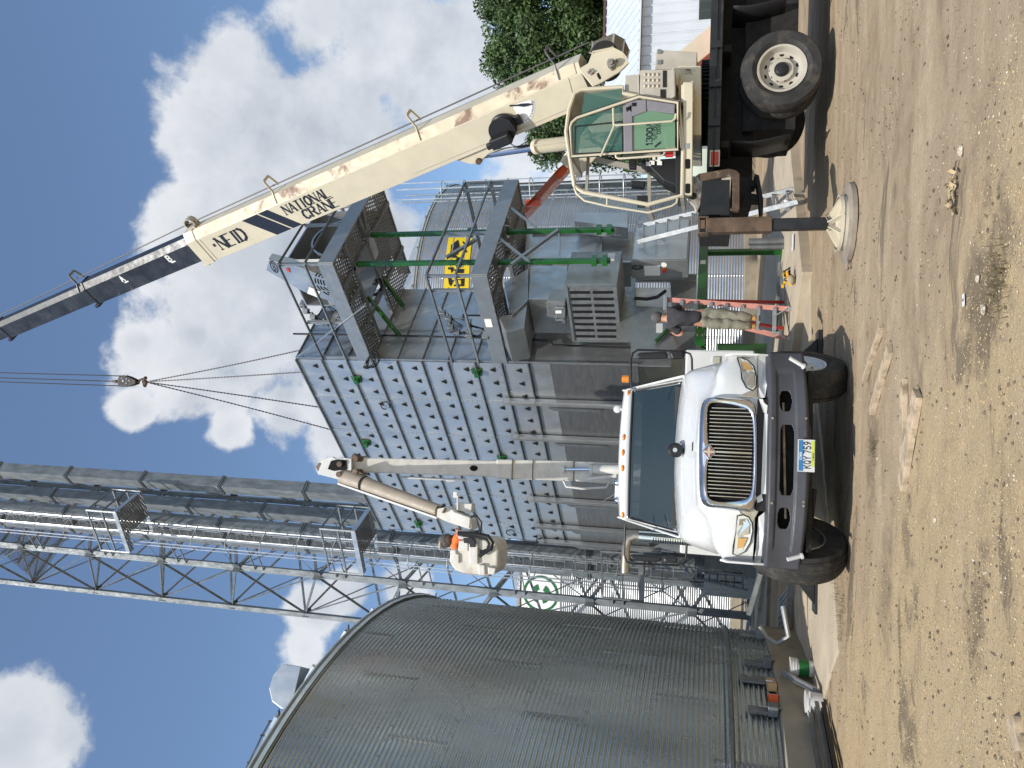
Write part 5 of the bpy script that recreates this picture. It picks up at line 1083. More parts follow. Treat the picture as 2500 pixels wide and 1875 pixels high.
# ---- boom
B_ = P(1480, 167, 11.25); T_ = P(-290, 931, 16.3)
bd = (T_-B_).normalized(); bu = (V3((0, 0, 1))-bd*bd.z).normalized(); bu = bu if bu.x > 0 else -bu
bn = bu.cross(bd); bn = bn if bn.y < 0 else -bn
def BP(x): return at_px(B_, T_, x)
def hexsec(c, h_, w_, bev=.24): return [c+bn*a*w_+bu*b_*h_ for a, b_ in ((-1, -1), (1, -1), (1, 1-bev*2), (.62, 1), (-.62, 1), (-1, 1-bev*2))]
def boomsec(name, stations, m):
    rows = [hexsec(BP(x), h_, w_) for x, h_, w_ in stations]; mb = MB(); mb.grid(rows, False, True); n_ = len(mb.v); mb.f += [tuple(range(6)), tuple(range(n_-6, n_))]; mb.sm += [False]*2; return obj(name, mb, m, ct, bevel=.006)
H1, W1 = .335, .235
b1 = boomsec('base_boom', [(1436, .30, W1), (1395, .315, W1), (1000, H1, W1), (498, .345, W1)], cream); b1['label'] = 'cream base boom section with the lettering'
for (o_, m_) in (('rust_band', cream_rust),):
    a, b_ = BP(1425), BP(515); mb = MB(); q = [a+bn*W1*.985+bu*.178, b_+bn*W1*.985+bu*.185, b_+bn*W1*.63+bu*.352, a+bn*W1*.63+bu*.318]; mb.prism([p+bn*.004+bu*.002 for p in q], -bn*.003); obj(o_, mb, m_, b1)
b2_ = boomsec('second_boom', [(520, .27, .19), (228, .27, .19)], boomblk); b3_ = boomsec('third_boom', [(240, .225, .155), (14, .225, .155)], boomblk); b4_ = boomsec('tip_boom', [(24, .19, .125), (-285, .19, .125)], boomblk)
def collar(x, h_, w_, L_, m, par):
    c0_ = BP(x); mb = MB(); rows = [hexsec(c0_+bd*t_, h_, w_) for t_ in (-L_/2, L_/2)]; mb.grid(rows, False, True); mb.f += [tuple(range(6)), tuple(range(6, 12))]; mb.sm += [False]*2; return obj('collar', mb, m, par, bevel=.004)
collar(497, .362, .25, .25, cream, b1); collar(230, .287, .205, .06, blackp, b2_); collar(18, .24, .17, .06, blackp, b3_)
for x, h_ in ((484, .36), (222, .29), (14, .24)):
    c0_ = BP(x); mb = MB(); mb.box(c0_-bu*(h_+.03)+bd*.05, (.12, .3, .07), ax=(bd, bn, bu)); obj('wear_pad', mb, cream if x > 400 else blackp, {484: b1, 222: b2_, 14: b3_}[x], bevel=.01)
# rope guides standing on top
for (x, par) in ((1385, b1), (1052, b1), (705, b1), (505, b1), (222, b2_), (10, b3_)):
    c0_ = BP(x); hh = .36 if x > 240 else .27; mm = cream if x > 240 and x < 1300 else galv_dark; s_ = .16
    if x == 505:
        mb = MB(); mb.lathe([(.10, -.07), (.12, -.07), (.12, .07), (.10, .07)], c0_+bu*(hh+.08), bn, 20); mb.box(c0_+bu*(hh), (.2, .2, .08), ax=(bd, bn, bu)); obj('rope_roller', mb, creamd, par); continue
    mb = MB(); q = c0_+bn*(.12)
    pts = [q+bu*(hh*.55)+bn*.11, q+bu*(hh+.03)-bd*.0, q+bu*(hh+.24)+bd*.06-bn*.05, q+bu*(hh+.24)+bd*.06-bn*.24, q+bu*(hh+.02)-bn*.26]
    for a, b9 in zip(pts, pts[1:]): mb.bar(a, b9, .05, .014, up=bd)
    obj('rope_guide', mb, mm, par, bevel=.003)
mb = MB(); pts = [c0_ for c0_ in [BP(x)+bu*((.36+.09) if x > 500 else (.30+.08) if x > 200 else .32)+bn*.02 for x in (1470, 1385, 1052, 705, 505, 222, 10, -285)]]; mb.path(pts, .012, 6); tag(obj('winch_rope', mb, cablem), 'long wire rope running along the top of the boom', 'wire rope')
# lettering on the camera side
tp = lambda x, dv: BP(x)+bn*(W1+.003)+bu*dv
mb = MB(); rd = -bd
def lab_(s, x, dv, h_, **k): return text(mb, s, tp(x, dv), rd, bu, h_, n=bn, lift=.004, **k)
lab_('·', 530, -.17, .25, wt=1.3); lab_('NEID', 541, -.195, .26, wt=1.05, serif=True, sp=1.0, asp=.95)
lab_('NATIONAL', 708, -.062, .18, wt=1.05, serif=True, sp=1.0, asp=.95); lab_('CRANE', 738, -.275, .18, wt=1.05, serif=True, sp=1.3, asp=1.05)
lt = obj('lettering', mb, navy, b1)
def para(x0, x1, sl, m=navy):
    mb = MB(); top, bot = .165, -.335
    mb.quad(tp(x0, bot), tp(x1, bot), tp(x1-sl, top), tp(x0-sl, top)); return mb
mb = para(661, 696, 43); mb.v = [tuple(V3(v)+bn*.002) for v in mb.v]; obj('dark_stripe', mb, navy, b1); mb = para(700, 722, 43); obj('dark_stripe', mb, navy, b1)
mb = MB(); W2 = .193
for s, x in (('A', 303), ('B', 416)): text(mb, s, BP(x)+bn*W2+bu*-.02-bd*.1, rd, bu, .13, wt=1.5, n=bn, lift=.004); q = BP(x)+bn*(W2+.004)+bu*-.07; mb.quad(q-bd*.12, q-bd*.24, q-bd*.24+bu*.03, q-bd*.12+bu*.03)
obj('white_mark', mb, whitep, b2_)
# angle indicator and pendulum
pc = BP(1268)+bn*(W1+.004)+bu*.135
def sector(r0, r1, a0, a1, n=18):
    rows = []
    for k in range(n+1): a = radians(lerp(a0, a1, k/n)); d_ = V3((-sin(a), 0, -cos(a))); d_ = (d_-bn*d_.dot(bn)).normalized(); rows.append([pc+d_*r0, pc+d_*r1])
    return rows
mb = MB(); mb.grid(sector(0.001, .345, -17, 79), False); ai = obj('angle_dial', mb, whitep, b1)
mb = MB()
for k, s in enumerate(('80', '70', '60', '50', '40', '30', '20', '10', '0', '-10')):
    a = radians(-12+k*9.6); d_ = V3((-sin(a), 0, -cos(a))); r_ = V3((-cos(a), 0, sin(a))); pj = lambda v: (v-bn*v.dot(bn)).normalized(); text(mb, s, pc+pj(d_)*.335-pj(-r_)*.012*len(s), pj(-r_), pj(-d_), .026, wt=.9, n=bn, lift=.003)
mb.grid(sector(.30, .303, -15, 77), False)
obj('dial_marks', mb, navy, ai)
mb = MB(); a0 = pc+bn*.012; dn = V3((.02, 0, -1)); mb.prism([a0+V3((0, 0, .04))+V3((.012, 0, 0)), a0+V3((.012, 0, -.09)), a0+V3((.035, 0, -.19)), a0+V3((.006, 0, -.33)), a0+V3((-.03, 0, -.19)), a0+V3((-.012, 0, -.09)), a0+V3((-.012, 0, .04))], bn*.006); obj('pointer', mb, navy, ai)
# cord reel on the boom side
rc = BP(1232)+bn*(W1+.02)-bu*.10; mb = MB(); mb.lathe([(0, 0), (.20, 0), (.21, .03), (.19, .05), (.17, .06), (.17, .16), (.21, .17), (.21, .20), (0, .20)], rc, bn, 32); rl = obj('cord_reel', mb, black, b1)
mb = MB(); mb.box(rc+bn*.27-bu*.10+bd*.05, (.34, .14, .17), ax=(bd, bn, bu)); mb.box(rc+bn*.24-bu*.12+bd*.26, (.12, .08, .1), ax=(bd, bn, bu)); mb.box(rc+bn*.05+bu*.02-bd*.26, (.12, .06, .16), ax=(bd, bn, bu)); obj('reel_motor', mb, black, rl, bevel=.02)
mb = MB(); mb.path([rc+bn*.25-bd*.05-bu*.2, rc+bn*.2-bd*.1-bu*.32, rc+bn*.1-bd*.25-bu*.33, rc+bn*.05-bd*.42-bu*.2, rc+bn*.02-bd*.55-bu*.22], .008, 5); obj('reel_cord', mb, black, rl)
# small weld lines on base boom
mb = MB()
for (xa, da, xb, db) in ((1380, -.25, 1000, -.26), (1405, .17, 1395, -.2)): mb.bar(tp(xa, da), tp(xb, db), .008, .008)
mb.bar(tp(538, .10), tp(600, .06), .006, .006); mb.bar(tp(515, .15), tp(515, -.33), .008, .008); obj('weld_seam', mb, creamd, b1)
mb = MB(); lg = [BP(1133)-bu*.30, BP(1085)-bu*.30, BP(1118)-bu*.52, BP(1140)-bu*.56, BP(1150)-bu*.5, BP(1240)-bu*.30]; mb.prism([p+bn*.17 for p in lg], -bn*.34); obj('cylinder_lug', mb, cream, b1, bevel=.02)
mb = MB(); q = BP(1138)-bu*.50; mb.tube(q+bn*.22, q-bn*.22, .05, n=12); obj('lug_pin', mb, brown_st, b1)
c0_ = q; c1_ = P(1312, 358, 11.45); dd = (c1_-c0_); c2_ = P(1600, 325, 11.6)
mb = MB(); mb.tube(c0_+dd*.05, c1_, .062, n=20); obj('cylinder_rod', mb, steel_rod, ct); mb = MB(); mb.tube(c1_-dd*.02, c2_, .105, n=20); mb.tube(c1_-dd*.03, c1_+dd*.03, .115, n=20); mb.tube(c1_+V3((-.02, -.12, .05)), c2_+V3((0, -.12, 0)), .015, n=6); obj('lift_cylinder', mb, cream, ct)
# ---- operator cab
CO = [(1521, 212), (1417, 219), (1402, 229), (1389, 268), (1382, 323), (1391, 384), (1402, 452), (1410, 461), (1424, 469), (1581, 499), (1665, 477), (1668, 370), (1656, 249), (1564, 236), (1521, 228)]
CDp = .92
oc = thing('operator_cab', 'cream crane operator cab with green tinted windows', 'crane cab', c_(1668, 350))
del oc['label']; del oc['category']; 
oc.parent = ct; oc.matrix_parent_inverse = ct.matrix_world.inverted() if False else Matrix.Identity(4); oc.location = oc.location-ct.location
oc.name = 'cab'; ORG['cab'] = ORG.get('operator_cab'); ORG[oc.name] = Matrix.Translation(c_(1668, 350))
def fr_tube(pts, r, m, name, D=DC, closed=True, par=oc, n=8): mb = MB(); mb.path([c_(x, y, D) for x, y in pts], r, n, closed); return obj(name, mb, m, par)
near, far = [c_(x, y, DC) for x, y in CO], [c_(x, y, DC)+V3((0, CDp, 0)) for x, y in CO]
mb = MB()
n_ = len(CO)
for k in range(0, 4): mb.quad(near[k], near[k+1], far[k+1], far[k])
mb.quad(near[4], near[3], far[3], far[4]); mb.quad(near[4], near[5], far[5], far[4])
for k in (10, 11, 12, 13): mb.quad(near[k], near[k+1], far[k+1], far[k])
obj('cab_shell', mb, cream, oc, solid=.03)
mb = MB()
for k in (5, 6, 7, 8, 9): mb.quad(near[k], near[k+1], far[k+1], far[k])
obj('windscreen', mb, glass_c, oc)
fr_tube(CO, .028, cream, 'cab_frame', DC, True); fr_tube(CO, .026, creamd, 'far_frame', DC+CDp, True)
mb = MB()
for k in (5, 9, 10): mb.bar(near[k], far[k], .06, .05)
m2 = [c_(x, y, DC+CDp) for x, y in ((1440, 400), (1445, 470), (1585, 395), (1585, 497), (1521, 230), (1521, 420))]
mb.bar(m2[2], m2[3], .05, .05); mb.bar(c_(1436, 384, DC+CDp), c_(1432, 470, DC+CDp), .05, .04); mb.bar(c_(1455, 390, DC+.75), c_(1595, 420, DC+.75), .05, .07); obj('cab_pillar', mb, creamd, oc)
mb = MB(); mb.prism([c_(x, y, DC+CDp) for x, y in ((1402, 240), (1521, 235), (1521, 360), (1400, 360))], (0, .004, 0)); obj('far_glass', mb, glass_c, oc)
mb = MB(); mb.prism([c_(x, y, DC+CDp-.02) for x, y in ((1521, 235), (1660, 250), (1664, 380), (1521, 380))], (0, .02, 0)); mb.prism([c_(x, y, DC+CDp-.02) for x, y in ((1590, 420), (1655, 400), (1655, 470), (1640, 478))], (0, .01, 0)); obj('far_panel', mb, creamd, oc)
# rear quarter glass, door with glass and grey trim
dr_ = MB(); dr_.prism([c_(x, y, DC-.02) for x, y in ((1427, 230), (1519, 216), (1519, 256), (1419, 282))], (0, .006, 0)); obj('quarter_glass', dr_, glass_g, oc)
DO = [(1392, 311), (1396, 299), (1408, 288), (1560, 236), (1655, 251), (1655, 365), (1396, 382)]
do = fr_tube(DO, .019, cream, 'door', DC-.06); DD = DC-.055
mb = MB(); mb.path([c_(x, y, DC-.058) for x, y in [(1390, 310), (1394, 296), (1407, 285), (1560, 233), (1658, 249), (1658, 367), (1394, 385)]], .012, 6, True); obj('door_seal', mb, black, do)
mb = MB(); mb.prism([c_(x, y, DD) for x, y in ((1396, 312), (1412, 292), (1521, 258), (1521, 371), (1399, 377))], (0, .006, 0)); obj('upper_glass', mb, glass_g, do)
mb = MB(); mb.path([c_(x, y, DD-.003) for x, y in ((1404, 309), (1519, 297), (1520, 370), (1403, 376))], .012, 6, True); obj('sliding_frame', mb, black, do)
mb = MB(); mb.prism([c_(x, y, DD) for x, y in ((1546, 284), (1581, 270), (1648, 280), (1648, 361), (1546, 366))], (0, .006, 0)); lg_ = obj('lower_glass', mb, glass_l, do)
mb = MB(); mb.prism([c_(x, y, DD-.02) for x, y in ((1521, 258), (1536, 249), (1544, 246), (1545, 372), (1523, 374))], (0, .04, 0)); mb.prism([c_(x, y, DD-.02) for x, y in ((1533, 252), (1556, 243), (1578, 243), (1579, 271), (1545, 284), (1536, 270))], (0, .04, 0)); mb.prism([c_(x, y, DD-.015) for x, y in ((1579, 243), (1648, 254), (1647, 278), (1580, 269))], (0, .03, 0)); tr_ = obj('door_trim', mb, grey_tr, do, bevel=.012)
mb = MB(); mb.prism([c_(x, y, DD-.023) for x, y in ((1543, 251), (1554, 250), (1554, 259), (1543, 260))], (0, .004, 0)); mb.prism([c_(x, y, DD-.023) for x, y in ((1528, 263), (1538, 259), (1538, 268), (1530, 273))], (0, .004, 0)); obj('latch_recess', mb, void, tr_)
mb = MB(); X_, Z_ = V3((1, 0, 0)), V3((0, 0, 1)); n0_ = V3((0, -1, 0))
text(mb, '1300A', c_(1592, 355, DD), X_, Z_, .078, wt=.95, serif=True, sp=.9, n=n0_, lift=.006); text(mb, 'NATIONAL', c_(1603, 340, DD), X_, Z_, .045, wt=.8, serif=True, sp=.7, asp=.95, n=n0_, lift=.006); text(mb, 'CRANE', c_(1612, 327, DD), X_, Z_, .045, wt=.8, serif=True, sp=.8, n=n0_, lift=.006)
mb.quad(*[c_(x, y, DD-.006) for x, y in ((1598, 361), (1599, 355), (1613, 344), (1613, 350))]); obj('lettering', mb, navy, lg_)
# interior
mb = MB(); mb.prism([c_(x, y, DC+.25) for x, y in ((1555, 268), (1640, 268), (1648, 330), (1625, 335), (1618, 292), (1556, 290))], (0, .5, 0)); obj('seat', mb, black, oc, bevel=.03)
mb = MB(); mb.prism([c_(x, y, DC+.35) for x, y in ((1560, 392), (1655, 385), (1655, 455), (1620, 440), (1590, 410))], (0, .5, 0)); mb.prism([c_(x, y, DC+.2) for x, y in ((1534, 385), (1553, 387), (1553, 411), (1535, 410))], (0, .1, 0)); mb.prism([c_(x, y, DC+.4) for x, y in ((1540, 440), (1575, 442), (1572, 460), (1542, 458))], (0, .1, 0)); mb.prism([c_(x, y, DC+.2) for x, y in ((1648, 255), (1664, 255), (1664, 475), (1650, 475))], (0, .7, 0)); ds_ = obj('console', mb, black, oc, bevel=.01)
mb = MB()
for (x, y) in ((1592, 397), (1606, 388), (1583, 400), (1610, 398), (1599, 385)): mb.prism([c_(x-6, y-5, DC+.33), c_(x+6, y-5, DC+.33), c_(x+6, y+5, DC+.33), c_(x-6, y+5, DC+.33)], (0, .005, 0))
obj('instruction_card', mb, paper, ds_)
mb = MB(); q = c_(1634, 376, DC+.15); mb.tube(q-V3((0, 0, .05)), q+V3((0, 0, .05)), .045); obj('red_cup', mb, redm, ds_)
for nm, pts in (('grab_rail', [(1497, 264), (1498, 303), (1502, 306), (1640, 296), (1648, 290), (1650, 278)]), ('grab_rail', [(1499, 306), (1497, 313), (1466, 382)]), ('grab_rail', [(1503, 378), (1504, 384), (1510, 387), (1618, 380), (1623, 372)]), ('window_guard', [(1401, 440), (1403, 462), (1408, 473), (1427, 490), (1482, 503), (1582, 519), (1640, 503), (1652, 495), (1654, 485)])): fr_tube(pts, .014, cream, nm, DC-.13 if nm == 'grab_rail' else DC-.02, False)
fr_tube([(1482, 486), (1482, 503)], .012, cream, 'guard_stay', DC-.02, False)
mb = MB(); mb.b2((c_(1560, 466).x-.09, DC+.5, c_(1562, 466).z-.06), (c_(1560, 466).x+.06, DC+.6, c_(1562, 466).z+.08)); obj('work_light', mb, black, oc)
# ================= WHITE BUCKET TRUCK (faces the camera)
TA = radians(-5.5); TF = V3((sin(TA), cos(TA), 0)); TR = V3((TF.y, -TF.x, 0)); T0 = P(1920, 1121, 8.45); T0 = V3((T0.x, T0.y, 0))
def TP(a, b_, z): return T0+TR*a+TF*b_+V3((0, 0, z))
def TX(x, y, b_): return pl_hit(x, y, T0+TF*b_, TF)
def loc(p): p = p-T0; return p.dot(TR), p.dot(TF), p.z
bt = thing('bucket_truck', 'white bucket truck with chrome grille and dark grey bumper, facing the camera', 'bucket truck', tuple(T0+TF*3))
def bf(a): a = abs(a); return .13+.30*max(0, a-.55)**2/.33
def onfront(x, y, off=.0, f=bf):
    b_ = .2
    for _ in range(6): p = TX(x, y, b_-off); a = loc(p)[0]; b_ = f(a)
    return TX(x, y, b_-off)
def ztop(a): a = abs(a); return 1.60-.05*(a/.6)**2 if a < .6 else lerp(1.55, 1.36, min(1, (a-.6)/.2)) - max(0, a-.92)**2*3.2
def sm(x, a, b_): t_ = min(1, max(0, (x-a)/(b_-a))); return t_*t_*(3-2*t_)
def hz(a, b_):
    aa = abs(a); c_ = 1.60+.27*sm(b_, .1, 1.2)+.03*sm(b_, 1.2, 1.5)-(.05-.015*sm(b_, .6, 1.4))*(aa/.7)**2
    edge = lerp(.60, 1.06, sm(b_, .15, 1.15)); fen = 1.40+.03*sin(min(1, b_/1.0)*pi)-1.9*max(0, aa-.86)**2-.06*sm(b_, .9, 1.5)
    k = sm(aa, edge-.06, edge+.20); z = c_*(1-k)+min(c_, fen)*k - .035*exp(-((aa-edge-.03)/.06)**2)*(1-sm(b_, .5, 1.1)) - .10*max(0, aa-.98)/.15*sm(b_, .6, 1.2)
    return z
cols = [-1.13+2.26*k/64 for k in range(65)]
rows = []
for a in cols:
    b0 = bf(a); zt = hz(a, b0); col = []
    for z in (1.00, 1.08, 1.16, 1.24, 1.32): 
        if z < zt-.10: col.append((b0+.0*(z-1), z))
        else: col.append((b0+.005, lerp(1.0, zt-.08, (z-.9)/.45)))
    col += [(b0+.012, zt-.07), (b0+.03, zt-.035), (b0+.065, zt-.010)]
    for q in (.10, .16, .25, .36, .5, .64, .8, 1.0, 1.2, 1.35, 1.5):
        bb = max(b0+q, b0+q*(1.52-b0)/1.5) if q < 1.5 else 1.52; bb = b0+q/1.5*(1.52-b0); bb = max(bb, b0+.07); col.append((bb, hz(a, bb)))
    rows.append([TP(a, bb, z) for bb, z in col])
mb = MB(); mb.grid(rows)
hood = obj('hood', mb, white, bt, sharp=60)
def arch(s_):
    a = 1.128*s_; pts = [(.24, 1.0), (.24, 1.27), (.36, 1.34)]+[(bb, hz(a, bb)) for bb in (.5, .8, 1.1, 1.35, 1.52)]+[(1.52, .86), (1.42, .86)]
    cx_, r = .80, .60
    pts += [(cx_+r*cos(q), .52+r*sin(q)) for q in np.linspace(radians(32), radians(148), 13)]
    return [TP(a, b_, z) for b_, z in pts]
for s_ in (-1, 1): mb = MB(); mb.prism(arch(s_), -TR*.02*s_); obj('fender_side', mb, white, bt)
mb = MB(); mb.box(TP(0, .95, 1.0), (1.85, .9, .7), ax=(TR, TF, V3((0, 0, 1)))); mb.box(TP(0, 1.4, .8), (.9, 1.5, .5), ax=(TR, TF, V3((0, 0, 1)))); obj('engine_bay', mb, grime, bt)
# grille: chrome surround, dark core, slats
GO = [(1712, 985), (1708, 1010), (1707, 1060), (1706, 1105), (1706, 1150), (1707, 1200), (1711, 1226), (1722, 1239), (1745, 1242), (1800, 1248), (1838, 1252), (1845, 1250), (1850, 1180), (1850, 1105), (1850, 1030), (1846, 985), (1836, 972), (1790, 970), (1745, 966), (1722, 970)]
GI = [(1733, 986), (1729, 1000), (1729, 1050), (1731, 1085), (1740, 1100), (1731, 1116), (1727, 1140), (1726, 1200), (1728, 1214), (1740, 1222), (1780, 1224), (1822, 1218), (1834, 1205), (1837, 1150), (1838, 1105), (1837, 1060), (1836, 1015), (1828, 1000), (1790, 990), (1745, 984)]
go, gi = [TX(x, y, .05) for x, y in GO], [TX(x, y, .02) for x, y in GI]; rows = []
mid = [(a+b_)/2-TF*.05 for a, b_ in zip(go, gi)]; back = [p+TF*.09 for p in go]; gib = [p+TF*.07 for p in gi]
mb = MB(); mb.grid([back, go, mid, gi, gib], True, True); gr = obj('grille_surround', mb, chrome, bt, sharp=80, sub=1)
mb = MB(); mb.poly([p+TF*.05 for p in gi]); obj('grille_core', mb, void, gr)
mb = MB(); a0, a1 = loc(TX(1780, 1222, .02))[0], loc(TX(1780, 988, .02))[0]; zt_, zb_ = loc(TX(1728, 1105, .02))[2], loc(TX(1838, 1105, .02))[2]
for k in range(1, 26):
    a = lerp(a0, a1, k/26); e = abs(k-13)/13; zz = zt_-.01 if e > .12 else zt_-.06
    if e > .88: zz -= .02
    mb.bar(TP(a, .045, zb_+.01+.012*max(0, e-.7)), TP(a, .045, zz), .0085 if k != 13 else .018, .02, up=TF)
obj('grille_slat', mb, chrome, gr)
mb = MB(); c_ = TX(1731, 1103, .0); dd_ = .088; dia = [c_+V3((0, 0, dd_*.86)), c_+TR*dd_, c_-V3((0, 0, dd_*.86)), c_-TR*dd_]; mb.prism([p-TF*.03 for p in dia], TF*.06); em = obj('diamond_badge', mb, chrome, bt, bevel=.008)
mb = MB(); mb.prism([c_+(p-c_)*.82-TF*.034 for p in dia], TF*.002); e2 = obj('badge_field', mb, black, em); mb = MB(); mb.prism([c_+(p-c_)*.66-TF*.037 for p in dia], TF*.002); obj('badge_red', mb, mat('faded red', (.42, .14, .13), .5), e2)
mb = MB(); cb = c_-TF*.04; mb.box(cb, (.022, .004, .11), ax=(TR, TF, V3((0, 0, 1)))); mb.box(cb, (.11, .0035, .02), ax=(TR, TF, V3((0, 0, 1)))); obj('badge_cross', mb, chrome, e2)
# chrome wings under headlights
for pts in ([(1838, 1242), (1796, 1236), (1812, 1262), (1838, 1275), (1852, 1248)], [(1838, 970), (1798, 968), (1812, 962), (1845, 948), (1852, 975)]): mb = MB(); mb.prism([onfront(x, y, .02) for x, y in pts], TF*.015); obj('chrome_wing', mb, chrome, bt, bevel=.004)
# headlights
for pts, cl, am in (([(1800, 874), (1806, 872), (1826, 880), (1840, 894), (1847, 920), (1846, 945), (1838, 954), (1822, 946), (1811, 925), (1809, 900)], [(1822, 908), (1842, 912), (1841, 942), (1834, 948), (1820, 938)], [(1812, 882), (1828, 888), (1838, 904), (1814, 902)]),
                    ([(1800, 1259), (1815, 1257), (1828, 1262), (1836, 1276), (1838, 1296), (1832, 1325), (1818, 1347), (1800, 1356), (1789, 1352), (1790, 1335), (1797, 1300)], [(1805, 1268), (1822, 1266), (1831, 1280), (1828, 1305), (1802, 1308)], [(1802, 1314), (1824, 1314), (1815, 1336), (1799, 1340)])):
    mb = MB(); mb.prism([onfront(x, y, .022) for x, y in pts], TF*.03); hl = obj('headlight', mb, lens, bt, bevel=.008); mb = MB(); mb.prism([onfront(x, y, .026) for x, y in cl], TF*.003); obj('reflector', mb, chrome, hl, bevel=.002); mb = MB(); mb.prism([onfront(x, y, .025) for x, y in am], TF*.002); obj('turn_lamp', mb, mat('amber turn lens', (.55, .33, .12), .3), hl)
    mb = MB(); mb.path([onfront(x, y, .018) for x, y in pts], .008, 6, True); obj('seal', mb, black, hl)
# lower front: white valance strip, black peeled patches
mb = MB()
for ya, yb in ((872, 958), (1262, 1372)):
    pass
for pts in ([(1848, 868), (1850, 868), (1872, 872), (1873, 935), (1868, 970), (1850, 975), (1852, 945)], [(1840, 1372), (1846, 1340), (1852, 1262), (1867, 1250), (1866, 1310), (1858, 1372), (1845, 1374)]): mb.prism([onfront(x, y, .0) for x, y in pts], TF*.02)
obj('lower_valance', mb, white, bt, bevel=.004)
mb = MB(); mb.prism([TX(x, y, .10) for x, y in ((1850, 975), (1875, 975), (1868, 1248), (1846, 1248))], TF*.03); va = obj('lower_grille_panel', mb, black, bt)
mb = MB(); mb.prism([TX(x, y, .085) for x, y in ((1866, 1010), (1876, 1010), (1870, 1206), (1858, 1206), (1862, 1100))], TF*.02); mb.prism([TX(x, y, .085) for x, y in ((1853, 974), (1862, 974), (1866, 984), (1874, 990), (1872, 1012), (1863, 1006), (1858, 990))], TF*.01); mb.prism([TX(x, y, .085) for x, y in ((1846, 1215), (1860, 1205), (1862, 1222), (1850, 1228))], TF*.01); obj('peeling_paint', mb, white, va)
# bumper with real openings
def bb_(a): a = abs(a)/1.14; return .02+.20*a**3+.04*a**2
zB = [TX(1978, 1121, 0).z, TX(1872, 1121, .0).z]
H_ = zB[1]-zB[0]
OPN = [(-.375, .365, .36, .68), (.50, .72, .40, .70), (-.72, -.50, .40, .70)]
nc_, nr_ = 228, 56; vs, fs = [], []
pr_ = lambda t_: .10*(1-t_/.08)**2 if t_ < .08 else (.02*sin((t_-.08)*3.4) if t_ < .9 else .02*.35+.12*((t_-.9)/.1)**2)
for i in range(nc_+1):
    a = -1.14+2.28*i/nc_
    for j in range(nr_+1):
        t_ = j/nr_; rec = .018*(sm(t_, .28, .33)-sm(t_, .76, .8))*(sm(abs(a), 1.0, .93) if False else (1-sm(abs(a), .88, .98)))
        z = zB[0]+H_*t_ + (.05*(abs(a)/1.14)**2)*(1-t_)
        vs.append(TP(a, bb_(a)+pr_(t_)*1.0+rec, z))
def inop(a, t_):
    for a0, a1, t0_, t1_ in OPN:
        u = (a-(a0+a1)/2)/((a1-a0)/2); v = (t_-(t0_+t1_)/2)/((t1_-t0_)/2); rx = .10/((a1-a0)/2); 
        if abs(u) < 1 and abs(v) < 1 and not (abs(u) > 1-rx and ((abs(u)-(1-rx))/rx)**2+(max(0, abs(v)-.35)/.65)**2 > 1): return True
    return False
for i in range(nc_):
    for j in range(nr_):
        if inop(-1.14+2.28*(i+.5)/nc_, (j+.5)/nr_): continue
        k = i*(nr_+1)+j; fs.append((k, k+nr_+1, k+nr_+2, k+1))
mb = MB(); mb.add(vs, fs, True); bp_ = obj('bumper', mb, bumperm, bt, solid=.02, sharp=80)
mb = MB(); mb.box(TP(0, .40, zB[0]+.22), (1.8, .12, .34), ax=(TR, TF, V3((0, 0, 1)))); mb.box(TP(0, .45, zB[0]-.02), (1.9, .5, .05), ax=(TR, TF, V3((0, 0, 1)))); mb.box(TP(0, .34, zB[1]-.03), (1.6, .2, .08), ax=(TR, TF, V3((0, 0, 1)))); obj('bumper_back', mb, grime, bp_)
mb = MB(); mb.tube(TP(-.62, .2, zB[0]+.52*H_-.01), TP(.6, .2, zB[0]+.60*H_), .013); obj('wood_stick', mb, wood, bp_)
mb = MB()
for a, t_ in ((-.43, .13), (.43, .10), (-.46, .86), (.42, .88), (-.47, .13)): q = TP(a, bb_(a)+.0, zB[0]+H_*t_); mb.tube(q, q-TF*.012, .013, n=8)
obj('bumper_bolt', mb, chrome, bp_)
for s_, (x0, y0, x1, y1) in ((1, (1928, 874, 1960, 893)), (-1, (1922, 1366, 1955, 1358))):
    mb = MB(); mb.tube(TX(x0, y0, .02), TX(x1, y1, .05), .021, n=10); q = TX(x1, y1, .05); mb.tube(q-(TX(x0, y0, .02)-q).normalized()*.02, q, .032, n=10); obj('guide_post', mb, pailm, bp_)
# number plate
q = [TX(1951, 1148, -.03), TX(1951, 1077, -.03), TX(1986, 1077, -.03), TX(1986, 1149, -.03)]; pc_ = (q[0]+q[2])/2; pw, ph_ = .165, .083
npl = MB(); npl.box(pc_, (pw*2, .006, ph_*2), ax=(TR, TF, V3((0, 0, 1)))); npo = obj('number_plate', npl, pailm, bp_, bevel=.003)
Zv = V3((0, 0, 1)); o_ = pc_-TF*.005
def prect(a0, a1, z0, z1, m, nm, lift=.0): mb = MB(); mb.quad(*[o_+TR*a+Zv*z-TF*lift for a, z in ((a0, z0), (a1, z0), (a1, z1), (a0, z1))]); obj(nm, mb, m, npo)
prect(-pw+.008, pw-.008, .030, ph_-.008, plate_b, 'plate_sky'); prect(-.11, pw-.012, -ph_+.006, -.048, plate_y, 'plate_sticker')
mb = MB(); text(mb, 'IOWA', o_-TR*.045+Zv*.043, TR, Zv, .026, wt=.9, n=-TF, lift=.002); obj('plate_state', mb, whitep, npo)
mb = MB(); text(mb, 'KQY', o_-TR*.128-Zv*.040, TR, Zv, .066, wt=.85, n=-TF, lift=.003, asp=.72, sp=1.1); text(mb, '759', o_+TR*.022-Zv*.040, TR, Zv, .066, wt=.85, n=-TF, lift=.003, asp=.72, sp=1.1); text(mb, 'O BRIEN', o_-TR*.045-Zv*.072, TR, Zv, .014, wt=.9, n=-TF, lift=.003); obj('plate_number', mb, navy, npo)
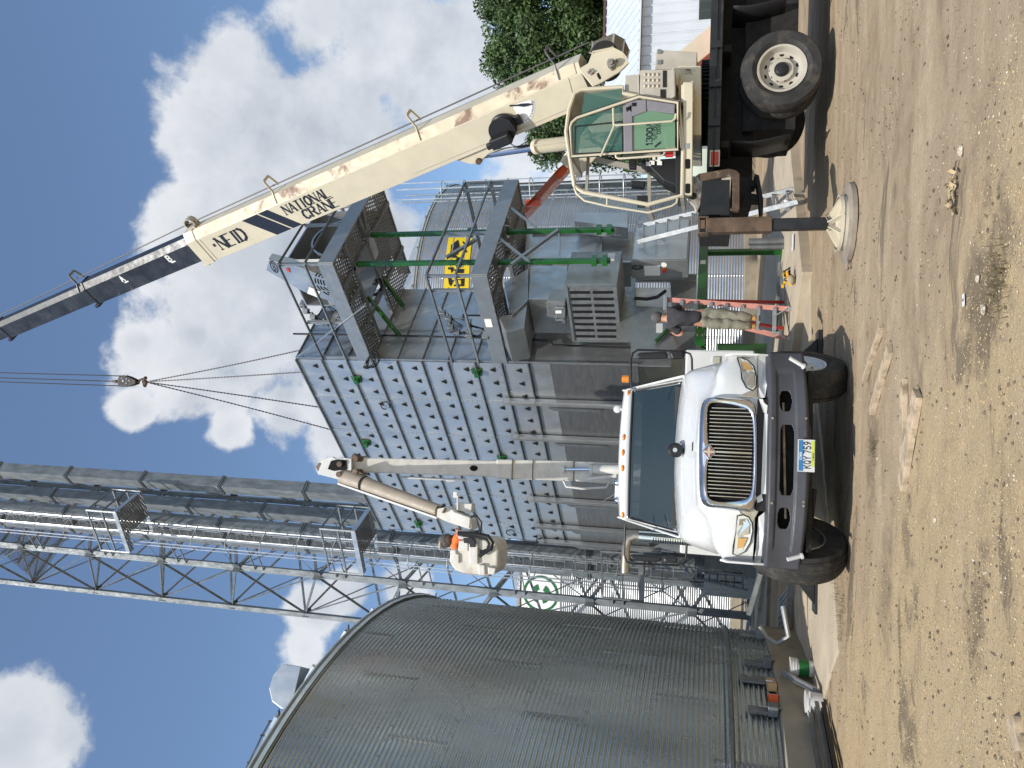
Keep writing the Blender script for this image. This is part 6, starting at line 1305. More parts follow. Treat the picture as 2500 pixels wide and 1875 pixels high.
# cab
WB, WT = 1.52, 1.98; zw0, zw1 = TX(1660, 1105, WB).z, TX(1534, 1105, WT).z
def wsp(s_, t_, off=0): return TP(lerp(.975, .875, t_)*s_, lerp(WB, WT, t_)+.12*s_*s_-off, lerp(zw0, zw1, t_))
mb = MB(); rows = [[wsp(s_, t_, .02) for s_ in np.linspace(-.955, .955, 13)] for t_ in np.linspace(.03, .95, 6)]; mb.grid(rows); ws = obj('windscreen', mb, glass_t, bt)
mb = MB(); ed = [wsp(s_, .02, .025) for s_ in np.linspace(-.965, .965, 13)]+[wsp(.965, t_, .025) for t_ in np.linspace(.1, .9, 6)]+[wsp(s_, .96, .025) for s_ in np.linspace(.965, -.965, 13)]+[wsp(-.965, t_, .025) for t_ in np.linspace(.9, .1, 6)]; mb.path(ed, .016, 6, True); obj('gasket', mb, black, ws)
rb = 3.15; zr_ = TX(1517, 1105, WT+.1).z+.03
mb = MB()
S_ = np.linspace(-1, 1, 17)
prof = [(lambda s: wsp(s, .97, .0)), (lambda s: TP(.885*s, WT-.03+.12*s*s, zw1+.02)), (lambda s: TP(.875*s, WT-.02+.12*s*s, lerp(zw1, zr_, .6)-.015*s*s)), (lambda s: TP(.86*s, WT+.05+.12*s*s, zr_-.01-.03*s*s)), (lambda s: TP(.86*s, WT+.3, zr_+.03-.04*s*s)), (lambda s: TP(.86*s, rb, zr_+.03-.04*s*s)), (lambda s: TP(.88*s, rb+.03, zr_-.1))]
mb.grid([[f(s) for s in S_] for f in prof]); obj('roof', mb, white, bt, sharp=70)
for s_ in (-1, 1):
    mb = MB(); mb.grid([[TP(.985*s_, WB-.02, zw0-.1), TP(1.0*s_, WB+.14, zw0-.1)], [wsp(.955*s_, .0, .03), TP(1.0*s_, WB+.2, zw0)], [wsp(.955*s_, .5, .03), TP(.945*s_, (WB+WT)/2+.2, (zw0+zw1)/2)], [wsp(.955*s_, 1.0, .02), TP(.885*s_, WT+.2, zw1)], [TP(.86*s_, WT+.1, zr_-.02), TP(.86*s_, WT+.3, zr_-.01)]]); obj('pillar', mb, white, bt, solid=.02)
    mb = MB(); mb.grid([[TP(1.01*s_, WB, .75), TP(1.01*s_, WB+.1, .75), TP(1.01*s_, rb, .75)], [TP(1.01*s_, WB, zw0), TP(1.01*s_, WB+.15, zw0), TP(1.01*s_, rb, zw0)], [TP(.9*s_, WT+.2, zw1)]*2+[TP(.88*s_, rb, zw1)], [TP(.86*s_, WT+.2, zr_)]*2+[TP(.86*s_, rb, zr_)]]); obj('door', mb, white, bt, solid=.02)
mb = MB(); mb.box(TP(0, rb, 1.6), (1.9, .03, 1.7), ax=(TR, TF, Zv)); mb.box(TP(0, WB+.1, 1.55), (1.9, .1, .6), ax=(TR, TF, Zv)); obj('cab_back', mb, grime, bt)
mb = MB()
for s_ in (-.5, .5): mb.box(TP(s_, 2.75, 1.75), (.5, .14, .75), ax=(TR, TF, Zv)); mb.box(TP(s_, 2.72, 2.2), (.3, .1, .2), ax=(TR, TF, Zv))
mb.lathe([(.20, 0), (.22, .02), (.20, .035)], TP(.48, 2.0, 1.82), (-TF*.8+Zv*.5), 24); mb.box(TP(0, 1.75, 1.86), (1.75, .35, .12), ax=(TR, TF, Zv)); obj('cab_interior', mb, mat('cab interior', (.05, .05, .05), .8), bt)
mb = MB(); mb.box(TP(.10, 3.1, 2.15), (.55, .02, .3), ax=(TR, TF, Zv)); obj('rear_window', mb, mat('pale rear window', (.25, .33, .31), .3), bt)
for (x, y) in ((1534, 961), (1523, 1068), (1521, 1105), (1520, 1143), (1521, 1256)): q = TX(x, y, WT+.0+.12*(loc(TX(x, y, WT))[0]/.87)**2-.02); mb = MB(); mb.ball(q, .042, 6, (1.15, .55, .5)); obj('clearance_light', mb, amber, bt)
mb = MB(); q = TX(1512, 1196, WT+.35); mb.box(q, (.28, .14, .11), ax=(TR, TF, Zv)); obj('beacon_base', mb, pailm, bt, bevel=.02)
for y in (1178, 1221): mb = MB(); q = TX(1509, y, WT+.3); mb.ball(q, .055, 7); obj('horn', mb, chrome, bt)
mb = MB(); q = TX(1507, 999, WT+.4); mb.ball(q, .055, 7, (1, .6, 1)); mb.tube(q, q-Zv*.09, .018); obj('spotlight', mb, pailm, bt); mb = MB(); q = TX(1528, 925, WT); mb.tube(q-Zv*.04, q+Zv*.05, .05, n=14); obj('side_beacon', mb, amber, bt)
mb = MB(); mb.tube(TX(1521, 1193, WT+.3), TX(1470, 1225, WT+.4), .004, n=5); obj('antenna', mb, chrome, bt)
# wipers, hood-mounted black camera
for (pts) in ([(1662, 1120), (1655, 1070), (1653, 1030)], [(1657, 1270), (1648, 1210), (1650, 1190)]): mb = MB(); mb.path([TX(x, y, WB-.02) for x, y in pts], .012, 6); obj('wiper', mb, black, bt)
sl = MB(); q = TX(1649, 1099, .75); sl.tube(q+TF*.12, q-TF*.08, .085, n=20); sl.tube(q-TF*.08, q-TF*.10, .085, .06, n=20); sl.tube(q-Zv*.08, q-Zv*.19+TF*.05, .03, n=8); sl.box(q-Zv*.19+TF*.05, (.11, .12, .04), ax=(TR, TF, Zv)); so_ = obj('hood_lamp', sl, black, bt, bevel=.006); mb = MB(); q2 = TX(1654, 1099, .64); mb.tube(q-TF*.101, q-TF*.112, .026, n=14); obj('lamp_cap', mb, steel_rod, so_)
mb = MB(); mb.path([q+TR*(.09*cos(a))+Zv*(.09*sin(a)) for a in np.linspace(3.4, 6.0, 10)], .008, 5); obj('lamp_bracket', mb, chrome, so_)
mb = MB(); q = TX(1688, 1091, .45); q.z = hz(.1, .45)+.012; mb.box(q, (.1, .08, .01), ax=(TR, TF, Zv)); obj('bug_badge', mb, lens, bt)
# mirrors
for loop, heads in (([(1541, 945), (1540, 880), (1545, 862), (1557, 854), (1665, 857), (1685, 864), (1689, 875), (1690, 915)], [((1554, 868), (1632, 866), 48, (1558, 858), (1628, 860)), None]), ([(1526, 1283), (1524, 1355), (1530, 1372), (1545, 1376), (1655, 1380), (1670, 1372), (1675, 1360), (1677, 1318)], [None])):
    mb = MB(); mb.path([TX(x, y, 1.55) for x, y in loop], .014, 8); mi = obj('mirror_bracket', mb, black, bt)
def mhead(pts, par=bt): mb = MB(); mb.prism([TX(x, y, 1.5) for x, y in pts], TF*.09); return obj('mirror', mb, black, par, bevel=.025)
mhead([(1552, 871), (1560, 860), (1628, 858), (1631, 874), (1560, 876)]); mhead([(1634, 862), (1640, 853), (1668, 855), (1671, 874), (1640, 877)]); mhead([(1535, 1358), (1545, 1354), (1614, 1358), (1616, 1369), (1600, 1374), (1545, 1369)]); mhead([(1619, 1362), (1625, 1358), (1650, 1360), (1656, 1366), (1650, 1377), (1622, 1374)])
# exhaust
mb = MB(); e0 = TX(1735, 1322, 3.3); mb.tube(V3((e0.x, e0.y, .9)), V3((e0.x, e0.y, TX(1560, 1318, 3.3).z)), .085, n=20); ex = obj('exhaust_stack', mb, chrome, bt)
zt2 = TX(1560, 1318, 3.3).z; mb = MB(); mb.path([V3((e0.x, e0.y, zt2-.05)), V3((e0.x, e0.y, zt2+.06)), V3((e0.x-.05, e0.y, zt2+.15))+TR*0, V3((e0.x, e0.y, zt2+.19))-TR*.18, V3((e0.x, e0.y, zt2+.19))-TR*.55], .062, 14); obj('exhaust_elbow', mb, mat('bronzed exhaust', (.45, .40, .32), .3, .8), ex)
mb = MB()
for k in range(22):
    for a in (-2.2, -1.9, -1.6): mb.box(V3((e0.x+.088*cos(a), e0.y+.088*sin(a), 1.5+k*.035)), (.02, .02, .012), rz=a)
obj('shield_slot', mb, void, ex)
# service body, boom pedestal
z0_, z1_ = TX(1843, 880, 3.5).z, TX(1673, 880, 3.5).z; ar = loc(TX(1750, 853, 3.5))[0]
for s_ in (-1, 1):
    mb = MB(); mb.box(TP(s_*(ar-.23) + (.22 if s_ < 0 else 0), 5.2, (z0_+z1_)/2), (.46, 3.3, z1_-z0_), ax=(TR, TF, Zv)); sb_ = obj('service_body', mb, white, bt, bevel=.03)
    mb = MB(); q = TP(s_*(ar-.16) + (.22 if s_ < 0 else 0), 3.54, lerp(z0_, z1_, .55)); mb.box(q, (.11, .03, .11), ax=(TR, TF, Zv)); lt_ = obj('latch', mb, chrome, sb_, bevel=.004)
mb = MB(); mb.box(TP(0, 5.2, .98), (1.9, 3.3, .12), ax=(TR, TF, Zv)); mb.box(TP(0, 3.6, .75), (.8, 6.2, .28), ax=(TR, TF, Zv)); obj('chassis', mb, grime, bt)
mb = MB(); mb.box(TP(-.9, 3.42, 1.25), (.5, .25, .5), ax=(TR, TF, Zv)); mb.box(TP(-1.0, 3.4, 2.05), (.3, .04, .5), ax=(TR, TF, Zv)); obj('tread_plate_box', mb, alum, bt)
dl = radians(24)
wrp, wlp = TP(.985, .80, .525), TP(-.985, .80, .525)
wheel(None, wrp+TR*.10, (TR*cos(dl)-TF*sin(dl)), .525, .27, bt, rimc=pailm, nuts=8, holes=5, dish=.05, rimr=.29)
nl_ = (-TR*cos(dl)+TF*sin(dl)); wheel(None, wlp-TR*.10, nl_, .525, .27, bt, rimc=grime, nuts=8, holes=5, dish=.05, rimr=.29)
ci = wlp-TR*.10-nl_*.27; mb = MB(); mb.lathe([(.30, 0), (.29, .03), (.27, .1), (.1, .12)], ci, nl_, 32); mb.lathe([(.285, -.01), (.295, -.015), (.30, -.005)], ci, nl_, 40); obj('inner_rim', mb, alum, bt)
mb = MB(); mb.tube(TP(-.8, .82, .48), TP(.8, .82, .48), .07); mb.box(TP(0, .82, .45), (1.3, .14, .12), ax=(TR, TF, Zv)); mb.path([TP(-.8, .75, .5), TP(-.7, .4, .42), TP(-.3, .3, .4)], .03); obj('front_axle', mb, grime, bt)
for s_ in (-1, 1):
    mb = MB(); mb.lathe([(.28, 0), (.48, .01), (.5, -.04), (.5, -.48), (.28, -.5), (.2, -.2)], TP(s_*1.08, 5.6, .5), TR*s_, 36); obj('rear_wheel', mb, rubber, bt)
# stabiliser legs
for s_, (fx, fy) in ((1, (2004, 826)), (-1, (1996, 1478))):
    ft = G(fx, fy, .02); a_, b_, _ = loc(ft); mb = MB(); mb.prism([TP(s_*.9, b_, .75), TP(s_*1.05, b_, .75), TP(a_, b_, .06), TP(a_-s_*.28, b_, .06)], TF*.18); sl_ = obj('stabiliser_leg', mb, blackp, bt, bevel=.008); mb = MB(); mb.box(TP(a_-s_*.1, b_+.09, .035), (.42, .32, .05), ax=(TR, TF, Zv)); obj('foot_plate', mb, blackp, sl_)
# ---------- aerial boom
PB = 5.1
b0_ = TX(1560, 1160, PB); b0_.z = 1.9; k1 = TX(1400, 1150, PB-.1); k2 = TX(855, 1134, PB-.9); hd_ = TX(790, 1134, PB-1.0)
mb = MB(); mb.tube(V3((b0_.x, b0_.y, .95)), V3((b0_.x, b0_.y, 1.9)), .28, n=24); obj('pedestal', mb, white_old, bt)
bo_ax = (k2-k1).normalized()
def bsec(p0, p1, w0, w1, m, nm, par=bt, bev=.02): 
    d, s_, u, L = frame_of(p0, p1, TF); mb = MB(); vs = [p+s_*a*w/2+u*c2*w/2*.95 for p, w in ((p0, w0), (p1, w1)) for a, c2 in ((-1, -1), (1, -1), (1, 1), (-1, 1))]; mb.add(vs, [(0, 1, 5, 4), (1, 2, 6, 5), (2, 3, 7, 6), (3, 0, 4, 7), (0, 3, 2, 1), (4, 5, 6, 7)]); return obj(nm, mb, m, par, bevel=bev)
low = bsec(b0_-Zv*.2, k1, .40, .34, white_old, 'lower_boom'); bsec(k1.lerp(k2, 0), k1.lerp(k2, .34), .35, .33, white_old, 'boom_sleeve', low); bsec(k1.lerp(k2, .33), k2, .285, .255, white_old, 'upper_boom', low)
mb = MB()
for t_ in (.0, .18, .27): q = k1.lerp(k2, t_); d, s_, u, L = frame_of(k1, k2, TF); mb.box(q, (.36, .36, .012), ax=(s_, u, d))
obj('weld_band', mb, brown_st, low)
mb = MB(); d, s_, u, L = frame_of(k1, k2, TF); q = k1.lerp(k2, .44)-u*.137; mb.prism([q+s_*(.05*cos(a))+d*(.07*sin(a))-u*.003 for a in np.linspace(0, 2*pi, 15)[:-1]], u*.002); obj('boom_opening', mb, void, low)
q0, q1 = TX(1448, 1146, PB-.35), TX(1380, 1146, PB-.3); mb = MB(); mb.tube(q0-(q1-q0)*.2, q1, .028, n=12); obj('rod', mb, steel_rod, low); mb = MB(); mb.tube(TX(1520, 1147, PB-.4), q0, .085, n=16); mb.tube(q0, q0+(q1-q0)*.1, .1, n=16); mb.tube(q1, q1+(q1-q0)*.1, .07, n=12); obj('cylinder', mb, white_old, low)
mb = MB(); mb.tube(TX(1505, 1162, PB-.4), TX(1432, 1170, PB-.4), .03); mb.path([TX(x, y, PB-.35) for x, y in ((1375, 1172), (1382, 1188), (1420, 1193), (1480, 1190), (1488, 1175))], .02); obj('hose_bundle', mb, white_old, low)
mb = MB(); mb.path([TX(x, y, PB-.6) for x, y in ((980, 1165), (1060, 1169), (1140, 1172))], .022); mb.path([TX(x, y, PB-.6) for x, y in ((1085, 1168), (1092, 1174), (1110, 1174), (1118, 1166))], .014); obj('boom_conduit', mb, pailm, low)
# elbow head
HP_ = [(770, 1140), (778, 1128), (793, 1118), (811, 1115), (820, 1120), (842, 1118), (858, 1120), (858, 1150), (840, 1150), (838, 1166), (880, 1190), (870, 1196), (825, 1170), (776, 1158)]
mb = MB(); mb.prism([TX(x, y, PB-1.12) for x, y in HP_], TF*.07); mb.prism([TX(x, y, PB-1.12)+TF*.33 for x, y in HP_], TF*.05); eh = obj('elbow_head', mb, pailm, bt, bevel=.01)
mb = MB(); mb.prism([TX(x, y, PB-1.14) for x, y in ((800, 1145), (808, 1125), (822, 1122), (845, 1124), (846, 1146), (815, 1150))], TF*.02); obj('head_opening', mb, void, eh); mb = MB(); mb.prism([TX(x, y, PB-1.125) for x, y in ((771, 1140), (779, 1129), (784, 1131), (776, 1150))], TF*.01); obj('rust_patch', mb, brown_st, eh)
mb = MB()
for (x, y) in ((828, 1133), (826, 1158), (867, 1120), (866, 1152), (905, 1182)): q = TX(x, y, PB-1.2); mb.tube(q, q+TF*.4, .05, n=10)
mb.bar(TX(866, 1152, PB-1.15), TX(905, 1176, PB-1.15), .06, .1); mb.bar(TX(866, 1120, PB-1.1), TX(872, 1112, PB-1.1), .09, .12); obj('head_pin', mb, brown_st, eh)
u0, u1 = TX(838, 1163, PB-1.05), TX(1078, 1250, PB-1.75)
mb = MB(); d, s_, u, L = frame_of(u0, u1, TF); rows = [[p+s_*(w*.5*cos(a))+u*(w*.42*sin(a)) for a in np.linspace(0, 2*pi, 15)[:-1]] for p, w in ((u0, .30), (u0.lerp(u1, .15), .27), (u0.lerp(u1, .6), .23), (u1, .21))]; mb.grid(rows, True, True); ua = obj('fibreglass_arm', mb, taupe, bt)
mb = MB(); e_ = [u0.lerp(u1, t_)-s_*(lerp(.135, .10, t_))*(1 if (TX(900, 1200, 0)-TX(900, 1150, 0)).dot(s_) < 0 else -1)-u*.02 for t_ in (.0, 1.)]; mb.bar(e_[0], e_[1], .03, .15, up=u); obj('arm_underside', mb, pailm, ua)
mb = MB(); mb.lathe([(.13, 0), (.14, .02), (.13, .04)], u0.lerp(u1, .22), d, 24); obj('arm_band', mb, grime, ua)
# platform head, bucket
BKB = PB-1.9
kb = lambda x, y, o=0: TX(x, y, BKB+o)
mb = MB(); mb.prism([kb(x, y) for x, y in ((1066, 1262), (1068, 1242), (1088, 1238), (1105, 1245), (1150, 1268), (1153, 1294), (1095, 1276))], TF*.30); mb.prism([kb(x, y, .1) for x, y in ((1112, 1228), (1152, 1230), (1150, 1252), (1114, 1246))], TF*.2); mb.prism([kb(x, y, -.02) for x, y in ((1104, 1248), (1148, 1264), (1146, 1290), (1102, 1272))], TF*.02); ph2 = obj('platform_bracket', mb, white_old, bt, bevel=.012)
mb = MB(); mb.tube(kb(1066, 1248, .1), kb(1092, 1254, .1), .085, .07, n=12); mb.bar(kb(1088, 1240, -.03), kb(1082, 1252, -.03), .08, .02); obj('arm_clamp', mb, mat('olive clamp', (.12, .09, .03), .6), ph2)
mb = MB(); mb.bar(kb(1117, 1246, .05), kb(1117, 1210, .05), .03, .02); mb.box(kb(1111, 1208, .05), (.09, .02, .06), ax=(TR, TF, Zv)); obj('tool_holder', mb, white_old, ph2)
bk = thing('bucket', 'white fibreglass work bucket with black hoses, held up by the aerial boom', 'bucket', kb(1210, 1360))
mb = MB(); bo = [kb(x, y, -.05) for x, y in ((1098, 1342), (1098, 1352), (1100, 1378), (1110, 1392), (1130, 1400), (1180, 1405), (1205, 1402), (1214, 1385), (1216, 1345), (1211, 1325), (1200, 1318), (1178, 1316), (1168, 1318), (1166, 1328), (1144, 1328), (1142, 1318), (1120, 1320), (1118, 1345))]; mb.prism(bo, TF*.62); obj('bucket_shell', mb, mat('weathered bucket', (.58, .55, .48), .5, 0, .08, 20, .12, 5, stain=(.28, .22, .15), stain_amt=.7, stain_scale=4, stain_lo=.58), bk, bevel=.03)
mb = MB(); mb.prism([kb(x, y, -.09) for x, y in ((1120, 1320), (1142, 1320), (1142, 1346), (1118, 1346))], TF*.04); mb.prism([kb(x, y, -.09) for x, y in ((1099, 1343), (1112, 1342), (1113, 1352), (1120, 1354), (1120, 1376), (1098, 1374))], TF*.04); mb.prism([kb(x, y, -.1) for x, y in ((1144, 1328), (1166, 1328), (1166, 1378), (1146, 1376))], TF*.05); mb.prism([kb(x, y, -.11) for x, y in ((1168, 1378), (1182, 1380), (1184, 1404), (1168, 1404))], TF*.06); mb.prism([kb(x, y, -.11) for x, y in ((1190, 1384), (1210, 1388), (1206, 1404), (1192, 1402))], TF*.06); obj('bucket_rib', mb, white_old, bk, bevel=.012)
mb = MB(); mb.prism([kb(x, y, -.12) for x, y in ((1130, 1314), (1152, 1312), (1160, 1322), (1160, 1336), (1146, 1336), (1146, 1326), (1132, 1326))], TF*.05); obj('control_valve', mb, black, bk, bevel=.008)
for pts, r in (([(1150, 1262), (1162, 1258), (1175, 1275), (1174, 1295), (1160, 1298)], .018), ([(1118, 1302), (1160, 1303), (1192, 1310), (1202, 1325), (1198, 1340), (1185, 1346), (1172, 1350)], .035), ([(1130, 1306), (1160, 1308), (1188, 1316), (1195, 1328), (1190, 1345), (1170, 1358)], .03), ([(1170, 1340), (1176, 1348), (1188, 1344)], .014)):
    mb = MB(); mb.path([kb(x, y, -.14) for x, y in pts], r, 8); obj('hydraulic_hose', mb, black, bk)
mb = MB(); mb.prism([kb(x, y, -.05) for x, y in ((1116, 1296), (1148, 1297), (1149, 1306), (1116, 1306))], TF*.3); mb.bar(kb(1120, 1312, 0), kb(1165, 1316, 0), .05, .05); obj('tool_tray', mb, pailm, bk, bevel=.01)
# ================= PEOPLE
def skinned(name, J, E_, m, parent, sub=2):
    names = list(J); off = ORG[parent.name]; inv = off.inverted(); me = bpy.data.meshes.new(name)
    me.from_pydata([tuple(inv @ V3(J[k][0])) for k in names], [(names.index(a), names.index(b_)) for a, b_ in E_], [])
    o = bpy.data.objects.new(name, me); COL.objects.link(o); o.parent = parent; ORG[o.name] = off
    sk = o.modifiers.new('skin', 'SKIN'); sk.use_smooth_shade = True; sv = me.skin_vertices[0].data
    for i, k in enumerate(names):
        r = J[k][1]; r = r if isinstance(r, tuple) else (r, r); sv[i].radius = r; sv[i].use_root = (i == 0)
    s_ = o.modifiers.new('sub', 'SUBSURF'); s_.levels = sub; s_.render_levels = sub; me.materials.append(m)
    return o
def bake(o, extra=None, fn=None):
    dg = bpy.context.evaluated_depsgraph_get(); dg.update(); me = bpy.data.meshes.new_from_object(o.evaluated_get(dg)); o.modifiers.clear(); o.data = me
    for p in me.polygons: p.use_smooth = True
    if fn:
        for v in me.vertices: v.co = fn(v.co.copy())
    return o
def hand(J, E_, wr, dirv, palm, side, nm, curl=.5):
    d = V3(dirv).normalized(); s_ = V3(side).normalized(); pn = V3(palm).normalized()
    J[nm+'p'] = (wr+d*.05, (.038, .020)); E_.append((nm+'w', nm+'p'))
    return [(wr+d*.085+s_*q, L, q) for q, L in ((-.030, .062), (-.010, .075), (.010, .070), (.030, .055))], d, s_, pn
def fingers(mb, base, d, s_, pn, curl=.5):
    for p, L, q in base:
        a = p; dd = d
        pts = [a-d*.03, a]
        for k in range(3): dd = (dd+pn*curl*.55).normalized(); a = a+dd*L/3; pts.append(a)
        mb.path(pts, [.010, .009, .0085, .008, .006], 7)
    th = base[0][0]-d*.055-s_*.01; mb.path([th, th-s_*.025+pn*.012, th-s_*.035+d*.03+pn*.02, th-s_*.03+d*.055+pn*.026], [.012, .011, .009, .007], 7)
mD = 14.35
def mp(x, y, o=0): return P(x, y, mD+o)
wk = thing('person', 'grey haired man in charcoal t-shirt and khaki trousers standing on a step ladder, back turned', 'person', mp(1846, 785))
hip = mp(1708, 776); J = {}
J['pel'] = (hip, (.155, .12)); J['sp1'] = (mp(1680, 776), (.15, .115)); J['sp2'] = (mp(1656, 777, -.02), (.185, .125)); J['ch'] = (mp(1643, 778, -.02), (.15, .10)); J['nk'] = (mp(1632, 779), .06); J['nk2'] = (mp(1626, 779, .03), .055); J['hd'] = (mp(1618, 776, .07), (.078, .09)); J['hd2'] = (mp(1607, 775, .08), (.085, .10)); J['hd3'] = (mp(1600, 774, .08), .06)
E1 = [('pel', 'sp1'), ('sp1', 'sp2'), ('sp2', 'ch'), ('ch', 'nk'), ('nk', 'nk2'), ('nk2', 'hd'), ('hd', 'hd2'), ('hd2', 'hd3')]
for s_, pts in (('l', [(1640, 798, 0, .068), (1655, 808, .02, .055), (1668, 813, .03, .047), (1655, 817, .16, .040), (1644, 812, .30, .032)]), ('r', [(1640, 758, 0, .068), (1655, 752, .08, .055), (1668, 752, .18, .045), (1655, 765, .30, .038), (1645, 780, .38, .032)])):
    prev = 'ch'
    for k, (x, y, o_, r) in enumerate(pts): nm = s_+('w' if k == 4 else str(k)); J[nm] = (mp(x, y, o_), r); E1.append((prev, nm)); prev = nm
for s_, pts in (('L', [(1716, 788, 0, .10), (1760, 790, .02, .075), (1778, 791, 0, .07), (1815, 794, .02, .055), (1838, 796, .03, .042), (1845, 797, -.02, .04)]), ('R', [(1716, 764, 0, .10), (1760, 766, .02, .075), (1778, 768, 0, .07), (1815, 773, .02, .055), (1838, 776, .03, .042), (1845, 777, -.02, .04)])):
    prev = 'pel'
    for k, (x, y, o_, r) in enumerate(pts): nm = s_+str(k); J[nm] = (mp(x, y, o_), r); E1.append((prev, nm)); prev = nm
hb1 = hand(J, E1, J['lw'][0], (.0, .9, .4), (1, 0, 0), (0, 0, 1), 'l'); hb2 = hand(J, E1, J['rw'][0], (-.5, .7, .3), (0, 0, -1), (1, 0, 0), 'r')
body = bake(skinned('body', J, E1, skin, wk))
mb = MB(); fingers(mb, *hb1); fingers(mb, *hb2)
hc = J['hd2'][0]; fd = V3((-.25, .9, -.3)).normalized(); ft_ = V3((fd.y, -fd.x, 0)).normalized()
for q in (-1, 1): mb.ball(hc-V3((0, 0, .03))+ft_*.085*q-fd*.0, .022, 5, (.5, 1, 1.4))
mb.ball(hc+fd*.10-V3((0, 0, .03)), .018, 5)
fb_ = obj('hands_and_ears', mb, skin, body)
mb = MB(); mb.ball(hc-fd*.012+V3((0, 0, .015)), .108, 12, (.95, 1.0, 1.08)); mb.v = [v for v in mb.v]; mb.v = [tuple(V3(v)+V3((noise.noise(V3(v)*40), noise.noise(V3(v)*41+V3((5, 0, 0))), 0))*.008+((fd*-.02) if V3(v).z < hc.z-.04 and (V3(v)-hc).dot(fd) > 0 else V3((0, 0, 0)))) for v in mb.v]; obj('hair', mb, hairm, wk)
JS = {k: (J[k][0], tuple(x+.028 for x in (J[k][1] if isinstance(J[k][1], tuple) else (J[k][1],)*2))) for k in ('sp1', 'sp2', 'ch')}
JS = {'sp1': (mp(1716, 776), (.19, .15)), 'sp1b': (mp(1692, 776), (.185, .15)), 'sp2': (mp(1660, 777, -.02), (.205, .155)), 'ch': (J['ch'][0], (.17, .12)), 'nk': (mp(1633, 779), .075)}
ES = [('sp1', 'sp1b'), ('sp1b', 'sp2'), ('sp2', 'ch'), ('ch', 'nk')]
for s_ in 'lr':
    for k, dr in (('0', .028), ('1', .028)): JS[s_+k] = (J[s_+k][0], J[s_+k][1]+dr)
    JS[s_+'e'] = (J[s_+'1'][0].lerp(J[s_+'2'][0], .6), .072); ES += [('ch', s_+'0'), (s_+'0', s_+'1'), (s_+'1', s_+'e')]
def wr(amp, sc):
    def f(co): n_ = noise.noise(V3((co.x*sc, co.y*sc, co.z*sc*.8))); return co+V3((noise.noise(co*sc+V3((9, 0, 0))), noise.noise(co*sc+V3((0, 9, 0))), 0))*amp+V3((n_, 0, 0))*amp*.5
    return f
bake(skinned('t_shirt', JS, ES, shirt, wk, 3), fn=wr(.02, 9))
JP = {'pel': (mp(1712, 776), (.185, .15)), 'wst': (mp(1694, 776), (.17, .13))}; EP = [('pel', 'wst')]
for s_ in 'LR':
    for k, dr in (('0', .03), ('1', .035), ('2', .03), ('3', .035), ('4', .045)): JP[s_+k] = (J[s_+k][0], J[s_+k][1]+dr)
    EP += [('pel', s_+'0')]+[(s_+str(k), s_+str(k+1)) for k in range(4)]
bake(skinned('trousers', JP, EP, pants, wk, 3), fn=wr(.028, 8))
for s_ in 'LR':
    a = J[s_+'5'][0]; mb = MB(); mb.ball(a+V3((0, .02, .01)), .06, 6, (.9, 1.1, 1.0)); mb.ball(a+V3((-.01, .14, -.02)), .052, 6, (.95, 1.9, .75)); bo_ = obj('boot', mb, boot, wk); mb = MB(); mb.box(a+V3((0, .08, -.062)), (.10, .30, .022)); obj('sole', mb, black, bo_, bevel=.008)
# step ladder
sl_ = thing('step_ladder', 'pink fibreglass step ladder the man is standing on', 'step ladder', G(1925, 770, .16))
f1, f2, t1, t2 = G(1926, 753, .17), G(1921, 824, .17), P(1625, 733, 14.85), P(1625, 752, 14.80)
t1 = P(1625, 731, mD+.35); t2 = P(1625, 753, mD+.30); f1 = P(1926, 754, mD-.10); f2 = P(1921, 825, mD-.12); zg_ = .17
def toz(a, b_, z): return a+(b_-a)*((z-a.z)/(b_.z-a.z))
f1, f2 = toz(t1, f1, zg_), toz(t2, f2, zg_)
for a, b_ in ((t1, f1), (t2, f2)): mb = MB(); mb.chan(b_, a, .085, .03, .006, up=V3((0, 1, .3))); obj('front_rail', mb, fiberg, sl_)
g1, g2 = P(1918, 738, mD+1.1), P(1916, 802, mD+1.05)
for a, b_ in ((t1+V3((0, .1, 0)), g1), (t2+V3((0, .1, 0)), g2)): b_ = toz(a, b_, zg_); mb = MB(); mb.chan(b_, a, .06, .025, .005, up=V3((0, 1, 0))); obj('rear_rail', mb, redrail, sl_)
for x in (1660, 1696, 1733, 1771, 1810, 1849, 1888):
    z = P(x, 770, mD).z; a, b_ = toz(t1, f1, z), toz(t2, f2, z); mb = MB(); mb.bar(a, b_, .09, .03); mb.bar(a-V3((0, .04, .02)), b_-V3((0, .04, .02)), .01, .05); obj('step', mb, alum, sl_)
mb = MB(); mb.bar(t1+V3((.05, .05, 0)), t2+V3((-.05, .05, 0)), .26, .07); obj('top_cap', mb, alum, sl_, bevel=.01)
mb = MB()
for a in (f1, f2): mb.box(a+V3((0, 0, .02)), (.07, .1, .05)); mb.bar(a+V3((0, 0, .06)), a.lerp(f2 if a is f1 else f1, .25)+V3((0, 0, .27)), .03, .02)
obj('ladder_foot', mb, alum, sl_)
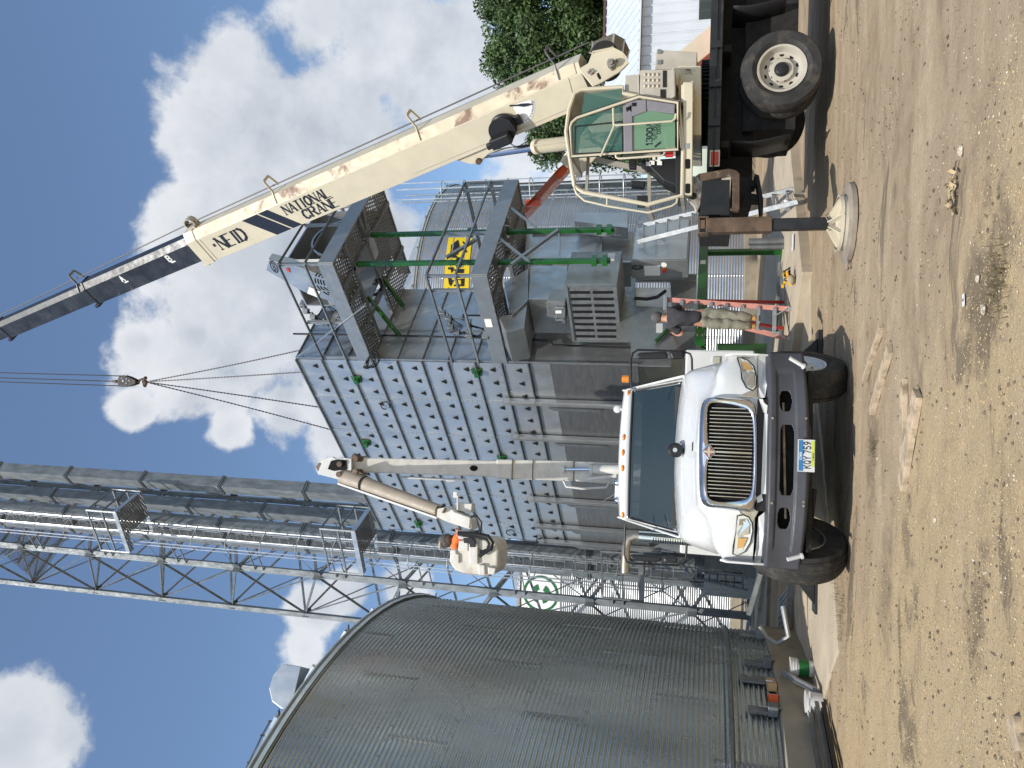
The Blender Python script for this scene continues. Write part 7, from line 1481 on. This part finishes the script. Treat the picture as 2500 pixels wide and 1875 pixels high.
# worker in the bucket
wD = P(1160, 1360, 8.45+BKB*1.0+.2).y
bp2 = lambda x, y, o=0: P(x, y, wD+o)
w2 = thing('person', 'worker in an orange shirt and brown cap leaning out of the raised bucket', 'person', bp2(1180, 1345, .3))
J = {'pel': (bp2(1170, 1345, .25), (.15, .12)), 's1': (bp2(1145, 1342, .2), (.15, .12)), 's2': (bp2(1122, 1338, .15), (.17, .12)), 'ch': (bp2(1112, 1334, .1), (.13, .10)), 'nk': (bp2(1104, 1328, .08), .055), 'hd': (bp2(1097, 1323, .05), (.08, .09)), 'hd2': (bp2(1090, 1321, .05), (.085, .10)),
     'l0': (bp2(1112, 1320, 0), .062), 'l1': (bp2(1122, 1306, -.08), .05), 'lw': (bp2(1118, 1296, -.2), .035), 'r0': (bp2(1116, 1352, .1), .062), 'r1': (bp2(1130, 1358, .1), .05), 'rw': (bp2(1126, 1345, -.15), .035), 'A0': (bp2(1185, 1335, .25), .09), 'A1': (bp2(1205, 1335, .25), .07), 'B0': (bp2(1185, 1355, .25), .09), 'B1': (bp2(1205, 1355, .25), .07)}
E2 = [('pel', 's1'), ('s1', 's2'), ('s2', 'ch'), ('ch', 'nk'), ('nk', 'hd'), ('hd', 'hd2'), ('ch', 'l0'), ('l0', 'l1'), ('l1', 'lw'), ('ch', 'r0'), ('r0', 'r1'), ('r1', 'rw'), ('pel', 'A0'), ('A0', 'A1'), ('pel', 'B0'), ('B0', 'B1')]
q1 = hand(J, E2, J['lw'][0], (.5, -.6, .2), (0, 0, -1), (0, .7, .3), 'l'); bd2 = bake(skinned('body', J, E2, skin, w2)); mb = MB(); fingers(mb, *q1); obj('fingers', mb, skin, bd2)
JS = {'s1': (J['s1'][0], (.18, .14)), 's2': (J['s2'][0], (.195, .15)), 'ch': (J['ch'][0], (.16, .12)), 'l0': (J['l0'][0], .09), 'l1': (J['l1'][0], .075), 'r0': (J['r0'][0], .09), 'r1': (J['r1'][0], .075), 'pel': (J['pel'][0], (.18, .15))}
bake(skinned('shirt', JS, [('s1', 's2'), ('s2', 'ch'), ('ch', 'l0'), ('l0', 'l1'), ('ch', 'r0'), ('r0', 'r1'), ('s1', 'pel')], orange_hv, w2, 2), fn=wr(.02, 9))
hc = J['hd2'][0]; mb = MB(); mb.ball(hc+V3((0, 0, .02)), .112, 10, (1, 1, 1.05)); capo = obj('cap', mb, hairm, w2); mb = MB(); mb.ball(hc+V3((.03, -.02, -.06)), .085, 8, (1, 1, .9)); obj('beard', mb, mat('brown hair', (.09, .05, .035), .9, 0, .3, 40, .3, 20), w2); mb = MB(); mb.ball(hc+V3((-.05, -.06, .07)), .07, 6, (1.1, 1, .5)); obj('cap_patch', mb, mat('pale camo cloth', (.45, .40, .33), .9, 0, .2, 20, .4, 12), capo)
# ================= LUMBER
def plank(x0, y0, x1, y1, w, h, lab, z=0., cat='plank'):
    a, b_ = G(x0, y0, z+h/2), G(x1, y1, z+h/2); d = (b_-a).normalized(); mb = MB(); s_ = V3((-d.y, d.x, 0)); n_ = 10; rows = []
    for i in range(n_+1):
        c_ = a.lerp(b_, i/n_)+s_*.006*sin(i*.9); rows.append([c_+s_*w/2*p+V3((0, 0, q*h/2)) for p, q in ((-1, -1), (1, -1), (1, 1), (-1, 1))])
    mb.grid(rows, False, True); k = len(mb.v); mb.f += [(0, 1, 2, 3), (k-1, k-2, k-3, k-4)]; mb.sm += [False]*2
    return tag(obj('lumber_plank', mb, wood, bevel=.003), lab, cat, 'loose lumber on the dirt')
plank(2152, 797, 2110, 928, .045, .045, 'thin grey batten nearest the white truck wheel'); plank(2172, 852, 2128, 1004, .09, .045, 'board with a square end lying beside the thin batten')
plank(2206, 926, 2206, 1130, .10, .04, 'pale plank half covered by the thicker board'); plank(2240, 960, 2202, 1187, .14, .045, 'thickest grey board, with knots, lying nearest the camera', z=.005)
plank(1939, 400, 1952, 475, .1, .1, 'short timber block against the pad beside the crane', z=.0); plank(2475, 1752, 2490, 1835, .09, .04, 'broken wood scrap at the corner of the frame')
# paper tag, leaf twig, grass tufts
c_ = G(2352, 733, .012); mb = MB(); mb.box(c_, (.075, .035, .003), rz=.15); o = tag(obj('paper_tag', mb, whitep), 'small white paper tag lying on the dirt', 'tag')
mb = MB()
for k in range(4): mb.box(c_+V3((-.005+.004*k, .003, .003)), (.002, .016 if k % 2 else .022, .001), rz=.15)
mb.box(c_+V3((.006, -.008, .003)), (.03, .003, .001), rz=.15); obj('print', mb, navy, o)
c0_ = G(2335, 392, .02); c1_ = G(2328, 520, .02); mb = MB(); mb.path([c0_, c0_.lerp(c1_, .5)+V3((0, .02, .02)), c1_], .005, 5); tl = tag(obj('leafy_twig', mb, bark), 'dead twig with curled dry leaves on the dirt', 'twig')
mb = MB(); rr_ = random.Random(2)
for k in range(34):
    p = c0_.lerp(c1_, rr_.uniform(.25, 1.05))+V3((rr_.gauss(0, .03), rr_.gauss(0, .035), rr_.uniform(0, .03))); u, v = V3((rr_.gauss(0, 1), rr_.gauss(0, 1), rr_.gauss(0, .5))).normalized()*.03, V3((rr_.gauss(0, 1), rr_.gauss(0, 1), rr_.gauss(0, .5))).normalized()*.02
    mb.quad(p-u, p+v, p+u+V3((0, 0, .01)), p-v)
obj('dry_leaf', mb, leafdry, tl)
gm_ = mat('dry grass', (.13, .105, .05), .8, 0, 0, 5, .5, 20); mb = MB(); rr_ = random.Random(8)
for (x, y, n_, sp_) in ((2440, 690, 160, .10), (1975, 668, 160, .12), (1990, 1440, 160, .2), (2055, 1500, 140, .18), (2135, 1090, 90, .06), (2040, 1400, 120, .1), (1946, 1640, 120, .3)):
    c_ = G(x, y, 0)
    for k in range(n_):
        p = c_+V3((rr_.gauss(0, sp_), rr_.gauss(0, sp_*.8), 0)); h_ = rr_.uniform(.02, .085); a = rr_.random()*6.3; w_ = .003; d_ = V3((cos(a), sin(a), 0)); l_ = V3((rr_.gauss(0, .025), rr_.gauss(0, .025), h_)); mb.add([p-d_*w_, p+d_*w_, p+l_], [(0, 1, 2)])
go_ = obj('grass', mb, gm_); kind(go_, 'stuff'); tag(go_, 'thin dry grass and weeds at the slab edges and in the dirt', 'grass')
# ================= PAILS, BOXES, STEEL BY THE NEAR BIN
def gb(y, off, z=.03): p = cyl_hit(1935, y, BX, BY, BR+.1+off); return V3((p.x, p.y, z))
def pail(x, y, r, h_, lab, m=pailm):
    c_ = gb(y, r+.03); t_ = thing('pail', lab, 'pail', c_, 'pails beside the bin'); mb = MB(); mb.lathe([(0, 0), (r*.88, 0), (r*.97, h_*.72), (r*1.06, h_*.73), (r*1.06, h_*.77), (r, h_*.78), (r*1.0, h_*.83), (r*1.07, h_*.84), (r*1.07, h_*.89), (r*1.02, h_*.9), (r*1.09, h_*.96), (r*1.09, h_), (0, h_)], c_, n=28); o = obj('tub', mb, m, t_); return t_, c_
t_, c_ = pail(1940, 1628, .118, .30, 'white plastic pail with a green label, upright beside the bin foundation')
mb = MB(); mb.lathe([(.113, .06), (.121, .19)], c_, n=30); obj('label', mb, signg, t_)
c_ = gb(1708, .20); t_ = thing('pail', 'grey white pail with a tray, left of the upright pail', 'pail', c_, 'pails beside the bin'); mb = MB(); mb.lathe([(0, 0), (.115, 0), (.125, .16), (.135, .17), (.135, .20), (0, .20)], c_, n=24); mb.box(c_+V3((-.02, -.03, .16)), (.30, .2, .015), rz=.3); obj('tub', mb, pailm, t_)
fb2 = lambda x, y, o=0: cyl_hit(x, y, BX, BY, BR+.2+o)
def cbox(x, y, sz, m, lab, nm, cat, rz=.2):
    p = on_bin(x, y, .06); p.z = BZ0+sz[2]/2; mb = MB(); mb.box(p, sz, rz=rz); return tag(obj(nm, mb, m, bevel=.003), lab, cat), p
o, p = cbox(1890, 1672, (.10, .34, .12), cardb, 'open cardboard box on the ledge of the bin foundation', 'cardboard_box', 'box', .12); mb = MB(); mb.box(p+V3((.055, -.02, .03)), (.01, .12, .09), rz=.3); obj('paper_sheet', mb, whitep, o)
o, p = cbox(1892, 1705, (.10, .14, .12), orange, 'small orange box on the foundation ledge beside the cardboard box', 'orange_box', 'box', .3); mb = MB(); mb.box(p+V3((.052, 0, 0)), (.004, .03, .12), rz=.3); obj('tape', mb, paper, o)
a, b_ = gb(1643, .06, .42), gb(1682, .30, .05); mb = MB(); mb.chan(a, b_, .07, .04, .006); tag(obj('steel_brace', mb, alum), 'bare galvanised brace leaning on the foundation between the two pails', 'steel brace')
for k, (x0, y0, x1, y1, h_) in enumerate(((1945, 1712, 1965, 1874, .10), (1940, 1735, 1955, 1874, .16), (1952, 1712, 1975, 1874, .05))): a, b_ = gb(y0, (.30, .12, .42)[k], h_), gb(1874, (.34, .16, .46)[k], h_); b_ = a+(b_-a)*1.3; mb = MB(); mb.chan(a, b_, .09, .05, .006); tag(obj('steel_channel', mb, galv_dark if k < 2 else blackp), ['middle long steel channel lying by the bin foundation', 'uppermost long steel channel resting against the foundation', 'lowest dark steel channel lying on the slab edge'][k], 'steel channel', 'steel channels beside the bin')
mb = MB(); a = P(1872, 1530, 11.9); mb.path([a+V3((0, 0, .1)), a+V3((-.15, 0, 0)), a+V3((-.2, -.1, -.15)), a+V3((-.05, -.2, -.28)), a+V3((.35, -.1, -.2))], .035, 8); mb.bar(a+V3((.1, .2, .25)), a+V3((.75, .1, .1)), .08, .06); tag(obj('bent_bracket', mb, galv_dull), 'bent galvanised bracket against the edge of the near bin foundation', 'bracket')
# ladders
def ladder(lab, a0, a1, b0, b1, n_, m, r=.022, lip=True):
    t_ = thing('ladder', lab, 'ladder', a0)
    for a, b_ in ((a0, b0), (a1, b1)): mb = MB(); mb.bar(a, b_, .03, .08, up=(a1-a0).cross(b0-a0)); obj('rail', mb, m, t_)
    for k in range(n_): t2_ = (k+.5)/n_; mb = MB(); mb.tube(a0.lerp(b0, t2_), a1.lerp(b1, t2_), .017, n=8); obj('rung', mb, m, t_)
    return t_
ladder('aluminium ladder leaning against the electrical cabinet beside the outrigger', G(1936, 462, .16), G(1948, 492, .16), ep(1558, 552, NB_+.12), ep(1557, 590, NB_+.12), 12, alum)
ladder('aluminium extension ladder lying on the ground behind the white truck wheel', G(1930, 1420, .1), G(1955, 1450, .1)*0+G(1905, 1455, .10), G(1915, 1525, .1)+V3((.15, -.6, 0)), G(1895, 1540, .12)+V3((-.2, -.6, 0)), 9, alum)
ladder('dark ladder leaning at the foot of the elevator', P(1824, 1410, 19.5), P(1824, 1440, 19.6), P(1702, 1387, 20.3), P(1702, 1412, 20.4), 6, galv_dark)
# pipes by the green leg, lever hoists, rag
for k, (y, x0, r) in enumerate(((589, 1828, .07), (602, 1831, .05))): a = G(1914, y, .16); mb = MB(); mb.tube(a, V3((a.x, a.y, P(x0, y, a.y).z)), r, n=16); tag(obj('steel_pipe', mb, galv_dark), ['thicker grey pipe standing right of the green leg', 'thinner grey pipe standing against the green leg'][k], 'pipe', 'pipes standing on the pad')
tg = thing('work_harness', 'yellow and black work harness lying in a heap on the concrete pad', 'harness', G(1935, 680, .16)); mb = MB(); rr_ = random.Random(4)
for (x, y) in ((1913, 672), (1917, 684), (1941, 671), (1944, 684)): p = G(x+8, y, .2)
c_ = G(1940, 682, .17); mb2 = MB()
for k in range(9): p = c_+V3((rr_.uniform(-.13, .13), rr_.uniform(-.1, .1), rr_.uniform(.03, .2))); mb.box(p, (.06, .05, .035), rz=rr_.random()*3); 
for k in range(5): p = c_+V3((rr_.uniform(-.1, .1), rr_.uniform(-.1, .1), .05)); mb2.path([p, p+V3((.06, 0, .12)), p+V3((.13, .05, .02)), p+V3((.02, .1, .05))], .012, 6)
obj('strap', mb, drill, tg, bevel=.008); obj('webbing', mb2, black, tg)
mb = MB(); mb.ball(c_+V3((-.02, -.06, .06)), .09, 8, (1, 1, .7)); tag(obj('tool_bag', mb, mat('tan canvas', (.34, .28, .2), .9)), 'round tan bag in front of the yellow harness', 'bag')
mb = MB(); c_ = G(1935, 592, .19); rows = [[c_+V3((u*.14, v*.1, .02*noise.noise(V3((u*2, v*2, 1))))) for u in np.linspace(-1, 1, 6)] for v in np.linspace(-1, 1, 5)]; mb.grid(rows); tag(obj('paper_sheet', mb, mat('white and blue paper', (.68, .70, .78), .8, 0, 0, 5, .12, 12)), 'crumpled white paper on the edge of the concrete pad', 'paper')
mb = MB(); c_ = G(1925, 500, .2); mb.ball(c_, .12, 6, (1, .8, .6)); mb.v = [tuple(V3(v)+V3((noise.noise(V3(v)*9), 0, noise.noise(V3(v)*8)))*.06) for v in mb.v]; tag(obj('plastic_sheet', mb, whitep), 'bunched white plastic sheet behind the leaning ladder', 'plastic sheet')
for k, (x0, y0, x1, y1) in enumerate(((1905, 640, 1900, 810), (1912, 660, 1908, 820))): a, b_ = G(x0, y0, .2), G(x1, y1, .2); mb = MB(); mb.chan(a, b_, .1, .05, .006); tag(obj('steel_channel', mb, galv_dark), ['dark channel lying across the pad, farther from the camera', 'dark channel lying across the pad, nearer to the camera'][k], 'steel channel', 'steel channels on the dryer pad')
# ================= each bolt-on piece becomes a part of its own
SPLIT = set('lap_seam side_rail knee_brace valve flange stand_off cage_hoop cage_bar rung gusset_plate floor_joist vent_slot hand_hole lug_nut tread_groove louvre louvre_opening grille_slat bumper_bolt post_bracket eave_clip roof_rib tier_flange bay_strip end_flange beam bolt gear_teeth guard_edge foot_rib slot latch instruction_card trim_frame clamp_bolt toe_channel toe_board dry_leaf strap webbing pin shield_slot head_pin floor_plate weld_band channel_splice warning_sticker grille horn hose_bundle boom_conduit lower_valance wear_plate ladder chassis_frame'.split())
def islands(me):
    par = list(range(len(me.vertices)))
    def f(i):
        while par[i] != i: par[i] = par[par[i]]; i = par[i]
        return i
    for e in me.edges: a, b = f(e.vertices[0]), f(e.vertices[1]); par[a] = b
    d = {}
    for p in me.polygons: d.setdefault(f(p.vertices[0]), []).append(p.index)
    return list(d.values())
bpy.context.view_layer.update()
for o in [q for q in scene.objects if q.type == 'MESH' and q.name.split('.')[0] in SPLIT and q.parent]:
    me = o.data; isl = islands(me)
    if not (2 <= len(isl) <= 100): continue
    if 'kind' in o.keys(): del o['kind']
    for k, fs in enumerate(isl):
        vi = {}; vs = []; nf = []
        for i in fs:
            r = []
            for v in me.polygons[i].vertices:
                if v not in vi: vi[v] = len(vs); vs.append(tuple(me.vertices[v].co))
                r.append(vi[v])
            nf.append(r)
        m2_ = bpy.data.meshes.new(me.name); m2_.from_pydata(vs, [], nf); m2_.materials.append(me.materials[0])
        m2_.polygons.foreach_set('use_smooth', [me.polygons[i].use_smooth for i in fs])
        if any(me.polygons[i].use_smooth for i in fs): m2_.set_sharp_from_angle(angle=radians(40))
        c = o if k == len(isl)-1 else o.copy()
        c.data = m2_
        if c is not o: COL.objects.link(c)
# ---- keep the tree to thing > part > sub-part
bpy.context.view_layer.update()
def depth(o):
    d = 0
    while o.parent: o = o.parent; d += 1
    return d
def root(o):
    while o.parent: o = o.parent
    return o
def reparent(o, p):
    mw = o.matrix_world.copy(); o.parent = p; o.matrix_parent_inverse = Matrix.Identity(4); o.matrix_local = p.matrix_world.inverted() @ mw
cabo = scene.objects.get('cab')
for o in [q for q in scene.objects if q.parent == cabo]: reparent(o, ct)
bpy.data.objects.remove(cabo)
for _ in range(4):
    bpy.context.view_layer.update(); deep = [o for o in scene.objects if depth(o) > 2]
    if not deep: break
    for p in {o.parent for o in deep}:
        if p.parent and p.parent.parent: reparent(p, root(p))
bpy.context.view_layer.update()
